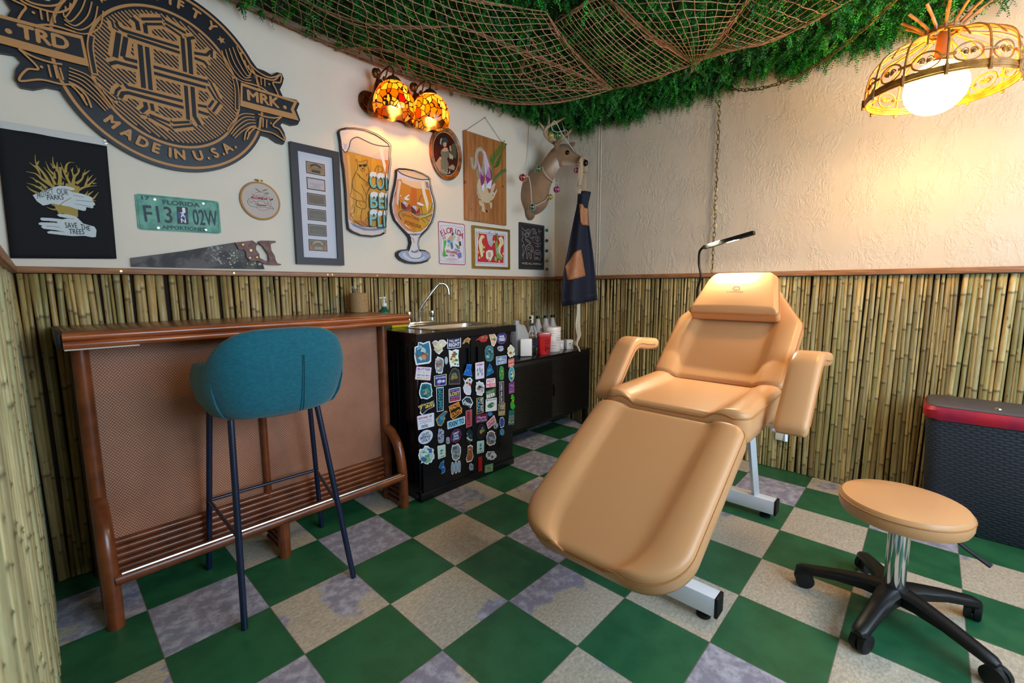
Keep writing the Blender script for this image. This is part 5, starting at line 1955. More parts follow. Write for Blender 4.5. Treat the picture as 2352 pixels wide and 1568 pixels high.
cardm = thing('card_box', 'upright white card box on the black cabinet by the sink cabinet corner', 'box', (1.285, 1.03, TZ))
Mc = Matrix.Rotation(math.radians(-35), 4, 'Z')
Mc.translation = V((1.290, 1.05, TZ))
MB().box(-0.042, 0.042, -0.012, 0.012, 0.004, 0.128, 0, 0.002, M=Mc).build('card', mat('white_card', '#eef0f4', 0.6), cardm)
MB().box(-0.046, 0.046, -0.020, 0.020, 0.0, 0.006, 0, 0.001, M=Mc).build('stand', M_BLK, cardm)
for k, (x_, y_, an, hx, h_, lab) in enumerate(((1.755, 1.11, -40, .036, .072, 'small white carton beside the wipes tub'), (1.820, 1.06, -30, .028, .075, 'small white carton with a black mark beside the apron tie'))):
    Mb = Matrix.Rotation(math.radians(an), 4, 'Z')
    Mb.translation = V((x_, y_, TZ))
    bxo = thing('carton', lab, 'box', (x_, y_, TZ), 'small white cartons on the black cabinet')
    MB().box(-hx, hx, -0.03, 0.03, 0, h_, 0, 0.0015, M=Mb).build('carton_body', mat('white_carton', '#dcdde2', 0.6), bxo)
    ca_ = Art(lambda a, b_, o=0.0, Mb=Mb: tuple(Mb @ V((a, -0.0304 - o, b_))))
    if k == 0:
        ca_.poly([(-.02, .02), (.026, .02), (.026, .045), (-.02, .045)], '#f2f3f6')
        ca_.stroke([(-.03, .055), (.03, .055)], .002, '#9a9ca4')
    else:
        ca_.ell((0.0, .045), .006, .006, '#3a3b40')
        ca_.stroke([(-.01, .032), (.01, .032)], .002, '#3a3b40')
    ca_.build('carton_print', bxo)

# ============================================================ THINGS ON THE BACK WALL
def board(name, parent, poly, t, m_, back=0.001, label=None, m_side=None):
    mb = MB().prism(poly, lambda a, b_, w_: (a, w_, b_), YB - back - t, YB - back, 0, 1 if m_side else None)
    return mb.build(name, [m_, m_side] if m_side else m_, parent, sharp=30, label=label)


def circ(c, r, n=64, a0=0, a1=2 * PI):
    return [(c[0] + r * math.cos(a0 + (a1 - a0) * i / n), c[1] + r * math.sin(a0 + (a1 - a0) * i / n)) for i in range(n)]


def mapped(cr, pts):
    return [cr(*p) for p in pts]


# ---- carved round emblem sign
EY = YB - 0.024
TAN_, BLK_ = '#c08a52', '#15161b'
E1 = crop(0, 0, 0.29762, EY)
E2 = crop(210, 20, 0.19136, EY)
C0 = (-0.613, 2.012)
emb = thing('emblem_sign', 'large black and tan carved wooden emblem sign in the upper left', 'sign', (C0[0], YB, C0[1] - 0.38))
M_EBLK = mat('black_stained_board', '#14151a', 0.42, col2='#1b1d24', scale=40, stretch=(1, 1, 8))
wing = [(1700, 330), (1760, 375), (1840, 380), (1885, 400), (1930, 450), (1985, 525), (2040, 545), (2100, 578), (2135, 556), (2175, 565), (2192, 605), (2180, 650), (2160, 690), (2185, 745), (2290, 770), (2312, 800), (2290, 850), (2318, 925), (2300, 960), (2250, 965), (2185, 940), (2165, 965), (2195, 1020), (2208, 1075), (2190, 1112), (2140, 1098), (2080, 1055), (1990, 1030), (1950, 1060), (1920, 1110), (1875, 1125), (1830, 1100), (1700, 1000)]
wr = mapped(E1, wing)


def mir(p):
    return (max(2 * C0[0] - p[0], XL + 0.006), p[1])


wl = [mir(p) for p in wr]
board('wing_panel', emb, wr, 0.022, M_EBLK)
board('wing_panel', emb, wl[::-1], 0.022, M_EBLK)
board('round_panel', emb, circ(C0, 0.367, 96), 0.0235, M_EBLK)
a = Art(wall_plane(EY - 0.0008), step=0.00030, rough=0.55)
a.stroke(circ(C0, 0.351, 96), 0.010, TAN_, closed=True)
a.ell(C0, 0.258, 0.272, TAN_, 96)
a.ell(C0, 0.248, 0.262, BLK_, 96)
# diagonal hatching in the disc
s_ = -0.36
dv, nv = V((math.cos(-0.72), math.sin(-0.72))), V((math.sin(0.72), math.cos(0.72)))
while s_ < 0.36:
    if abs(s_) < 0.245:
        h_ = math.sqrt(0.249 ** 2 - s_ * s_)
        p = V(C0) + nv * s_
        a.stroke([tuple(p - dv * h_), tuple(p + dv * h_)], 0.0052, TAN_, up=False)
    s_ += 0.0128
a.up()
PXM = 0.19136 * 0.00165
BARS = [([(290, 165), (320, 225), (380, 265), (1050, 468)], 42), ([(430, 325), (1060, 532)], 42), ([(325, 295), (285, 588)], 62), ([(412, 345), (372, 580)], 58),
        ([(395, 600), (550, 640)], 48), ([(215, 665), (300, 645), (550, 712)], 46), ([(582, 435), (625, 955)], 58), ([(665, 462), (710, 978)], 52),
        ([(480, 110), (545, 165), (565, 265)], 52), ([(640, 190), (655, 300)], 52), ([(600, 128), (845, 128)], 40), ([(640, 188), (850, 190)], 36),
        ([(880, 152), (1125, 295)], 40), ([(885, 200), (1075, 330)], 36), ([(1090, 355), (1122, 762)], 52), ([(1160, 350), (1172, 420), (1195, 788)], 56), ([(1150, 362), (1235, 350)], 42),
        ([(745, 700), (1395, 880)], 46), ([(750, 775), (1372, 948)], 46), ([(400, 905), (430, 945), (1095, 1112)], 44), ([(345, 1075), (375, 1015), (440, 1012), (1105, 1190)], 48),
        ([(1130, 925), (1160, 1335)], 50), ([(1210, 940), (1235, 1290), (1300, 1400)], 56), ([(285, 1040), (300, 985), (350, 945)], 34), ([(300, 1090), (330, 1110)], 26),
        ([(640, 1122), (655, 1190), (595, 1240)], 52), ([(720, 1140), (738, 1230)], 48), ([(700, 1278), (940, 1375)], 38), ([(700, 1300), (940, 1432)], 30), ([(975, 1372), (1180, 1362)], 38), ([(975, 1428), (1205, 1405)], 36),
        ([(1230, 535), (1380, 560), (1430, 510)], 42), ([(1235, 595), (1350, 640), (1395, 695)], 40), ([(1440, 500), (1440, 590)], 34), ([(1395, 935), (1495, 1095)], 34), ([(1432, 900), (1530, 1085)], 30),
        ([(1462, 1105), (1405, 1185)], 36), ([(1530, 1130), (1455, 1240)], 36), ([(1275, 1160), (1385, 1182)], 40), ([(1280, 1235), (1400, 1275)], 46), ([(245, 155), (265, 230), (320, 265)], 24), ([(580, 1265), (660, 1280)], 18)]
for pts, wd in BARS:
    a.stroke(mapped(E2, pts), (wd + 78) * PXM, TAN_, up=False)
a.up()
for pts, wd in BARS:
    a.stroke(mapped(E2, pts), wd * 0.86 * PXM, BLK_, up=False)
a.up()
# lettering round the ring
for ch_, ang in (('F', 93), ('I', 86), ('F', 79.5), ('T', 69.7), ('Y', 58.3)):
    a.arc_text(ch_, C0, 0.297, math.radians(ang), math.radians(ang), 0.036, TAN_, bold=0.045)
star = []
sc_c = (C0[0] + 0.300 * math.cos(math.radians(48.5)), C0[1] + 0.300 * math.sin(math.radians(48.5)))
for m_ in (1, -1):
    cc = sc_c if m_ > 0 else (2 * C0[0] - sc_c[0], sc_c[1])
    a.poly([(cc[0] + (0.017 if k % 2 == 0 else 0.0075) * math.cos(PI / 2 + 0.4 * m_ + PI * k / 5), cc[1] + (0.017 if k % 2 == 0 else 0.0075) * math.sin(PI / 2 + 0.4 * m_ + PI * k / 5)) for k in range(10)], TAN_)
for ch_, ang in zip('MADEINU.S.A.', (-132.5, -122, -112.4, -103.9, -95.1, -88.8, -76, -69.3, -62.9, -57.2, -51.8, -45.6)):
    a.arc_text(ch_, C0, 0.320, math.radians(ang), math.radians(ang), 0.038, TAN_, bold=0.045, inward=True)
# banners with letters, ribbons and tails (right traced, left mirrored)
for fl in (False, True):
    def g(pts):
        q = mapped(E1, pts)
        return [mir(p) for p in q] if fl else q
    a.poly(g([(1852, 640), (1990, 690), (2290, 785), (2262, 848), (2300, 935), (1990, 860), (1848, 822)]), TAN_)
    a.poly(g([(1866, 668), (2000, 712), (2262, 795), (2236, 846), (2250, 880), (1990, 815), (1866, 782)]), BLK_)
    a.ell(g([(2192, 832)])[0], 0.0085, 0.0085, TAN_, 14)
    for k in range(5):
        a.stroke(g([(1706 + 28 * k, 395 - 8 * k), (1745 + 30 * k, 520 - 12 * k), (1835 + 22 * k, 620 - 10 * k), (1935 - 2 * k, 655 - 28 * k)]), 0.0042, TAN_, smooth=True, up=False)
        a.stroke(g([(1748 + 14 * k, 1010 + 15 * k), (1790 + 18 * k, 945 + 18 * k), (1862 + 16 * k, 885 + 24 * k), (1955 + 4 * k, 888 + 22 * k)]), 0.0042, TAN_, smooth=True, up=False)
    for q in ([(1850, 418), (1868, 470), (1900, 520), (1962, 580), (2040, 612), (2110, 622), (2160, 580), (2156, 640), (2100, 642), (2120, 690), (2142, 738)], [(1845, 415), (1880, 425), (1925, 500), (1985, 560), (2060, 600), (2110, 600), (2158, 578)],
              [(1885, 642), (2000, 676), (2090, 735), (2146, 745)], [(1880, 1085), (1895, 1020), (1945, 985), (2010, 1010), (2100, 1032), (2190, 1085), (2150, 1005), (2100, 970), (2166, 905)], [(1985, 885), (2040, 905), (2110, 915), (2166, 905)], [(1900, 1080), (1930, 1020), (1970, 985)]):
        a.stroke(g(q), 0.0062, TAN_, smooth=True, up=False)
    for q in ([(1976, 592), (1978, 650)], [(2006, 600), (2010, 662)], [(2036, 612), (2038, 672)], [(2000, 912), (1994, 978)], [(2025, 915), (2022, 985)], [(2052, 925), (2050, 992)], [(1880, 470), (1890, 500)], [(1910, 510), (1915, 545)], [(1908, 1050), (1918, 1020)]):
        a.stroke(g(q), 0.0050, TAN_, up=False)
    for q in ((2070, 655), (2084, 955)):
        a.ell(g([q])[0], 0.0045, 0.0045, TAN_, 10, up=False)
    a.stroke(g([(1800, 600), (1822, 700), (1825, 860)]), 0.020, TAN_, smooth=True, up=False)
    a.up()
    a.stroke(g([(1802, 612), (1822, 700), (1824, 850)]), 0.011, BLK_, smooth=True)
for txt, p, q in (('MRK', E1(1906, 776), E1(2146, 838)), ('TRD', E1(150, 300), E1(530, 398))):
    a.text(txt, p, q, 0.043, TAN_, bold=0.04, upv=(0, 1))
a.build('carved_design', emb, label='raised tan carved lettering and monogram')

# ---- black banner with hands and tree
ban = thing('black_banner', 'black fabric banner with white hands and a golden tree in the left corner', 'banner', (-0.985, YB, 1.25))
BY = YB - 0.006
nb_ = 24
vs = []
for i in range(nb_ + 1):
    for j in range(13):
        t, s_ = j / 12, i / nb_
        xl_, xr_ = -1.128 - 0.006 * s_, -0.838 - 0.008 * s_
        vs.append((xl_ + (xr_ - xl_) * t, BY - 0.003 - 0.0025 * math.sin(t * 5 + s_ * 2), 1.703 - (0.444 + 0.010 * (1 - t) - 0.003) * s_))
fs = [(i * 13 + j, i * 13 + j + 1, (i + 1) * 13 + j + 1, (i + 1) * 13 + j) for i in range(nb_) for j in range(12)]
bf = MB().add(vs, fs).build('banner_cloth', mat('black_canvas', '#13141a', 0.85, bump=0.2, bscale=700), ban, sharp=0)
so = bf.modifiers.new('thickness', 'SOLIDIFY')
so.thickness = 0.0015
MB().box(-1.135, -0.836, BY - 0.007, BY, 1.699, 1.725, 0, 0.002).build('header_tape', mat('white_canvas', '#cfcfcb', 0.75), ban, label='white canvas header tape')
for x_ in (-1.122, -0.842):
    MB().tube([(x_ + 0.0052 * math.cos(2 * PI * k / 14), BY - 0.008, 1.712 + 0.0052 * math.sin(2 * PI * k / 14)) for k in range(14)], 0.0022, 6, closed=True).build('grommet', M_STEEL, ban)
BA = crop(40, 340, 0.14028, BY - 0.008)
a = Art(wall_plane(BY - 0.0068), rough=0.8)
GO, HW = '#a8924a', '#c9d4d6'
BR = 0.00028
for q, wd in (([(880, 1110), (880, 900), (905, 600)], 150), ([(720, 1070), (640, 930), (560, 900)], 60), ([(780, 1070), (740, 900)], 60), ([(680, 1000), (570, 1000), (475, 960)], 34),
              ([(600, 640), (420, 520), (300, 420), (145, 385)], 46), ([(540, 600), (440, 430), (310, 260), (290, 105)], 44), ([(330, 330), (270, 290), (190, 230)], 30), ([(320, 260), (355, 205)], 28), ([(300, 280), (350, 380), (390, 480)], 40),
              ([(620, 600), (540, 440), (430, 310)], 40), ([(600, 430), (520, 350), (460, 215)], 34), ([(690, 610), (690, 430), (590, 260), (580, 140)], 48), ([(650, 380), (650, 225)], 34), ([(600, 330), (540, 240)], 26), ([(610, 500), (610, 380)], 40),
              ([(740, 600), (760, 545)], 30), ([(880, 620), (770, 400), (705, 235)], 40), ([(700, 310), (720, 450), (790, 520)], 34), ([(790, 400), (800, 290), (850, 235), (935, 235)], 34), ([(810, 480), (840, 390)], 28),
              ([(910, 620), (930, 480), (1000, 390), (960, 280)], 44), ([(930, 480), (900, 400), (870, 330)], 30), ([(890, 380), (910, 315)], 26), ([(1000, 390), (1020, 320)], 26), ([(960, 580), (1060, 500), (1110, 350)], 40), ([(1090, 430), (1190, 360)], 28), ([(1070, 470), (1080, 395)], 24),
              ([(950, 710), (1100, 640), (1300, 610)], 44), ([(1110, 640), (1160, 450)], 34), ([(1150, 620), (1290, 490)], 30), ([(1140, 540), (1240, 435)], 28), ([(1230, 580), (1300, 570)], 24), ([(1090, 800), (1160, 700)], 30), ([(1150, 770), (1250, 700)], 28), ([(1240, 830), (1330, 720)], 26), ([(1220, 850), (1290, 865)], 22),
              ([(480, 660), (360, 560), (200, 470)], 40), ([(430, 690), (280, 610), (150, 570)], 36), ([(340, 740), (220, 680), (150, 620)], 34), ([(400, 640), (290, 640)], 26), ([(330, 560), (250, 480)], 26)):
    a.stroke(mapped(BA, q), wd * BR * 0.9, GO, smooth=True, up=False, taper=wd < 60)
a.up()
a.poly(mapped(BA, [(250, 770), (420, 700), (600, 640), (680, 615), (800, 620), (930, 655), (945, 680), (900, 690), (830, 685), (900, 720), (1050, 745), (1200, 795), (1240, 830), (1225, 855), (1270, 905), (1270, 935), (1240, 940), (1245, 975), (1220, 985), (1130, 965), (1120, 1020), (1080, 1028), (960, 995), (860, 960), (770, 945), (690, 930), (570, 905), (500, 925), (420, 940), (320, 870)]), HW)
a.poly(mapped(BA, [(345, 1225), (380, 1215), (640, 1220), (660, 1205), (400, 1185), (370, 1160), (390, 1138), (560, 1145), (740, 1165), (830, 1150), (680, 1120), (645, 1090), (690, 1075), (830, 1085), (960, 1120), (1080, 1235), (1260, 1285), (1295, 1340), (1285, 1455), (1220, 1460), (1100, 1435), (900, 1440), (700, 1420), (500, 1395), (485, 1370), (540, 1355), (760, 1370), (640, 1345), (430, 1320), (385, 1290), (410, 1270), (350, 1250)]), HW)
DK = '#2a2d33'
for q in ([(910, 765), (1090, 805)], [(940, 910), (1200, 960)], [(960, 850), (1230, 880)], [(700, 660), (850, 680)], [(660, 1230), (500, 1190)], [(700, 1300), (560, 1275), (470, 1280)], [(770, 1375), (600, 1340)], [(760, 1140), (930, 1160)]):
    a.stroke(mapped(BA, q), 0.0012, DK, up=False)
a.stroke(mapped(BA, [(700, 930), (760, 880), (880, 815)]), 0.0025, GO)
for t, p, q, h_ in (('PROTECT', (330, 830), (590, 752), 85), ('OUR', (650, 748), (835, 772), 80), ('PARKS', (490, 850), (760, 842), 72), ('SAVE', (785, 1305), (985, 1312), 85), ('THE', (1040, 1325), (1195, 1358), 80), ('TREES', (850, 1405), (1100, 1412), 80)):
    a.text(t, BA(*p), BA(*q), h_ * 0.00024, DK, bold=0.0, upv=(0, 1))
a.build('printed_design', ban, label='golden tree and two white hands print')

# ---- licence plate
pl = thing('license_plate', 'weathered green embossed license plate under the emblem sign', 'plate', (-0.617, YB, 1.38))
PLY = YB - 0.006
PS = crop(300, 430, 0.14881, PLY)
c4 = mapped(PS, [(62, 90), (1360, 215), (1402, 718), (118, 650)])


def quadmap(c4):
    tl, tr, br, bl = [V(p) for p in c4]
    return lambda s_, t: tuple((tl * (1 - s_) + tr * s_) * (1 - t) + (bl * (1 - s_) + br * s_) * t)


QP = quadmap(c4)
out = [QP(x, y) for x, y in rrect(0, 1, 0, 1, 0.055, 5)]
out = [QP(min(1, max(0, x)), min(1, max(0, y))) for x, y in [(0.5 + (p[0] - .5), 0.5 + (p[1] - .5)) for p in rrect(0, 1, 0, 1, 0.06, 5)]]
M_GRN = mat('weathered_green_metal', '#6fae97', 0.5, col2='#4f8f7c', scale=26, bump=0.1, detail=5)
board('plate_body', pl, out, 0.003, M_GRN, back=0.002)
ring_ = MB().tube([(QP(0.5 + (x - .5) * .955, 0.5 + (y - .5) * .93)[0], YB - 0.0055, QP(0.5 + (x - .5) * .955, 0.5 + (y - .5) * .93)[1]) for x, y in rrect(0, 1, 0, 1, 0.06, 5)], 0.0016, 6, closed=True)
ring_.build('embossed_rim', M_GRN, pl)
a = Art(wall_plane(YB - 0.0052), rough=0.5)
DG = '#1c3b3a'
for t, s0, s1, tb, h_ in (('17', 0.07, 0.155, 0.155, .0145), ('FLORIDA', 0.305, 0.745, 0.235, .0180), ('APPORTIONED', 0.270, 0.815, 0.945, .0150)):
    a.text(t, QP(s0, tb), QP(s1, tb), h_, DG, bold=0.03)
for t, s0, s1 in (('F13', 0.085, 0.400), ('02W', 0.655, 0.965)):
    a.text(t, QP(s0, 0.765), QP(s1, 0.755), 0.066, '#16292f', bold=0.012)
a.poly([QP(.462, .27), QP(.593, .27), QP(.586, .77), QP(.455, .77)], '#1b1d2a')
a.poly([QP(.462, .43), QP(.592, .50), QP(.588, .62), QP(.459, .62)], '#2c3f78')
for ch_, tb in (('J', .415), ('A', .575), ('N', .735)):
    a.text(ch_, QP(.500, tb), QP(.555, tb), .0175, '#e9ebee', bold=0.03)
a.build('plate_lettering', pl, label='dark raised plate numbers and words')
for s_, t in ((.215, .125), (.795, .115), (.225, .925), (.80, .905)):
    p = QP(s_, t)
    MB().cyl((p[0], YB - 0.0052, p[1]), (p[0], YB - 0.0075, p[1]), 0.0045, n=10).build('rivet', M_STEEL, pl)

# ---- embroidery hoop
HY = YB - 0.010
HS = crop(540, 400, 0.07013, HY)
hp_ = thing('embroidery_hoop', 'round wooden embroidery hoop with red and green stitching beside the tall frame', 'hoop', (-0.295, YB, 1.48))
hc_ = ((HS(220, 800)[0] + HS(1425, 950)[0]) / 2, (HS(830, 320)[1] + HS(900, 1430)[1]) / 2)
HR = 0.0855
MB().tube([(hc_[0] + HR * math.cos(2 * PI * k / 56), YB - 0.007, hc_[1] + HR * math.sin(2 * PI * k / 56)) for k in range(56)], 0.0052, 8, closed=True, up=(0, 1, 0)).build('hoop_ring', mat('birch_wood', '#b98a55', 0.5), hp_)
MB().cyl((hc_[0], YB - 0.010, hc_[1]), (hc_[0], YB - 0.002, hc_[1]), HR - 0.002, n=56).build('linen', mat('grey_linen', '#c4bbb4', 0.9, bump=0.2, bscale=600), hp_)
b = MB().cyl((hc_[0] - 0.018, YB - 0.008, hc_[1] + HR + 0.012), (hc_[0] + 0.016, YB - 0.008, hc_[1] + HR + 0.012), 0.0032, n=10).box(hc_[0] - 0.005, hc_[0] + 0.007, YB - 0.012, YB - 0.004, hc_[1] + HR + 0.002, hc_[1] + HR + 0.014)
b.build('clamp_screw', M_BRASS, hp_)
a = Art(wall_plane(YB - 0.0102), rough=0.8)
RD, OL = '#a3283c', '#3d5044'
HM = lambda pts: mapped(HS, pts)
a.stroke(HM([(560, 840), (560, 740), (640, 640), (800, 580), (960, 630), (1080, 750), (1165, 900), (1160, 1040), (1080, 1140), (930, 1195), (770, 1150), (680, 1080)]), .0014, '#b0565a', smooth=True)
a.poly(HM([(850, 560), (950, 500), (1080, 490), (1050, 520), (950, 555)]), '#7f8f5a')
a.poly(HM([(950, 620), (1030, 590), (1130, 630), (1050, 665)]), '#7d9664')
a.stroke(HM([(665, 465), (830, 590)]), .0030, '#5d4a4c')
for q in ([(540, 640), (640, 710), (760, 690), (880, 735), (950, 690), (1000, 745), (1100, 780), (1240, 790)], [(545, 760), (450, 810), (410, 900), (450, 1000), (570, 1060), (760, 1080), (950, 1085), (1140, 1110), (1265, 1150), (1220, 1080), (1120, 1030)],
          [(480, 870), (520, 940), (570, 900), (630, 870), (660, 930), (760, 970), (720, 900), (760, 880), (950, 895), (990, 960), (1110, 985), (1050, 930), (1100, 890)], [(620, 980), (840, 1000), (1100, 1030)]):
    a.stroke(HM(q), .0012, OL, smooth=True, up=False)
a.poly(HM([(1090, 800), (1150, 830), (1230, 800), (1240, 845), (1150, 860)]), '#2f3a38')
a.text('FLORIDA', HS(545, 800), HS(1060, 850), .0105, RD, bold=.04, upv=(0, 1))
a.text('Native', HS(720, 1035), HS(1010, 1048), .0060, RD, bold=.03, upv=(0, 1))
a.build('stitched_picture', hp_)

# ---- hand saw resting on the rail
saw = thing('hand_saw', 'old rusty hand saw with a worn brown handle resting on the rail', 'saw', (-0.51, YB, 1.225))
SAY = YB - 0.012
SW = crop(300, 430, 0.14881, SAY)
M_RUST = mat('rusty_blade', '#57514e', 0.55, 0.35, col2='#33302f', scale=16, detail=6, bump=0.15, bscale=80, lo=0.42, hi=0.6)
blade = mapped(SW, [(5, 1100), (0, 1090), (800, 985), (1600, 852), (1780, 840), (1900, 950), (2040, 1180), (2070, 1262), (1000, 1245), (15, 1225)])
MB().prism(blade, lambda x, z, w_: (x, w_, z), SAY, SAY + 0.002).build('blade', M_RUST, saw, sharp=30)
a = Art(wall_plane(SAY - 0.0003), rough=0.6)
rnd = random.Random(12)
for cx_, cy_, sx_, sy_, kk, hh in ((1590, 1080, 60, 70, 26, '#b9bda4'), (1380, 1120, 60, 60, 16, '#98a09a'), (1330, 960, 90, 35, 20, '#8f9694'), (1950, 1175, 70, 14, 14, '#a9ab8e'), (1250, 1080, 80, 50, 12, '#86898c')):
    for _ in range(kk):
        p = SW(cx_ + rnd.gauss(0, sx_), cy_ + rnd.gauss(0, sy_))
        r_ = rnd.uniform(.0015, .0055)
        n_ = 7
        if p[1] < 1.232:
            continue
        a.poly([(p[0] + r_ * rnd.uniform(.5, 1.3) * math.cos(2 * PI * k / n_), p[1] + r_ * rnd.uniform(.5, 1.1) * math.sin(2 * PI * k / n_)) for k in range(n_)], hh, up=False)
a.build('worn_patches', saw)
M_SWH = mat('worn_saw_handle', '#5f342c', 0.5, col2='#7a5148', scale=40, bump=0.12)
o1 = [(1600, 855), (1870, 822), (1925, 860), (1965, 880), (1930, 905), (1925, 960), (1975, 1030), (1985, 1090), (2090, 1145), (2130, 1130), (2120, 1040), (2030, 905), (1985, 880), (1970, 845), (2000, 825), (2130, 825), (2228, 830), (2230, 855), (2170, 862), (2150, 890), (2165, 980), (2215, 1060), (2230, 1130), (2260, 1175), (2312, 1185), (2310, 1200), (2140, 1195), (2060, 1180), (1960, 1140), (1830, 1135), (1780, 1080), (1770, 1000), (1740, 965), (1660, 960), (1640, 920)]
MB().prism(mapped(SW, o1), lambda x, z, w_: (x, w_, z), SAY - 0.010, SAY + 0.010).build('handle', M_SWH, saw, sharp=30)
for q in ((1722, 886), (1845, 975), (1830, 1090), (1940, 1080)):
    p = SW(*q)
    MB().cyl((p[0], SAY - 0.0105, p[1]), (p[0], SAY - 0.0125, p[1]), 0.0062 if q[0] == 1845 else 0.0042, n=14).build('handle_rivet', M_BRASS, saw)


# ---- picture frames
def frame(name, label, x0, x1, z0, z1, fw, depth, m_, mat_col, cat='picture frame'):
    t = thing(name, label, cat, ((x0 + x1) / 2, YB, z0))
    b = MB()
    for q in (((x0, z0), (x1, z0), (x1 - fw, z0 + fw), (x0 + fw, z0 + fw)), ((x1, z0), (x1, z1), (x1 - fw, z1 - fw), (x1 - fw, z0 + fw)),
              ((x1, z1), (x0, z1), (x0 + fw, z1 - fw), (x1 - fw, z1 - fw)), ((x0, z1), (x0, z0), (x0 + fw, z0 + fw), (x0 + fw, z1 - fw))):
        b.prism(list(q), lambda a_, c_, w_: (a_, w_, c_), YB - depth, YB - 0.002)
    b.build('frame', m_, t, sharp=30)
    MB().box(x0 + fw * 0.8, x1 - fw * 0.8, YB - depth * 0.55, YB - 0.003, z0 + fw * 0.8, z1 - fw * 0.8).build('backing_board', paint(mat_col, 0.6), t)
    return t, Art(wall_plane(YB - depth * 0.55 - 0.0004), rough=0.5)


M_FBLK = mat('charcoal_frame', '#2b2d36', 0.45)
fr6, a = frame('card_collage', 'tall dark frame with six small vintage cards in a column', -0.143, 0.112, 1.265, 1.870, 0.036, 0.024, M_FBLK, '#c9cdda')
F6 = crop(660, 320, 0.19146, YB - 0.0136)
a.build  # the board is the white mount
cards = [((222, 258), (448, 300), (452, 440), (226, 405), '#8c7a60', '#4a3b2c'), ((230, 448), (452, 488), (456, 627), (234, 595), '#b9b3bd', '#6c6573'), ((236, 637), (458, 670), (462, 808), (240, 775), '#6b645c', '#5a544d'),
         ((242, 825), (464, 852), (467, 990), (246, 962), '#6a6962', '#8b877c'), ((248, 1012), (470, 1032), (473, 1168), (252, 1150), '#686862', '#8b877c'), ((255, 1195), (476, 1212), (479, 1346), (259, 1330), '#6e6a63', '#a59a86')]
for k, (p0, p1, p2, p3, h1, h2) in enumerate(cards):
    q4 = mapped(F6, (p0, p1, p2, p3))
    x0_ = sum(p[0] for p in q4[:1] + q4[3:]) / 2
    x1_ = sum(p[0] for p in q4[1:3]) / 2
    z1_, z0_ = (q4[0][1] + q4[1][1]) / 2, (q4[2][1] + q4[3][1]) / 2
    ca_ = Art(wall_plane(YB - 0.0136), rough=0.55)
    R4 = lambda a0, b0, a1, b1: [(x0_ + (x1_ - x0_) * a0, z0_ + (z1_ - z0_) * b0), (x0_ + (x1_ - x0_) * a1, z0_ + (z1_ - z0_) * b0), (x0_ + (x1_ - x0_) * a1, z0_ + (z1_ - z0_) * b1), (x0_ + (x1_ - x0_) * a0, z0_ + (z1_ - z0_) * b1)]
    ca_.poly(R4(0, 0, 1, 1), '#23232a')
    ca_.poly(R4(.04, .07, .96, .93), '#b5a98f')
    ca_.poly(R4(.06, .11, .94, .89), h1)
    rnd = random.Random(k)
    W_ = x1_ - x0_
    if k in (0, 5):
        ca_.poly(R4(.06, .11, .20, .45), '#a5764a', up=False)
        ca_.poly(R4(.80, .11, .94, .45), '#a5764a', up=False)
        ca_.poly(R4(.28, .14, .74, .36), h2, up=False)
        ca_.stroke([(x0_ + W_ * (.22 + .56 * i / 10), z0_ + (z1_ - z0_) * (.62 + .2 * math.sin(PI * i / 10))) for i in range(11)], .010, h2)
    for i in range(7):
        xx = x0_ + W_ * (.16 + .1 * i)
        ca_.stroke([(xx, z0_ + (z1_ - z0_) * .46), (xx + W_ * .05, z0_ + (z1_ - z0_) * .46), (xx + W_ * .05, z0_ + (z1_ - z0_) * .58)], .0016, h2 if k != 0 else '#5c3a2a', up=False)
    for i in range(3):
        w0 = rnd.uniform(.2, .35)
        ca_.stroke([(x0_ + W_ * w0, z0_ + (z1_ - z0_) * (.2 + .08 * i)), (x0_ + W_ * (1 - w0), z0_ + (z1_ - z0_) * (.2 + .08 * i))], .0010, h2, up=False)
    ca_.build('vintage_card', fr6)

gf, a = frame('gold_framed_print', 'gold framed red and yellow print below the hanging wood panel', 1.081, 1.462, 1.276, 1.577, 0.017, 0.020, mat('gold_leaf', '#b08d45', 0.28, 0.85), '#d3d5dd')
GS = crop(995, 500, 0.1148, YB - 0.0114)
gm = lambda pts: mapped(GS, pts)
a.stroke(gm([(870, 280), (1445, 345), (1425, 925), (855, 905)]), .0028, '#c05a72', closed=True)
a.poly(gm([(905, 310), (1420, 365), (1405, 905), (885, 880)]), '#c22a2e')
YL, WHc, INK = '#e2d7a0', '#e8e6e4', '#5e5a60'
for q, h_ in (([(930, 390), (960, 345), (1010, 350), (1030, 400), (985, 420), (970, 480), (1000, 560), (990, 650), (1000, 760), (960, 800), (940, 720), (915, 600), (900, 480)], YL), ([(1300, 400), (1360, 370), (1400, 430), (1410, 520), (1350, 600), (1340, 700), (1390, 780), (1340, 830), (1300, 700), (1290, 600), (1330, 500)], YL),
              ([(1060, 340), (1130, 290), (1200, 360), (1180, 430), (1200, 500), (1160, 590), (1110, 540), (1080, 450)], '#b9bcc4'), ([(1050, 680), (1100, 640), (1190, 650), (1200, 740), (1150, 860), (1110, 880), (1050, 800)], '#e6dcd2'), ([(1085, 700), (1140, 690), (1150, 770), (1110, 800)], '#c9a28c'),
              ([(1230, 500), (1270, 440), (1290, 560), (1300, 700), (1380, 800), (1360, 850), (1270, 800), (1240, 700)], '#7fa04c'), ([(1250, 600), (1285, 590), (1300, 720), (1270, 740)], '#9fb2b0'), ([(1220, 760), (1270, 800), (1260, 880), (1215, 850)], '#8db85e'), ([(1250, 330), (1270, 300), (1300, 420), (1270, 450)], '#6a8a4a')):
    a.poly(gm(q), h_)
    a.stroke(gm(q), .0012, INK, closed=True)
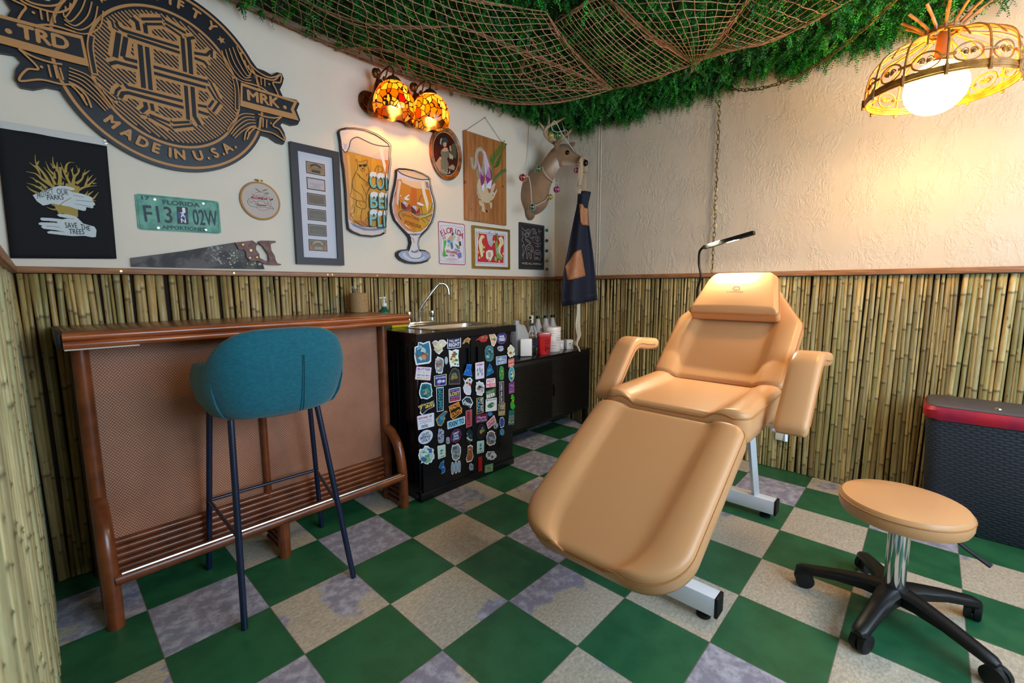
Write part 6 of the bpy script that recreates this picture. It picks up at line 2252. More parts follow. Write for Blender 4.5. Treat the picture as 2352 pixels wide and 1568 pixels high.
for q in ((880, 300), (935, 295), (850, 600), (840, 700), (890, 690), (1010, 590), (1000, 680), (1210, 480), (1390, 720), (890, 360), (915, 800), (1310, 870)):
    p = GS(*q)
    for k in range(5):
        a.ell((p[0] + .006 * math.cos(k * 1.257), p[1] + .006 * math.sin(k * 1.257)), .0042, .0032, '#ecebdf' if k % 2 else '#cfd24e', 8, ang=k * 1.257, up=False)
a.up()
for q in ([(1140, 360), (1110, 300), (1145, 270)], [(1230, 350), (1230, 270)], [(905, 880), (930, 850), (945, 905)], [(1120, 450), (1150, 560)], [(980, 380), (1005, 410)], [(1350, 440), (1370, 560)]):
    a.stroke(gm(q), .0016, INK, smooth=True, up=False)
a.ell(GS(1105, 850), .010, .012, '#d98f3a')
a.stroke(gm([(1375, 945), (1400, 935), (1410, 950), (1440, 940)]), .0010, '#7d7d88', smooth=True)
a.build('print', gf)

bfm, a = frame('framed_drawing', 'black framed line drawing of animals and skull near the corner', 1.580, 1.882, 1.284, 1.648, 0.020, 0.020, M_FBLK, '#2c2320')
bm_ = lambda pts: mapped(GS, pts)
LN, L2 = '#c9c7cc', '#9a9aa6'


def doodle(a, pts, w_=.0022, h_=LN, closed=False):
    a.stroke(bm_(pts), w_, h_, closed=closed, smooth=True, up=False)


for q in ([(1770, 180), (1800, 230), (1850, 260), (1900, 230), (1925, 270), (1905, 330), (1870, 310), (1830, 350)], [(1765, 220), (1790, 300), (1840, 340), (1850, 420), (1900, 450), (1950, 500), (1930, 515), (1880, 470), (1840, 430)], [(1850, 290), (1895, 290), (1910, 350), (1880, 390), (1850, 350)],
          [(1770, 300), (1800, 380), (1775, 440), (1810, 490)], [(1810, 520), (1770, 600), (1760, 680), (1800, 740), (1830, 680), (1840, 600), (1810, 520)], [(1790, 560), (1800, 650), (1795, 720)], [(1780, 770), (1800, 740), (1800, 830)],
          [(1865, 560), (1920, 540), (1980, 580), (2010, 660), (1985, 690), (1950, 650), (1960, 740), (1965, 810), (1940, 815), (1930, 730), (1900, 700), (1890, 810), (1870, 800), (1870, 700), (1860, 620), (1865, 560)], [(1880, 580), (1930, 600)], [(1875, 620), (1930, 640)], [(1960, 590), (1970, 640), (1990, 650)],
          [(2020, 740), (2050, 660), (2110, 650), (2150, 700), (2155, 780), (2130, 850), (2080, 820), (2030, 830), (2020, 740)], [(2050, 700), (2075, 690), (2080, 725), (2055, 735), (2050, 700)], [(2100, 700), (2130, 705), (2125, 740), (2100, 735), (2100, 700)], [(2040, 790), (2080, 800), (2120, 805)], [(2055, 780), (2055, 815)], [(2085, 785), (2085, 820)]):
    doodle(a, q)
for q in ([(1960, 240), (1930, 370), (1960, 410), (2000, 380), (2050, 400), (2060, 330), (2020, 220), (1990, 230), (1960, 240)], [(2000, 210), (1995, 330)], [(2040, 230), (2015, 330)], [(2075, 290), (2030, 330)], [(1990, 390), (1995, 470)], [(2110, 220), (2130, 280), (2170, 260)], [(2100, 250), (2130, 310)],
          [(2100, 350), (2085, 450), (2090, 600)], [(2090, 480), (2040, 430)], [(2090, 480), (2140, 430)], [(2090, 530), (2030, 500), (2010, 500)], [(2090, 530), (2160, 510)], [(2095, 420), (2070, 380)], [(2095, 420), (2130, 380)], [(2085, 580), (2040, 560)], [(2090, 580), (2140, 570)]):
    doodle(a, q, .0030, L2)
a.up()
a.text("WE'RE ALL ANIMALS", GS(1755, 928), GS(2170, 945), .0165, '#b9b4b4', bold=.0, upv=(0, 1))
a.stroke(bm_([(1865, 990), (2050, 1000)]), .0055, '#7d6a5e')
a.build('print', bfm)

# ---- tin sign
tin = thing('tin_sign', 'white tin sign with red border and the word Florida beside the tulip glass', 'sign', (0.904, YB, 1.294))
tp = rrect(0.784, 1.021, 1.294, 1.580, 0.014, 5)
board('sign_plate', tin, tp, 0.003, paint('#dcdde4', 0.4))
a = Art(wall_plane(YB - 0.0043))
RD = '#a8334a'
a.stroke(rrect(0.7885, 1.0165, 1.2985, 1.5755, 0.012, 5), .0055, RD, closed=True)
for sg in (1, -1):
    mx = lambda p: (0.9025 + sg * (p[0] - 0.9025), p[1])
    cv = lambda pts, wd, h_: a.stroke([mx(p) for p in pts], wd, h_, smooth=True, up=False)
    cv([(0.905, 1.560), (0.945, 1.552), (0.985, 1.553), (1.003, 1.540), (0.992, 1.528), (0.980, 1.536)], .0022, '#c07b8c')
    cv([(1.000, 1.49), (0.998, 1.45), (1.002, 1.40), (0.997, 1.35)], .0030, '#c07b8c')
    cv([(1.000, 1.345), (1.004, 1.322), (0.985, 1.318), (0.96, 1.316), (0.93, 1.312), (0.905, 1.309)], .0022, '#c07b8c')
tc_ = (0.9025, 1.36)
a.arc_text('FLORIDA', tc_, 0.148, math.radians(122), math.radians(58), .036, RD, bold=.02)
TN = crop(995, 500, 0.1148, YB - 0.0043)
tm = lambda pts: mapped(TN, pts)
for q, h_ in (([(190, 440), (185, 360), (220, 310), (245, 350), (250, 430)], '#c49aa0'), ([(200, 360), (240, 330), (245, 375), (205, 385)], '#d9b49a'), ([(205, 455), (265, 450), (255, 540), (225, 620), (240, 680), (270, 760), (180, 740), (200, 660), (210, 560)], '#5fae4e'), ([(185, 745), (270, 735), (310, 765), (200, 780)], '#4f9a5a'),
              ([(290, 420), (370, 330), (420, 370), (400, 450), (330, 480)], '#d3a184'), ([(365, 310), (405, 300), (410, 345), (370, 350)], '#4a3830'), ([(280, 430), (350, 460), (330, 500), (285, 490)], '#4f92c4'), ([(280, 560), (340, 480), (430, 340), (445, 380), (380, 500), (310, 580)], '#9fc4b4'), ([(340, 500), (385, 490), (400, 600), (370, 640), (350, 570)], '#4b6f96'),
              ([(475, 470), (490, 380), (520, 360), (540, 430), (520, 490)], '#d8b8b0'), ([(510, 480), (550, 470), (560, 560), (520, 560)], '#3d3f63'), ([(430, 515), (500, 560), (540, 620), (480, 620)], '#4a9a6a'), ([(500, 560), (540, 560), (530, 610), (500, 600)], '#d98a4a'), ([(420, 610), (540, 650), (530, 690), (440, 660)], '#8f84c4'), ([(485, 700), (560, 690), (570, 790), (510, 820), (480, 760)], '#7d78b8')):
    a.poly(tm(q), h_, up=False)
a.up()
a.text('Wrestling', TN(262, 705), TN(480, 720), .022, '#b52a3c', bold=.02, shear=.25, upv=(0, 1))
a.text('CLUB', TN(325, 765), TN(425, 775), .013, RD, bold=.02, upv=(0, 1))
for q, wd in (([(300, 805), (445, 812)], .003), ([(260, 832), (490, 842)], .0045), ([(320, 862), (430, 868)], .003), ([(270, 295), (345, 305)], .002), ([(440, 312), (510, 325)], .002), ([(190, 800), (260, 815)], .002)):
    a.stroke(tm(q), wd, '#c48a96', up=False)
a.build('sign_print', tin)

# ---- oval tray
OVY = YB - 0.014
WS = crop(975, 285, 0.15302, OVY)
ocx, ocz = 0.860, 2.015
ORX, ORZ = 0.131, 0.168
tray = thing('oval_tray', 'oval vintage tray with a lady portrait and ornate orange brown rim', 'tray', (ocx, YB, ocz - ORZ))
M_RIM = mat('antique_orange_rim', '#a35a24', 0.35, col2='#5f4a26', scale=38, detail=5, coat=0.3, lo=0.42, hi=0.6)
n_ = 56
vs, fs = [], []
rg = ((1.0, 0.002), (1.005, 0.012), (0.99, 0.020), (0.95, 0.022), (0.88, 0.016), (0.83, 0.010), (0.815, 0.008))
for k_, d_ in rg:
    for j in range(n_):
        t = 2 * PI * j / n_
        vs.append((ocx + ORX * k_ * math.cos(t), YB - d_, ocz + ORZ * k_ * math.sin(t)))
for i in range(len(rg) - 1):
    for j in range(n_):
        fs.append((i * n_ + j, i * n_ + (j + 1) % n_, (i + 1) * n_ + (j + 1) % n_, (i + 1) * n_ + j))
MB().add(vs, fs).build('rim', M_RIM, tray)
a = Art(wall_plane(YB - 0.0085), rough=0.3)
M_PIC = mat('dark_red_picture', '#4a1710', 0.3, col2='#2c1a12', scale=14)
a.ell((ocx, ocz), ORX * .825, ORZ * .825, M_PIC, 48)
a.stroke(circ((0, 0), 1, 48) and [(ocx + ORX * .81 * math.cos(2 * PI * k / 48), ocz + ORZ * .81 * math.sin(2 * PI * k / 48)) for k in range(48)], .003, '#c8b58c', closed=True)
wm = lambda pts: mapped(WS, pts)
SK, GW = '#c79a7c', '#6d6f60'
for q, h_ in (([(385, 430), (400, 320), (470, 270), (490, 420), (480, 520), (420, 480)], '#57543c'), ([(160, 600), (240, 480), (250, 540), (260, 700), (230, 720), (170, 650)], '#a88a70'), ([(365, 640), (430, 600), (465, 640), (450, 690), (380, 670)], '#9c8a74'),
              ([(245, 420), (290, 380), (350, 370), (385, 430), (370, 480), (345, 520), (370, 600), (360, 680), (340, 770), (290, 775), (255, 680), (250, 560), (265, 500)], GW), ([(380, 430), (440, 480), (430, 530), (375, 510)], '#b5a684'),
              ([(250, 400), (300, 350), (345, 350), (370, 400), (330, 410), (290, 410)], SK), ([(280, 290), (310, 265), (335, 280), (335, 325), (310, 345), (285, 325)], SK), ([(235, 270), (260, 205), (330, 200), (360, 250), (350, 300), (325, 265), (285, 280), (260, 320), (235, 300)], '#39443f'), ([(240, 240), (250, 215), (270, 205), (255, 260), (255, 310), (235, 290)], '#b9a89a'),
              ([(385, 400), (375, 330), (395, 320), (410, 400)], SK), ([(230, 520), (245, 480), (260, 510), (235, 560)], SK)):
    a.poly(wm(q), h_)
for q in ([(300, 440), (310, 560), (300, 700)], [(340, 440), (330, 560), (335, 700)], [(275, 520), (280, 640)]):
    a.stroke(wm(q), .0016, '#8d8f7c', smooth=True, up=False)
for q in ((297, 303), (318, 303)):
    a.ell(WS(*q), .0022, .0016, '#2a1a14', 8, up=False)
a.up()
a.stroke(wm([(303, 325), (315, 325)]), .0014, '#8a3a34')
for q in ([(262, 740), (265, 690), (290, 690), (280, 715), (265, 715)], [(295, 735), (305, 710), (310, 738)], [(318, 738), (322, 690), (322, 735), (335, 720)], [(345, 690), (340, 738), (365, 735), (385, 690), (375, 740), (390, 725)]):
    a.stroke(wm(q), .0026, '#cfc8b4', smooth=True, up=False)
a.build('portrait_picture', tray)

# ---- hanging pine panel with a painted winged creature
pw = thing('pine_panel', 'pine board hung by a wire with a painted winged hare and palm frond', 'panel', (1.24, YB, 1.61))
PT = 0.020
PC = crop(975, 285, 0.15302, YB - PT - 0.003)
c4 = mapped(PC, [(600, 95), (1230, 282), (1228, 1518), (625, 1440)])
px0, px1 = (c4[0][0] + c4[3][0]) / 2, (c4[1][0] + c4[2][0]) / 2
pz1, pz0 = (c4[0][1] + c4[1][1]) / 2, (c4[2][1] + c4[3][1]) / 2


def pine():
    n = NT('knotty_pine')
    v = n.mapping(n.obj(), (1, 1, 0.10))
    f = n.noise(v, 34, 5, 0.6)
    c = n.mix(n.step(f, 0.32, 0.68), lin('#b67a40'), lin('#93592b'))
    vo = n.node('ShaderNodeTexVoronoi', feature='F1')
    n.put(vo.inputs['Vector'], n.mapping(n.obj(), (1, 0.05, 0.6)))
    vo.inputs['Scale'].default_value = 17
    c = n.mix(n.math('MULTIPLY', n.step(vo.outputs['Distance'], 0.16, 0.07), 0.8), c, lin('#4a2612'))
    sp = n.node('ShaderNodeSeparateXYZ')
    n.put(sp.inputs[0], n.obj())
    sm_ = n.math('ABSOLUTE', n.math('SUBTRACT', n.math('FRACT', n.math('MULTIPLY', sp.outputs[0], 11.5)), 0.5))
    c = n.mix(n.math('MULTIPLY', n.step(sm_, 0.025, 0.008), 0.6), c, lin('#5d3317'))
    return n.set(Base_Color=c, Roughness=0.5)


MB().box(px0, px1, YB - PT - 0.003, YB - 0.003, pz0, pz1, 0, 0.0015).build('board', pine(), pw)
b = MB()
tpx = PY(1114, 270, YB - 0.006)
for q in ((px0 + .02, pz1 + .002), (px1 - .03, pz1 + .002)):
    b.tube([(q[0], YB - 0.012, q[1]), (tpx[0], YB - 0.006, tpx[1])], 0.0012, 6)
b.build('hanging_wire', mat('dark_wire', '#4b4640', 0.5, 0.6), pw)
b = MB().cyl((tpx[0], YB, tpx[1]), (tpx[0], YB - 0.010, tpx[1]), 0.0035, n=8)
for q in ((px0 + .02, pz1), (px1 - .03, pz1)):
    b.cyl((q[0], YB - 0.012, q[1] - .003), (q[0], YB - 0.012, q[1] + .008), 0.003, n=8)
b.build('nail', M_STEEL, pw)
a = Art(wall_plane(YB - PT - 0.0035))
pm_ = lambda pts: mapped(PC, pts)
CR, CR2 = '#c9b796', '#a8987a'
# palm frond
stem = [(1010, 900), (1015, 780), (1020, 660), (1060, 520), (1190, 330)]
a.stroke(pm_(stem), .006, '#3f6b2e', smooth=True)
for k in range(11):
    t = k / 10
    x_, y_ = 1015 + 165 * t ** 1.2, 660 - 320 * t
    a.poly(pm_([(x_, y_), (x_ - 30 + 40 * t, y_ - 90), (x_ - 45 + 70 * t, y_ - 190 + 90 * t), (x_ - 5 + 30 * t, y_ - 90)]), '#2f6a24' if k % 2 else '#3d7d2e', up=False)
    a.poly(pm_([(x_, y_ + 10), (x_ + 60, y_ - 40), (x_ + 140 - 110 * t, y_ - 95 + 40 * t), (x_ + 80 - 40 * t, y_ - 20)]), '#357529' if k % 2 else '#275a1e', up=False)
a.up()
a.stroke(pm_([(1010, 900), (1060, 800), (1120, 745), (1195, 715)]), .004, '#55703a', smooth=True)
for k in range(8):
    t = k / 7
    x_, y_ = 1030 + 155 * t, 860 - 140 * t ** .7
    a.poly(pm_([(x_, y_), (x_ + 10, y_ - 45), (x_ + 40, y_ - 65), (x_ + 25, y_ - 15)]), '#4b6b35', up=False)
    a.poly(pm_([(x_, y_), (x_ + 40, y_ - 5), (x_ + 55, y_ - 25), (x_ + 25, y_ - 25)]), '#5d7a43', up=False)
a.up()
# tail, body, legs, head, ears
a.stroke(pm_([(705, 500), (715, 600), (735, 655), (770, 600), (775, 480), (800, 390), (850, 380), (890, 450), (890, 600), (860, 760), (830, 850)]), .030, CR2, smooth=True)
a.stroke(pm_([(715, 600), (735, 650), (765, 600), (770, 470), (800, 395), (850, 390), (882, 450), (880, 600)]), .014, '#b5aba0', smooth=True)
a.poly(pm_([(780, 930), (800, 830), (870, 800), (930, 900), (950, 1020), (1000, 1060), (1010, 1120), (960, 1190), (900, 1180), (860, 1140), (810, 1110), (780, 1030)]), CR)
a.poly(pm_([(770, 700), (800, 660), (815, 800), (800, 830), (775, 770)]), CR2)
a.poly(pm_([(810, 1150), (870, 1140), (890, 1200), (905, 1290), (910, 1320), (880, 1325), (850, 1300), (860, 1240), (820, 1210)]), CR)
a.poly(pm_([(970, 1180), (1005, 1170), (1010, 1230), (1000, 1270), (985, 1265)]), CR)
a.poly(pm_([(955, 1060), (1000, 1000), (1060, 1040), (1040, 1110), (1000, 1150), (960, 1120)]), CR)
for q in ([(985, 1020), (1000, 930), (1040, 885), (1060, 900), (1040, 970), (1015, 1040)], [(1030, 1060), (1070, 990), (1088, 970), (1080, 1010), (1045, 1090)]):
    a.poly(pm_(q), '#d3bfae')
a.stroke(pm_([(1005, 1030), (1020, 960), (1045, 905)]), .006, '#c58f8f', smooth=True)
for q in ([(790, 960), (800, 1040), (840, 1100)], [(880, 1180), (930, 1185), (960, 1190)], [(860, 1300), (865, 1325)], [(880, 1300), (885, 1325)], [(830, 1160), (870, 1180)]):
    a.stroke(pm_(q), .003, '#8f7d62', smooth=True, up=False)
a.up()
# wings
for q, h_ in (([(750, 450), (770, 480), (830, 640), (885, 790), (890, 900), (880, 1015), (850, 980), (845, 880), (820, 760), (790, 600)], '#c9b4c9'), ([(875, 385), (910, 430), (960, 600), (1000, 760), (1005, 860), (985, 980), (945, 960), (915, 960), (905, 850), (890, 600)], '#d0bfd2'),
              ([(825, 700), (860, 740), (888, 800), (888, 890), (850, 930), (835, 850)], '#8a2a72'), ([(905, 780), (960, 640), (1000, 720), (1005, 830), (960, 870), (930, 905)], '#93307c'), ([(850, 930), (885, 890), (890, 950), (878, 1015), (855, 985)], '#dcdbe8'), ([(930, 905), (965, 870), (1005, 830), (995, 920), (980, 980), (945, 960), (920, 965)], '#dcdbe8')):
    a.poly(pm_(q), h_)
for k in range(7):
    a.stroke(pm_([(880 + 6 * k, 420 + 25 * k), (915 + 9 * k, 620 + 15 * k), (930 + 9 * k, 790 + 5 * k)]), .0022, '#b78fb8' if k % 2 else '#e2d8e6', smooth=True, up=False)
for k in range(4):
    a.stroke(pm_([(765 + 8 * k, 480 + 35 * k), (815 + 10 * k, 640 + 20 * k), (840 + 10 * k, 760 + 10 * k)]), .0020, '#b78fb8' if k % 2 else '#e2d8e6', smooth=True, up=False)
a.ell(PC(1020, 1070), .004, .004, '#3a2a20', 10)
a.ell(PC(928, 1305), .007, .011, '#4a2612', 12, ang=.6)
a.build('painted_creature', pw)

# ---- cut-out pint glass
GT = 0.016
pint = thing('pint_cutout', 'large painted cutout of a pint glass with a bear in sunglasses', 'cutout', (0.29, YB, 1.44))
PG = crop(770, 280, 0.17857, YB - GT - 0.001)
pm = lambda pts: mapped(PG, pts)
OUT = [(38, 130), (50, 100), (120, 82), (250, 84), (380, 105), (520, 160), (620, 225), (680, 275), (702, 310), (695, 430), (702, 530), (690, 640), (665, 850), (655, 1100), (640, 1300), (632, 1430), (570, 1462), (480, 1478), (330, 1462), (220, 1420), (165, 1380), (150, 1270), (130, 900), (105, 620), (85, 500), (75, 400), (60, 250)]
board('board', pint, pm(OUT), GT, paint('#1a171a'))
a = Art(wall_plane(YB - GT - 0.001))
INN = [(52, 140), (70, 112), (150, 97), (250, 97), (380, 120), (510, 175), (610, 240), (670, 285), (690, 315), (684, 430), (690, 530), (680, 640), (655, 850), (645, 1100), (630, 1300), (622, 1415), (570, 1445), (480, 1460), (330, 1446), (230, 1405), (180, 1365), (165, 1270), (145, 900), (120, 620), (100, 500), (90, 400), (72, 250)]
a.poly(pm(INN), '#d8cdd0')
beer = [(95, 385), (160, 370), (250, 400), (400, 440), (560, 485), (682, 490), (684, 560), (660, 800), (645, 1080), (632, 1290), (500, 1360), (380, 1350), (250, 1310), (180, 1260), (160, 1050), (140, 800), (118, 600)]
a.poly(pm(beer), '#c98f24')
a.poly(pm([(95, 385), (135, 400), (160, 700), (180, 1000), (200, 1270), (175, 1255), (160, 1050), (140, 800), (118, 600)]), '#c98a62')
a.poly(pm([(150, 420), (180, 420), (205, 700), (225, 1000), (240, 1290), (210, 1275), (190, 1000), (165, 700)]), '#dca85a')
a.poly(pm([(610, 500), (684, 492), (684, 560), (660, 800), (640, 860), (640, 700)]), '#c9752a')
a.poly(pm([(250, 430), (330, 430), (350, 800), (340, 1200), (280, 1200), (260, 800)]), '#d29c2c')
a.poly(pm([(460, 470), (520, 480), (530, 800), (500, 1100), (450, 1100), (450, 700)]), '#d19722')
# foam
a.poly(pm([(180, 350), (200, 250), (240, 215), (290, 205), (350, 230), (480, 290), (600, 315), (690, 315), (684, 430), (682, 490), (560, 482), (480, 462), (400, 436), (330, 420), (250, 396)]), '#dccbb6')
a.poly(pm([(460, 440), (690, 330), (684, 480), (560, 478)]), '#cfbcb8')
a.poly(pm([(560, 330), (610, 330), (625, 470), (650, 560), (640, 660), (610, 560), (590, 470)]), '#e4d8d2')
a.poly(pm([(52, 140), (70, 112), (150, 97), (250, 97), (380, 120), (510, 175), (610, 240), (670, 285), (690, 315), (600, 310), (480, 285), (350, 225), (290, 198), (235, 208), (195, 245), (175, 320), (150, 375), (120, 385), (92, 350), (80, 290), (72, 250)]), '#ddd0cc')
a.poly(pm([(80, 240), (110, 180), (200, 140), (320, 140), (480, 190), (600, 270), (480, 260), (350, 205), (260, 180), (190, 215), (160, 290), (130, 350), (105, 330)]), '#e6d6c2')
a.poly(pm([(100, 260), (125, 290), (150, 270), (140, 340), (115, 360)]), '#bfb5c9')
a.stroke(pm([(690, 315), (600, 310), (480, 285), (350, 225), (290, 198), (235, 208), (195, 245), (175, 320), (150, 378), (120, 388), (92, 350)]), .0042, '#2a2026', smooth=True)
# glass base
a.poly(pm([(165, 1270), (250, 1310), (380, 1350), (500, 1360), (630, 1300), (622, 1415), (570, 1445), (480, 1460), (330, 1446), (230, 1405), (180, 1365)]), '#c6c4cf')
a.poly(pm([(180, 1285), (300, 1340), (420, 1372), (560, 1362), (625, 1340), (622, 1380), (500, 1400), (360, 1395), (230, 1340)]), '#7f8296')
a.poly(pm([(260, 1385), (380, 1420), (500, 1425), (600, 1400), (560, 1440), (420, 1450), (310, 1430)]), '#dcc5ae')
a.stroke(pm([(240, 1270), (330, 1330), (480, 1352), (632, 1295)]), .003, '#3a2a22', smooth=True)
a.poly(pm([(240, 1265), (420, 1275), (440, 1330), (330, 1325)]), '#b36a2a')
# bear line drawing
BK = '#2a1d12'
for q, wd in (([(275, 520), (262, 495), (270, 480), (300, 515), (370, 500), (400, 490), (412, 505), (405, 545), (425, 600), (430, 700), (420, 760)], 4.5), ([(275, 525), (285, 590), (268, 640), (240, 700), (215, 770), (230, 860), (280, 900), (330, 940), (365, 1020)], 4.5), ([(275, 660), (320, 710), (380, 760), (425, 790)], 7),
              ([(320, 600), (330, 625), (350, 640), (375, 625), (372, 600)], 4), ([(215, 770), (205, 900), (195, 960), (280, 1010)], 4), ([(330, 800), (380, 900), (400, 960), (390, 1030)], 4.5), ([(400, 940), (430, 870), (450, 830), (410, 890)], 4), ([(275, 1010), (390, 1040), (375, 1120), (270, 1080), (275, 1010)], 5), ([(300, 1020), (330, 1085)], 3.5), ([(340, 1120), (330, 1270), (400, 1330), (420, 1345)], 4.5),
              ([(245, 1080), (240, 1160), (190, 1190), (225, 1230), (235, 1300), (290, 1335), (400, 1345)], 4), ([(210, 1120), (225, 1060)], 3.5), ([(440, 640), (500, 640), (530, 570), (570, 570), (605, 600), (600, 640), (560, 650)], 4.5), ([(550, 560), (548, 650)], 4), ([(385, 1280), (395, 1240), (430, 1235), (430, 1300)], 4), ([(390, 700), (415, 660)], 4), ([(305, 680), (315, 720)], 4), ([(390, 790), (410, 800), (420, 820), (395, 820), (390, 790)], 4)):
    a.stroke(pm(q), wd * .00046, BK, smooth=True, up=False)
a.up()
a.poly(pm([(298, 548), (342, 552), (352, 548), (400, 542), (395, 570), (375, 582), (360, 570), (352, 556), (342, 562), (332, 580), (312, 580), (300, 566)]), '#151012')
a.poly(pm([(338, 598), (362, 596), (354, 614), (342, 612)]), '#151012')
# frosty letters, cut off at the edge of the glass
TEAL, SNOW = '#6fb7b9', '#d6dde6'
for rows in ((('C', 440, 520, 845), ('O', 532, 622, 862), ('I', 650, 661, 868)), (('B', 448, 535, 1105), ('E', 556, 622, 1112), ('I', 636, 645, 1115)), (('P', 440, 525, 1330), ('L', 540, 592, 1348), ('I', 614, 626, 1345))):
    for ch_, x0_, x1_, yb_ in rows:
        h_ = abs(PG(x0_, yb_ - 185)[1] - PG(x0_, yb_)[1]) * 0.96
        a.text(ch_, PG(x0_ - 5, yb_ + 8), PG(x1_ + 8, yb_ + 8), h_, '#20302f', bold=.045, upv=(0, 1))
        a.text(ch_, PG(x0_, yb_), PG(x1_, yb_), h_, TEAL, bold=.02, upv=(0, 1))
        a.poly(pm([(x0_ - 6, yb_ - 140), (x0_ - 2, yb_ - 190), (x0_ + (x1_ - x0_) * .4, yb_ - 208), (x1_ + 2, yb_ - 190), (x1_ + 6, yb_ - 135), (x1_ - 8, yb_ - 150), (x1_ - 20, yb_ - 128), (x0_ + (x1_ - x0_) * .5, yb_ - 150), (x0_ + 18, yb_ - 122), (x0_ + 8, yb_ - 148)]), SNOW)
a.stroke(pm(OUT[:11] + OUT[11:]), .004, '#1a171a', closed=True)
a.build('painted_picture', pint)

# ---- cut-out tulip glass
tul = thing('tulip_cutout', 'painted cutout of a stemmed beer glass with a roller coaster', 'cutout', (0.61, YB, 1.30))
TG = crop(890, 370, 0.15936, YB - GT - 0.001)
tm = lambda pts: mapped(TG, pts)
OUT = [(125, 125), (150, 108), (250, 112), (380, 135), (500, 180), (580, 225), (608, 255), (612, 330), (640, 450), (675, 560), (685, 650), (670, 780), (640, 880), (580, 980), (500, 1060), (455, 1110), (435, 1180), (450, 1275), (540, 1290), (595, 1330), (608, 1385), (570, 1440), (480, 1470), (380, 1478), (270, 1465), (180, 1425), (130, 1370), (128, 1320), (170, 1285), (300, 1270), (320, 1180), (305, 1100), (270, 1050), (180, 950), (100, 850), (60, 740), (48, 620), (70, 480), (105, 330), (122, 220)]
board('board', tul, tm(OUT), GT, paint('#1c1a20'))
a = Art(wall_plane(YB - GT - 0.001))
a.poly(tm([(142, 140), (170, 125), (260, 128), (380, 150), (500, 195), (570, 235), (595, 262), (600, 340), (625, 450), (660, 560), (670, 650), (655, 780), (625, 870), (565, 965), (480, 1045), (300, 1045), (200, 945), (120, 850), (80, 740), (66, 620), (88, 480), (122, 330), (140, 220)]), '#d2ccd6')
a.poly(tm([(140, 260), (195, 260), (215, 310), (290, 345), (400, 390), (500, 400), (605, 410), (640, 560), (655, 680), (640, 800), (580, 930), (480, 1010), (380, 1025), (280, 1000), (180, 900), (105, 790), (82, 650), (100, 480)]), '#c9801c')
a.poly(tm([(140, 260), (165, 300), (140, 480), (130, 640), (160, 800), (260, 950), (330, 1010), (250, 985), (160, 880), (100, 780), (82, 650), (100, 480)]), '#c98f70')
a.poly(tm([(340, 380), (420, 400), (420, 600), (400, 800), (340, 800), (330, 560)]), '#c2641c')
a.poly(tm([(480, 640), (640, 600), (655, 700), (600, 880), (480, 1000), (400, 1010), (460, 850)]), '#c9981c')
a.poly(tm([(195, 235), (300, 280), (470, 300), (600, 280), (605, 400), (500, 400), (420, 395), (340, 370), (290, 345), (215, 310)]), '#dfc39a')
a.poly(tm([(150, 125), (260, 128), (380, 150), (500, 195), (570, 235), (595, 262), (480, 258), (360, 235), (240, 195)]), '#d8bf9e')
a.stroke(tm([(145, 130), (200, 180), (330, 230), (470, 262), (596, 262)]), .0045, '#251c22', smooth=True)
a.poly(tm([(480, 300), (520, 300), (545, 450), (590, 600), (575, 740), (545, 620), (500, 460)]), '#e3d6c0')
a.poly(tm([(540, 300), (580, 300), (600, 400), (560, 380)]), '#7d7e94')
a.poly(tm([(160, 270), (195, 300), (165, 480), (150, 650), (125, 600), (135, 440)]), '#dcc5b0')
a.poly(tm([(250, 905), (330, 970), (360, 985), (300, 965), (245, 920)]), '#e4d4b8')
# rails, cars and riders
RL = '#215a72'
for q, wd in (([(150, 770), (200, 715), (290, 710), (360, 735), (430, 790), (520, 815), (600, 790), (648, 768)], 14), ([(430, 770), (560, 765)], 12), ([(575, 755), (620, 700), (650, 600)], 12), ([(155, 770), (200, 850)], 16), ([(480, 820), (540, 885)], 11), ([(545, 820), (610, 868)], 11), ([(205, 750), (235, 805)], 11), ([(165, 560), (175, 680)], 12), ([(450, 590), (470, 520), (500, 490)], 10), ([(480, 640), (500, 770)], 11), ([(95, 520), (118, 440)], 9)):
    a.stroke(tm(q), wd * .00032, RL, smooth=True, up=False)
a.stroke(tm([(330, 745), (430, 800), (520, 800), (640, 740)]), .006, '#c9b98a', smooth=True)
for k, (x_, y_) in enumerate(((255, 640), (395, 700))):
    a.poly(tm([(x_ - 65, y_ - 50), (x_ - 40, y_ - 40), (x_ + 10, y_ + 20), (x_ + 65, y_ - 30), (x_ + 70, y_ + 55), (x_ + 10, y_ + 60), (x_ - 50, y_ + 45)]), '#a3242a')
    a.poly(tm([(x_ - 65, y_ - 50), (x_ - 40, y_ - 40), (x_ + 10, y_ + 20), (x_ + 5, y_ + 60), (x_ - 50, y_ + 45)]), '#5c1a1c')
    a.poly(tm([(x_ - 50, y_ - 45), (x_ - 10, y_ - 10), (x_ + 15, y_ + 25), (x_ + 40, y_ - 20), (x_ + 5, y_ - 50), (x_ - 20, y_ - 60)]), '#b9c0d4')
    a.ell(TG(x_ + 20, y_ - 10), .008, .008, '#c59a52', 12)
a.poly(tm([(230, 530), (300, 480), (310, 495), (270, 530), (312, 545), (290, 565), (240, 560)]), '#dfe2e8')
a.poly(tm([(410, 610), (440, 590), (520, 630), (510, 645), (460, 640)]), '#dfe2e8')
a.ell(TG(182, 500), .0045, .0045, '#dfe2e8', 10)
a.stroke(tm([(185, 520), (240, 590)]), .002, '#dfd2b8')
BR_ = '#8a4a12'
a.text('STAY HERE', TG(232, 785), TG(452, 860), .0125, BR_, upv=(0, 1))
a.text('FOREVER', TG(252, 900), TG(485, 980), .022, BR_, upv=(0, 1))
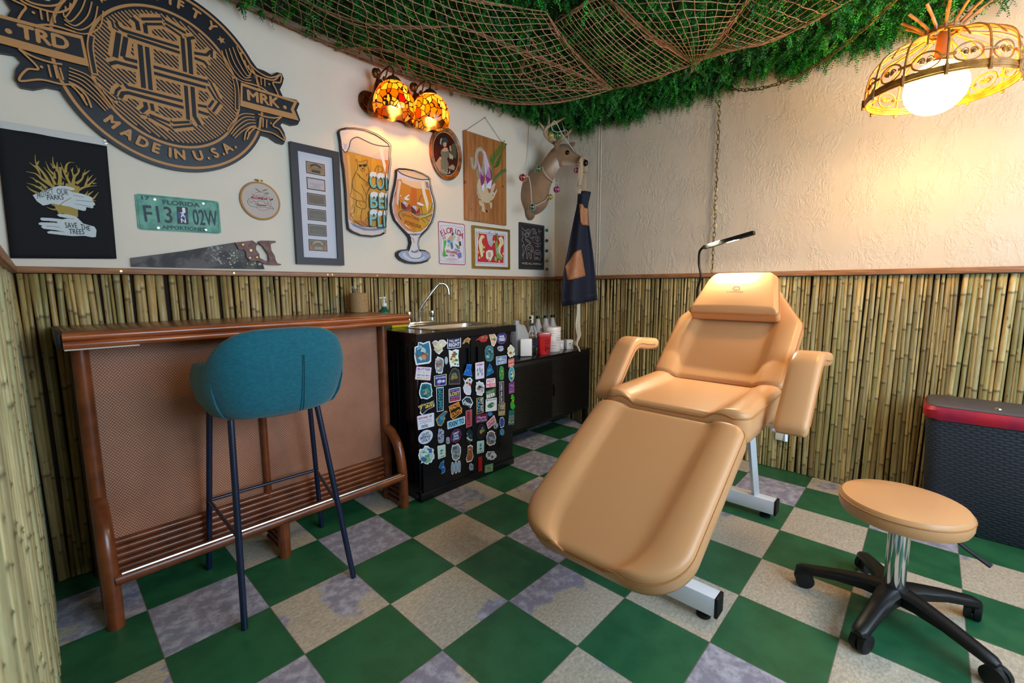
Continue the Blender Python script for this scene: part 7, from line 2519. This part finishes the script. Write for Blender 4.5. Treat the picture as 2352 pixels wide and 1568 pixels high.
a.poly(tm([(300, 1045), (380, 1058), (480, 1045), (440, 1100), (420, 1180), (435, 1280), (490, 1330), (470, 1385), (400, 1400), (320, 1385), (285, 1320), (315, 1270), (340, 1180), (325, 1090)]), '#cfcfd8')
a.poly(tm([(335, 1280), (375, 1300), (430, 1275), (440, 1310), (380, 1325), (330, 1310)]), '#6d7a98')
a.poly(tm([(370, 1070), (400, 1070), (395, 1180), (400, 1260), (375, 1265), (370, 1150)]), '#ddd3c2')
a.poly(tm([(150, 1330), (190, 1298), (290, 1285), (285, 1320), (320, 1385), (400, 1400), (470, 1385), (490, 1330), (460, 1290), (540, 1305), (585, 1340), (592, 1385), (550, 1425), (470, 1450), (380, 1456), (280, 1442), (195, 1405), (150, 1362)]), '#9aa6c2')
a.poly(tm([(200, 1340), (240, 1310), (260, 1360), (340, 1410), (440, 1415), (520, 1370), (530, 1400), (440, 1440), (320, 1435), (230, 1390)]), '#c3cbdc')
a.stroke(tm([(285, 1320), (320, 1385), (400, 1400), (470, 1385), (490, 1330)]), .0026, '#39405a', smooth=True)
a.stroke(tm([(320, 1100), (360, 1120), (380, 1180)]), .003, '#4b4c5c', smooth=True)
a.stroke(tm([(300, 1050), (380, 1068), (480, 1048)]), .0035, '#2a2530', smooth=True)
a.stroke(tm(OUT), .004, '#1c1a20', closed=True)
a.build('painted_picture', tul)

# ---- five polished stones in a column beside the corner
for k, (v_, h_, lab) in enumerate(((528.7, '#1f7a3c', 'small green stone, topmost of the column by the corner'), (552.8, '#26262c', 'small black stone, second from the top by the corner'), (575.8, '#34353f', 'small grey black stone, middle of the column by the corner'),
                                  (598.7, '#b07a3c', 'small amber stone, second from the bottom by the corner'), (618.0, '#3d2f48', 'small dark purple stone, lowest of the column by the corner'))):
    p = PY(1256.5, v_, YB - 0.012)
    bm = bmesh.new()
    bmesh.ops.create_icosphere(bm, subdivisions=2, radius=1.0)
    rnd = random.Random(k + 40)
    for v in bm.verts:
        f = rnd.uniform(0.78, 1.1)
        v.co = V((v.co.x * 0.017 * f + p[0], v.co.y * 0.011 * f + YB - 0.0115, v.co.z * 0.014 * f + p[1]))
    MB().addbm(bm).build('wall_stone', mat('stone_' + h_[1:], h_, 0.2, coat=0.4), label=lab, cat='stone', group='polished stones pinned in a column by the corner', flat=True)

# ============================================================ STICKERS ON THE SINK CABINET DOORS
STY = CY - 0.0030
KS = crop(920, 740, 0.26794, STY)
W3 = '#dfe6f2'
NAVY = '#16264f'
WATER = ('#2f6f8f', '#6fa9b8', '#8a5a4a', '#b58a6a', '#4a3a4a', '#9fc4c8')
GREENS = ('#3f7a55', '#6fa07a', '#2c5a6a', '#8fb3a0', '#4a6a8a')
TEALS = ('#1f6a7a', '#2f8f9a', '#174a5c', '#3f8a5a', '#c08a6a')
BROWN = ('#8a6a4a', '#b59a7a', '#5c4636', '#c9b59a')
GREY = ('#8f9cb5', '#5a6480', '#b5c0d4', '#3f4a66')
BLUE = ('#1f5ab0', '#2f86d0', '#174a8a', '#5fa8dc')
MIX = ('#b0443f', '#3f7a55', '#c9a04a', '#4a6a9a', '#d9d2c4')


def sticker(label, draw, y=STY):
    a_ = Art(wall_plane(y), step=0.00012, rough=0.35)
    draw(a_)
    a_.mb.build('sticker', a_.mats, sink, label=label, flat=True)


def rect_st(label, c4_, outer, inner, lines, inset=0.05, extra=None):
    q4 = mapped(KS, c4_)
    Qm = quadmap(q4)

    def d(a_):
        a_.poly([Qm(x, y_) for x, y_ in rrect(0, 1, 0, 1, 0.06, 3)], outer)
        if inner:
            a_.poly([Qm(inset, inset), Qm(1 - inset, inset), Qm(1 - inset, 1 - inset), Qm(inset, 1 - inset)], inner)
        if extra:
            extra(a_, Qm)
        H = (V(q4[0]) - V(q4[3])).length
        for t, x0_, x1_, yb_, h_, colr in lines:
            a_.text(t, Qm(x0_, yb_), Qm(x1_, yb_), h_ * H, colr, bold=0.03)
    sticker(label, d)


def vert_st(label, c4_, outer, inner, lines, inset=0.07):
    """words reading downwards"""
    q4 = mapped(KS, c4_)
    Qm = quadmap(q4)

    def d(a_):
        a_.poly([Qm(0, 0), Qm(1, 0), Qm(1, 1), Qm(0, 1)], outer)
        a_.poly([Qm(inset, inset * .4), Qm(1 - inset, inset * .4), Qm(1 - inset, 1 - inset * .4), Qm(inset, 1 - inset * .4)], inner)
        Wd = (V(q4[0]) - V(q4[1])).length
        for t, y0_, y1_, xb_, h_, colr in lines:
            a_.text(t, Qm(xb_, y0_), Qm(xb_, y1_), h_ * Wd, colr, bold=0.02, upv=(1, 0))
    sticker(label, d)


def oval_st(label, c_, rx, ry, outer, inner, lines, pal=None):
    p, px_, py_ = KS(*c_), KS(c_[0] + rx, c_[1]), KS(c_[0], c_[1] - ry)
    RX_, RY_ = px_[0] - p[0], py_[1] - p[1]

    def d(a_):
        a_.ell(p, RX_, RY_, outer)
        a_.ell(p, RX_ * .90, RY_ * .90, inner)
        if pal:
            rnd = random.Random(int(c_[0] * 7 + c_[1]))
            for k in range(9):
                t, r_ = rnd.uniform(0, 6.28), rnd.uniform(0, .55)
                a_.ell((p[0] + RX_ * r_ * math.cos(t), p[1] + RY_ * r_ * math.sin(t)), RX_ * rnd.uniform(.15, .38), RY_ * rnd.uniform(.1, .3), pal[k % len(pal)], 9, ang=t)
        for t, x0_, x1_, yb_, h_, colr in lines:
            a_.text(t, (p[0] + RX_ * x0_, p[1] + RY_ * yb_), (p[0] + RX_ * x1_, p[1] + RY_ * yb_), h_ * RY_, colr, bold=0.03)
    sticker(label, d)


def blob_st(label, box=None, pal=MIX, poly=None, border=W3, n=11, lines=(), jag=0.10, seed=None):
    x0_, y0_, x1_, y1_ = box or (min(p[0] for p in poly), min(p[1] for p in poly), max(p[0] for p in poly), max(p[1] for p in poly))
    rnd = random.Random(seed or int(x0_ * 3 + y0_))
    cx_, cy_ = (x0_ + x1_) / 2, (y0_ + y1_) / 2
    if poly is None:
        k = 26
        poly = []
        for i in range(k):
            t = 2 * PI * i / k
            s_ = 1 - rnd.uniform(0, 2 * jag)
            e = 0.75
            cc, ss = math.cos(t), math.sin(t)
            poly.append((cx_ + (x1_ - x0_) / 2 * s_ * abs(cc) ** e * (1 if cc > 0 else -1), cy_ + (y1_ - y0_) / 2 * s_ * abs(ss) ** e * (1 if ss > 0 else -1)))

    def sh_(k):
        return [(cx_ + (p[0] - cx_) * k, cy_ + (p[1] - cy_) * k) for p in poly]

    def d(a_):
        if border:
            a_.poly(mapped(KS, sh_(1.0)), border)
        a_.poly(mapped(KS, sh_(0.86 if border else 1.0)), pal[0])
        for k in range(n):
            b0, b1 = rnd.choice(poly), rnd.choice(poly)
            f, g_ = rnd.uniform(.2, .74), rnd.uniform(.2, .8)
            mx_, my_ = cx_ + ((b0[0] * g_ + b1[0] * (1 - g_)) - cx_) * f, cy_ + ((b0[1] * g_ + b1[1] * (1 - g_)) - cy_) * f
            r_ = min(x1_ - x0_, y1_ - y0_) * rnd.uniform(.08, .19)
            a_.poly(mapped(KS, [(mx_ + r_ * rnd.uniform(.6, 1.5) * math.cos(2 * PI * i / 8), my_ + r_ * rnd.uniform(.5, 1.2) * math.sin(2 * PI * i / 8)) for i in range(8)]), pal[(k + 1) % len(pal)])
        for t, p, q, h_, colr, br in lines:
            hh = h_ * 0.26794 * .0020
            if br:
                a_.text(t, KS(p[0] - 3, p[1] + 3), KS(q[0] + 3, q[1] + 3), hh * 1.14, br, bold=0.10, shear=.2)
            a_.text(t, KS(*p), KS(*q), hh, colr, bold=0.03, shear=.2)
    sticker(label, d)


blob_st('die cut sticker of blue pools between brown rocks', pal=WATER, poly=[(150, 160), (195, 178), (250, 155), (264, 240), (262, 335), (245, 352), (132, 368), (118, 300), (120, 212), (148, 200)], n=18)
blob_st('sticker of a pale flying dove', pal=('#cfc9b0', '#e0dcc8', '#b0aa92'), poly=[(270, 170), (300, 150), (325, 165), (340, 145), (375, 150), (400, 176), (378, 206), (352, 222), (366, 240), (330, 276), (298, 252), (318, 235), (288, 215)], n=6)
rect_st("navy sticker reading Y'ALL AIN'T RIGHT", [(400, 135), (518, 120), (518, 215), (402, 228)], W3, NAVY, [("Y'ALL AIN'T", .12, .88, .42, .22, W3), ('RIGHT', .12, .90, .84, .34, W3)])
blob_st('small sticker of a walking tan cat', pal=('#b08a5c', '#8a6a44'), poly=[(528, 186), (545, 150), (575, 128), (603, 140), (590, 165), (588, 188), (575, 170), (556, 168), (545, 185)], border=None, n=3)
blob_st('tall die cut sticker with a red and green top', (292, 288, 372, 446), ('#7a8a95', '#b04a4a', '#4a8a5a', '#c9b8a8', '#5a6a7a'), n=14)
oval_st('small grey oval sticker', (392, 327), 15, 34, '#8d9aa6', '#a9b5bd', [])
blob_st('pale green sticker with plants and small pictures', pal=('#dbe6d6', '#3f7a55', '#b0543a', '#4a5a7a', '#c9b04a'), poly=[(412, 235), (440, 245), (470, 230), (500, 235), (495, 290), (503, 380), (440, 376), (430, 390), (418, 340)], n=16)
rect_st('pale square sticker reading BUTTER and AND CALL ME A', [(135, 378), (268, 385), (255, 500), (122, 490)], '#b05a8a', '#d8dcec', [('BUTTER', .10, .92, .27, .17, '#7a3a8a'), ('MY BUTT', .14, .90, .50, .15, '#d0b060'), ('AND CALL ME A', .08, .90, .69, .12, '#6a4a9a'), ('BISCUIT', .12, .90, .92, .16, '#d0a850')], .025)
rect_st("navy sticker with a pale pink animal under AIN'T MY RODEO", [(287, 460), (395, 442), (393, 538), (290, 552)], '#d9d6a8', '#1f2f86', [("AIN'T MY RODEO", .10, .90, .30, .15, W3)], .05,
        lambda a_, Q_: (a_.ell(Q_(.42, .58), .016, .010, '#b9b4d8', 14), a_.ell(Q_(.74, .60), .011, .008, '#c7c0dc', 12), a_.ell(Q_(.36, .78), .010, .006, '#b0506a', 10)))
blob_st('brown arched badge sticker of a seated figure', pal=('#2a2c30', '#8a6a3a', '#6a5a3a', '#3a8a6a', '#7a4a8a', '#a08a5a'), poly=[(412, 535), (415, 450), (440, 400), (470, 388), (500, 410), (512, 460), (510, 532)], border='#5f5a48', n=14)
blob_st('blue bag sticker with a fish on the left door', pal=BLUE, poly=[(538, 450), (560, 395), (570, 358), (610, 360), (604, 400), (614, 465)], border='#2f86d0', n=6)
blob_st('teal sticker of an animal among leaves', (158, 508, 280, 670), TEALS, n=18)
vert_st('tall sticker with DADGUMMIT in teal letters', [(305, 560), (368, 552), (368, 758), (312, 768)], W3, '#10141c', [('DADGUMMIT', .05, .95, .26, .50, '#25a0b5')])
rect_st('purple sticker reading HAVE YOU LOST YOUR DANG MIND', [(412, 572), (513, 553), (515, 670), (415, 690)], W3, '#3a2a6a', [('HAVE YOU', .10, .90, .23, .12, '#a08ad0'), ('LOST', .10, .90, .53, .24, '#e0d04a'), ('YOUR DANG', .10, .90, .69, .10, '#a08ad0'), ('MIND', .12, .88, .94, .20, '#d8503f')])
blob_st('white bearded man in red sticker', pal=('#c9ccd8', '#a0243f', '#b8303f', '#3a2a30', '#d8c0a8'), poly=[(536, 478), (555, 500), (575, 478), (600, 472), (618, 495), (600, 540), (606, 590), (600, 622), (565, 622), (545, 600), (535, 560), (552, 520)], n=10)
blob_st('white script sticker reading Stupid', pal=('#2a3a4c', '#c9d2dc'), poly=[(526, 668), (560, 635), (600, 640), (622, 690), (600, 738), (575, 710), (535, 706)], n=0, lines=[('Stupid', (538, 690), (606, 718), 30, W3, None)])
blob_st("yellow script sticker reading Y'all", pal=('#1b222c',), poly=[(148, 720), (190, 700), (240, 690), (284, 670), (290, 720), (230, 750), (185, 795), (165, 780), (170, 750)], n=0, lines=[("Y'all", (160, 752), (278, 716), 44, '#d0b04a', '#15181c')])
blob_st('blue and gold catfish sticker', pal=('#2f6a8a', '#3f8aa8', '#c09a3a', '#1f4a6a'), poly=[(300, 830), (340, 790), (385, 755), (404, 765), (380, 800), (375, 850), (350, 890), (320, 885)], border='#b08a3a', n=9)
blob_st('orange lettering sticker reading MADE SOUTH', pal=('#2a1c14',), poly=[(412, 720), (500, 678), (512, 720), (528, 735), (526, 775), (450, 832), (428, 815), (425, 770)], border='#d88a3a', n=0, lines=[('MADE', (420, 762), (505, 715), 42, '#e09a3f', None), ('SOUTH', (432, 818), (522, 768), 42, '#e09a3f', None)])
rect_st('pale sticker reading BEWARE OF DOG', [(140, 805), (287, 772), (290, 890), (150, 925)], '#c3cbe4', '#d3d9ec', [('BEWARE', .08, .62, .28, .15, '#b03a5a'), ('OF', .70, .86, .27, .14, '#3a3f5c'), ('DOG', .22, .58, .90, .18, '#2a3048')], .03,
        lambda a_, Q_: [a_.stroke([Q_(x, y_ + k) for x, y_ in ((.12, .45), (.30, .40), (.45, .48), (.60, .40), (.85, .44))], .0022, '#4a4f66', smooth=True, up=False) for k in (0, .14)] + [a_.up()])
rect_st("light blue sticker reading FIXIN' TO", [(400, 850), (552, 803), (552, 870), (403, 918)], W3, '#7fc0e0', [("FIXIN' TO", .08, .94, .80, .60, '#16365c')], .05)
vert_st('pink and dark sticker with MERCY', [(558, 758), (612, 745), (612, 888), (562, 905)], '#b07a7a', '#b0485a', [('MERCY', .10, .92, .18, .44, '#2a1a24')])
oval_st('round pale sticker reading QUIT BEING UGLY', (215, 982), 62, 59, '#c9d6ee', '#c3d0e6', [('QUIT', -.52, .48, .26, .36, '#33405c'), ('BEING', -.70, .66, -.18, .36, '#33405c'), ('UGLY', -.55, .58, -.64, .36, '#33405c')])
blob_st('grey rabbit line drawing sticker', (315, 905, 377, 1046), GREY, border=None, n=16)
blob_st('small grey figure sticker beside the navy round one', (388, 980, 426, 1046), GREY, border=None, n=7)
oval_st("round navy sticker reading CAIN'T NEVER COULD", (475, 972), 46, 57, '#a02a4a', '#152a66', [("CAIN'T", -.55, .55, .25, .32, W3), ('NEVER', -.45, .45, -.14, .26, W3), ('COULD', -.55, .55, -.58, .32, W3)])
blob_st('large pale green and blue leafy sticker low on the left door', (150, 1055, 293, 1222), ('#a8c8d8', '#4a9a6a', '#3a6a9a', '#7ab88a', '#c8dcea'), n=26, jag=.14)
rect_st('pale mint card sticker on the left door', [(315, 1060), (385, 1045), (387, 1150), (322, 1175)], '#c9e0dc', '#bcd8d4', [('LA SIRENA', .18, .82, .93, .08, '#3a7a7a')], .06, lambda a_, Q_: (a_.ell(Q_(.5, .42), .012, .006, '#3a8a8a', 12), a_.ell(Q_(.45, .62), .008, .004, '#2a5a6a', 12)))
blob_st('oval swamp scene sticker with a white edge', (430, 1036, 522, 1188), ('#7a90b0', '#8a9a6a', '#4a5a6a', '#b0b8c8', '#6a7a5a'), n=18)
blob_st('white outline squid sticker', (556, 914, 624, 1042), ('#1c2a36', '#8aa0a8', '#3a5a66', '#b0c0c4'), border=None, n=12)
blob_st('brown otter sticker', pal=('#8a5230', '#a86a40', '#d8d0c8'), poly=[(575, 1060), (600, 1048), (620, 1060), (615, 1100), (625, 1150), (610, 1190), (570, 1202), (560, 1170), (575, 1120)], n=5)
blob_st('blue hare sticker at the bottom of the left door', pal=BLUE, poly=[(345, 1200), (375, 1178), (370, 1215), (384, 1250), (380, 1285), (350, 1302), (352, 1262), (326, 1245)], border='#6a9ac8', n=5)
for k_, (x_, hh) in enumerate(((446, '#4a8a6a'), (474, '#b0443f'), (502, '#8aa04a'))):
    blob_st('small bottle sticker, %s of the three low on the left door' % ('leftmost', 'middle', 'rightmost')[k_], (x_ - 14, 1196 - 8 * k_, x_ + 15, 1306 - 9 * k_), ('#7fa8d8', hh, '#c98a5a'), n=4, jag=.05)
blob_st('grey ragged sticker at the foot of the left door', (584, 1204, 627, 1272), GREY, border=None, n=5)
# right hand door
blob_st('red and green crawfish sticker', pal=('#b02a2c', '#c8403a', '#7a3a5a', '#2a9a5a'), poly=[(640, 156), (672, 130), (690, 118), (740, 100), (752, 130), (735, 165), (690, 170), (672, 150)], border=None, n=7)
blob_st('peach and green state outline sticker', pal=('#cfa07a', '#3a8a6a', '#d8b898', '#2f6a5a'), poly=[(755, 95), (800, 90), (826, 130), (820, 170), (800, 208), (780, 195), (770, 150)], n=6)
oval_st('round navy sticker reading MAMA TRIED', (868, 135), 41, 51, '#a04a5a', '#1a2f7a', [('MAMA', -.50, .50, .10, .36, W3), ('TRIED', -.66, .66, -.48, .48, W3)])
blob_st('dark jar sticker with a gold lid at the door edge', (940, 84, 966, 174), ('#2a3040', '#a08a3a', '#6a7080'), n=4, border='#4a5064', jag=.03)
blob_st('teal patterned face sticker', (720, 192, 802, 338), ('#3a6a72', '#5a949a', '#2a4a52', '#8ab8ba'), border='#4a7a80', n=16, jag=.05)
blob_st('small grey badge sticker below the navy round one', (828, 200, 886, 250), GREY, border='#aab4bc', n=4)
blob_st('cream and brown animal sticker with leaves at the door edge', (910, 188, 984, 308), ('#c9c4a8', '#8a4a2a', '#3a7a5a', '#e0dcc4'), n=9, jag=.14)
rect_st("blue sticker reading HELL I WON'T", [(818, 295), (908, 283), (908, 350), (820, 368)], W3, '#2a6ac0', [('HELL', .14, .88, .52, .34, '#e0d88a'), ("I WON'T", .12, .90, .90, .26, W3)], .05)
rect_st('red sticker reading GOOD GRIEF at the door edge', [(922, 318), (974, 304), (974, 372), (924, 388)], '#c88a8a', '#b0443f', [('GOOD', .10, .90, .45, .28, '#e8c8c0'), ('GRIEF', .10, .90, .90, .28, '#e8c8c0')], .05)
rect_st('lavender card sticker headed FLORIDA with small figures', [(640, 348), (717, 335), (717, 478), (642, 490)], '#d6d0e6', None, [('FLORIDA', .14, .86, .20, .11, '#a05a9a')], .0,
        lambda a_, Q_: [a_.ell(Q_(x, y_), .006, .011, h_, 10) for x, y_, h_ in ((.25, .45, '#5aa07a'), (.5, .40, '#7a8ab0'), (.55, .55, '#5a9aa8'), (.75, .5, '#b08a9a'), (.3, .7, '#4a8a6a'), (.75, .72, '#8a7ac0'))])
blob_st('blue bag sticker with a green fish on the right door', pal=('#174a8a', '#2f9a8a', '#2f86d0', '#1f5a6a'), poly=[(735, 462), (745, 400), (762, 350), (778, 372), (800, 428), (760, 452)], border='#2f86d0', n=6)
blob_st('green and amber lantern sticker', (844, 372, 888, 502), ('#2f8a4a', '#b08a3a', '#1f6a3a', '#c0a04a'), border=None, n=8, jag=.05)
oval_st('oval blue and yellow sticker at the door edge', (952, 443), 26, 66, '#a8d0dc', '#4a9ab0', [], ('#c8c04a', '#e0e4d8', '#2a6a8a'))
rect_st('pink lettering sticker reading HOT MESS', [(735, 484), (812, 476), (816, 552), (732, 560)], W3, '#e6dfe8', [('HOT', .12, .86, .46, .36, '#d0486a'), ('MESS', .06, .94, .93, .38, '#d0486a')], .03)
blob_st('sticker of a running dog and cat', (638, 492, 722, 642), ('#b9c4d0', '#b0703a', '#3a6ab0', '#3a2a24', '#d8dce4'), n=13, jag=.14)
vert_st('tall dark sticker reading LORD WILLIN', [(845, 508), (885, 505), (888, 685), (845, 690)], '#d8a8b0', '#161c30', [('LORD WILLIN', .08, .94, .28, .40, W3)])
rect_st('green and white sticker reading HOLD MY BEER', [(730, 590), (815, 560), (815, 632), (735, 656)], '#5a8a6a', '#28503c', [('HOLD MY', .10, .88, .40, .26, '#a8c89a'), ('BEER', .06, .94, .94, .44, '#eef2f4')], .03)
rect_st("purple sticker reading Y'ALL at the door edge", [(928, 520), (975, 508), (975, 602), (928, 614)], '#b0488a', '#4a2a7a', [("Y'ALL", .12, .92, .40, .24, '#d88ac8'), ("AIN'T", .12, .92, .66, .18, '#4a9ad0'), ('RIGHT', .12, .92, .90, .18, '#d88ac8')], .06)
vert_st('tall sticker reading BAT SHIT CRAZY with a yellow edge', [(650, 650), (710, 640), (712, 772), (652, 788)], '#c9c46a', '#141a28', [('BAT SHIT', .08, .92, .56, .30, W3), ('CRAZY', .08, .92, .12, .34, '#6ab0e0')])
rect_st('white card sticker with a green alligator', [(730, 660), (825, 643), (825, 755), (728, 768)], '#dce2ee', None, [('SEE YOU LATER', .06, .94, .16, .09, '#3a3f55')], .0,
        lambda a_, Q_: (a_.poly([Q_(.12, .55), Q_(.3, .38), Q_(.6, .30), Q_(.78, .42), Q_(.72, .62), Q_(.5, .75), Q_(.25, .70)], '#2f7a55'), a_.poly([Q_(.5, .5), Q_(.75, .45), Q_(.72, .6)], '#b8c0cc'), a_.stroke([Q_(.88, .42), Q_(.78, .62)], .002, '#b0303a')))
rect_st('navy and yellow sticker reading YEE HAW', [(838, 700), (897, 688), (895, 795), (838, 800)], '#c9b86a', '#1f3a8a', [('YEE', .12, .90, .48, .36, '#d8c86a'), ('HAW', .08, .92, .94, .36, '#d8c86a')], .05)
blob_st('bright green lizard sticker at the door edge', pal=('#2fb03a', '#6ad02a', '#c0a030', '#1f7a2a'), poly=[(945, 625), (965, 615), (978, 650), (970, 690), (984, 720), (968, 748), (945, 738), (940, 700), (955, 665)], border=None, n=6)
rect_st("purple sticker reading Mama AIN'T PLAYIN", [(645, 795), (745, 780), (742, 848), (645, 865)], '#a0305a', '#3a2458', [('Mama', .14, .88, .55, .36, '#d88ab8'), ("AIN'T PLAYIN", .08, .92, .88, .22, '#a8c0f0')], .06)
rect_st('tilted white sticker with pink letters', [(735, 862), (803, 793), (822, 857), (752, 916)], W3, '#e0a8c0', [('HOT MESS', .10, .92, .40, .24, '#5a4a3a'), ('EXPRESS', .10, .92, .86, .36, '#8a2a5a')], .05)
blob_st('blue curled sticker on the right door', (848, 806, 892, 908), ('#2a48b0', '#5a78d8', '#1f2f80'), n=5)
oval_st('dark oval sticker with bright colours', (690, 935), 39, 64, '#2a3038', '#14181e', [], ('#8a3a3a', '#3aa03a', '#7a4a9a', '#a08a3a', '#1f4a5a'))
blob_st('treasure chest sticker', (734, 922, 820, 1062), ('#6a6a80', '#8a7a6a', '#4a4a60', '#7ab0d0', '#9a98a8'), n=14)
oval_st('small round grey skull sticker', (817, 888), 21, 26, '#5a6a80', '#8a98ac', [], ('#2a3444', '#aab6c6'))
blob_st('small blue bear sticker', (848, 910, 892, 970), ('#4a8ac0', '#2a5a8a', '#8ab8d8'), border=None, n=4)
rect_st('striped sticker at the door edge', [(928, 755), (976, 750), (974, 878), (920, 882)], '#2a6a6a', None, [('SOUTH', .1, .95, .50, .15, '#6aa0d0'), ('EAST', .1, .95, .68, .14, '#c08a5a'), ('FLA', .1, .95, .88, .14, '#b0b8d0')])
rect_st('pale mint card sticker on the right door', [(655, 1020), (717, 1010), (715, 1112), (655, 1128)], '#bfe0ea', '#b0d6e0', [('EL CAIMAN', .18, .82, .94, .08, '#3a6a7a')], .06, lambda a_, Q_: (a_.ell(Q_(.5, .35), .008, .012, '#3a8a9a', 12), a_.ell(Q_(.5, .65), .010, .006, '#2a6a7a', 12)))
blob_st('white and brown chickens sticker', (728, 1096, 823, 1184), ('#b0b8c8', '#8a5a3a', '#dce0ea', '#5a6a8a'), n=12, jag=.14)
rect_st('plain red tall sticker', [(665, 1155), (698, 1148), (700, 1268), (668, 1280)], '#b8161c', '#a81218', [], .10)
rect_st('small green patterned label at the foot of the right door', [(722, 1225), (795, 1205), (792, 1275), (720, 1292)], '#5a8a6a', '#6a9a7a', [], .05, lambda a_, Q_: [a_.ell(Q_(.2 + .2 * k, .5 + .06 * (-1) ** k), .006, .009, h_, 9) for k, h_ in enumerate(('#c08a3a', '#4a7ab0', '#b0543a', '#d0a04a'))])
blob_st('small blue cat sticker above the tilted label', (746, 766, 792, 804), ('#3a7ab0', '#6aa8d0', '#1f4a7a'), border=None, n=4)
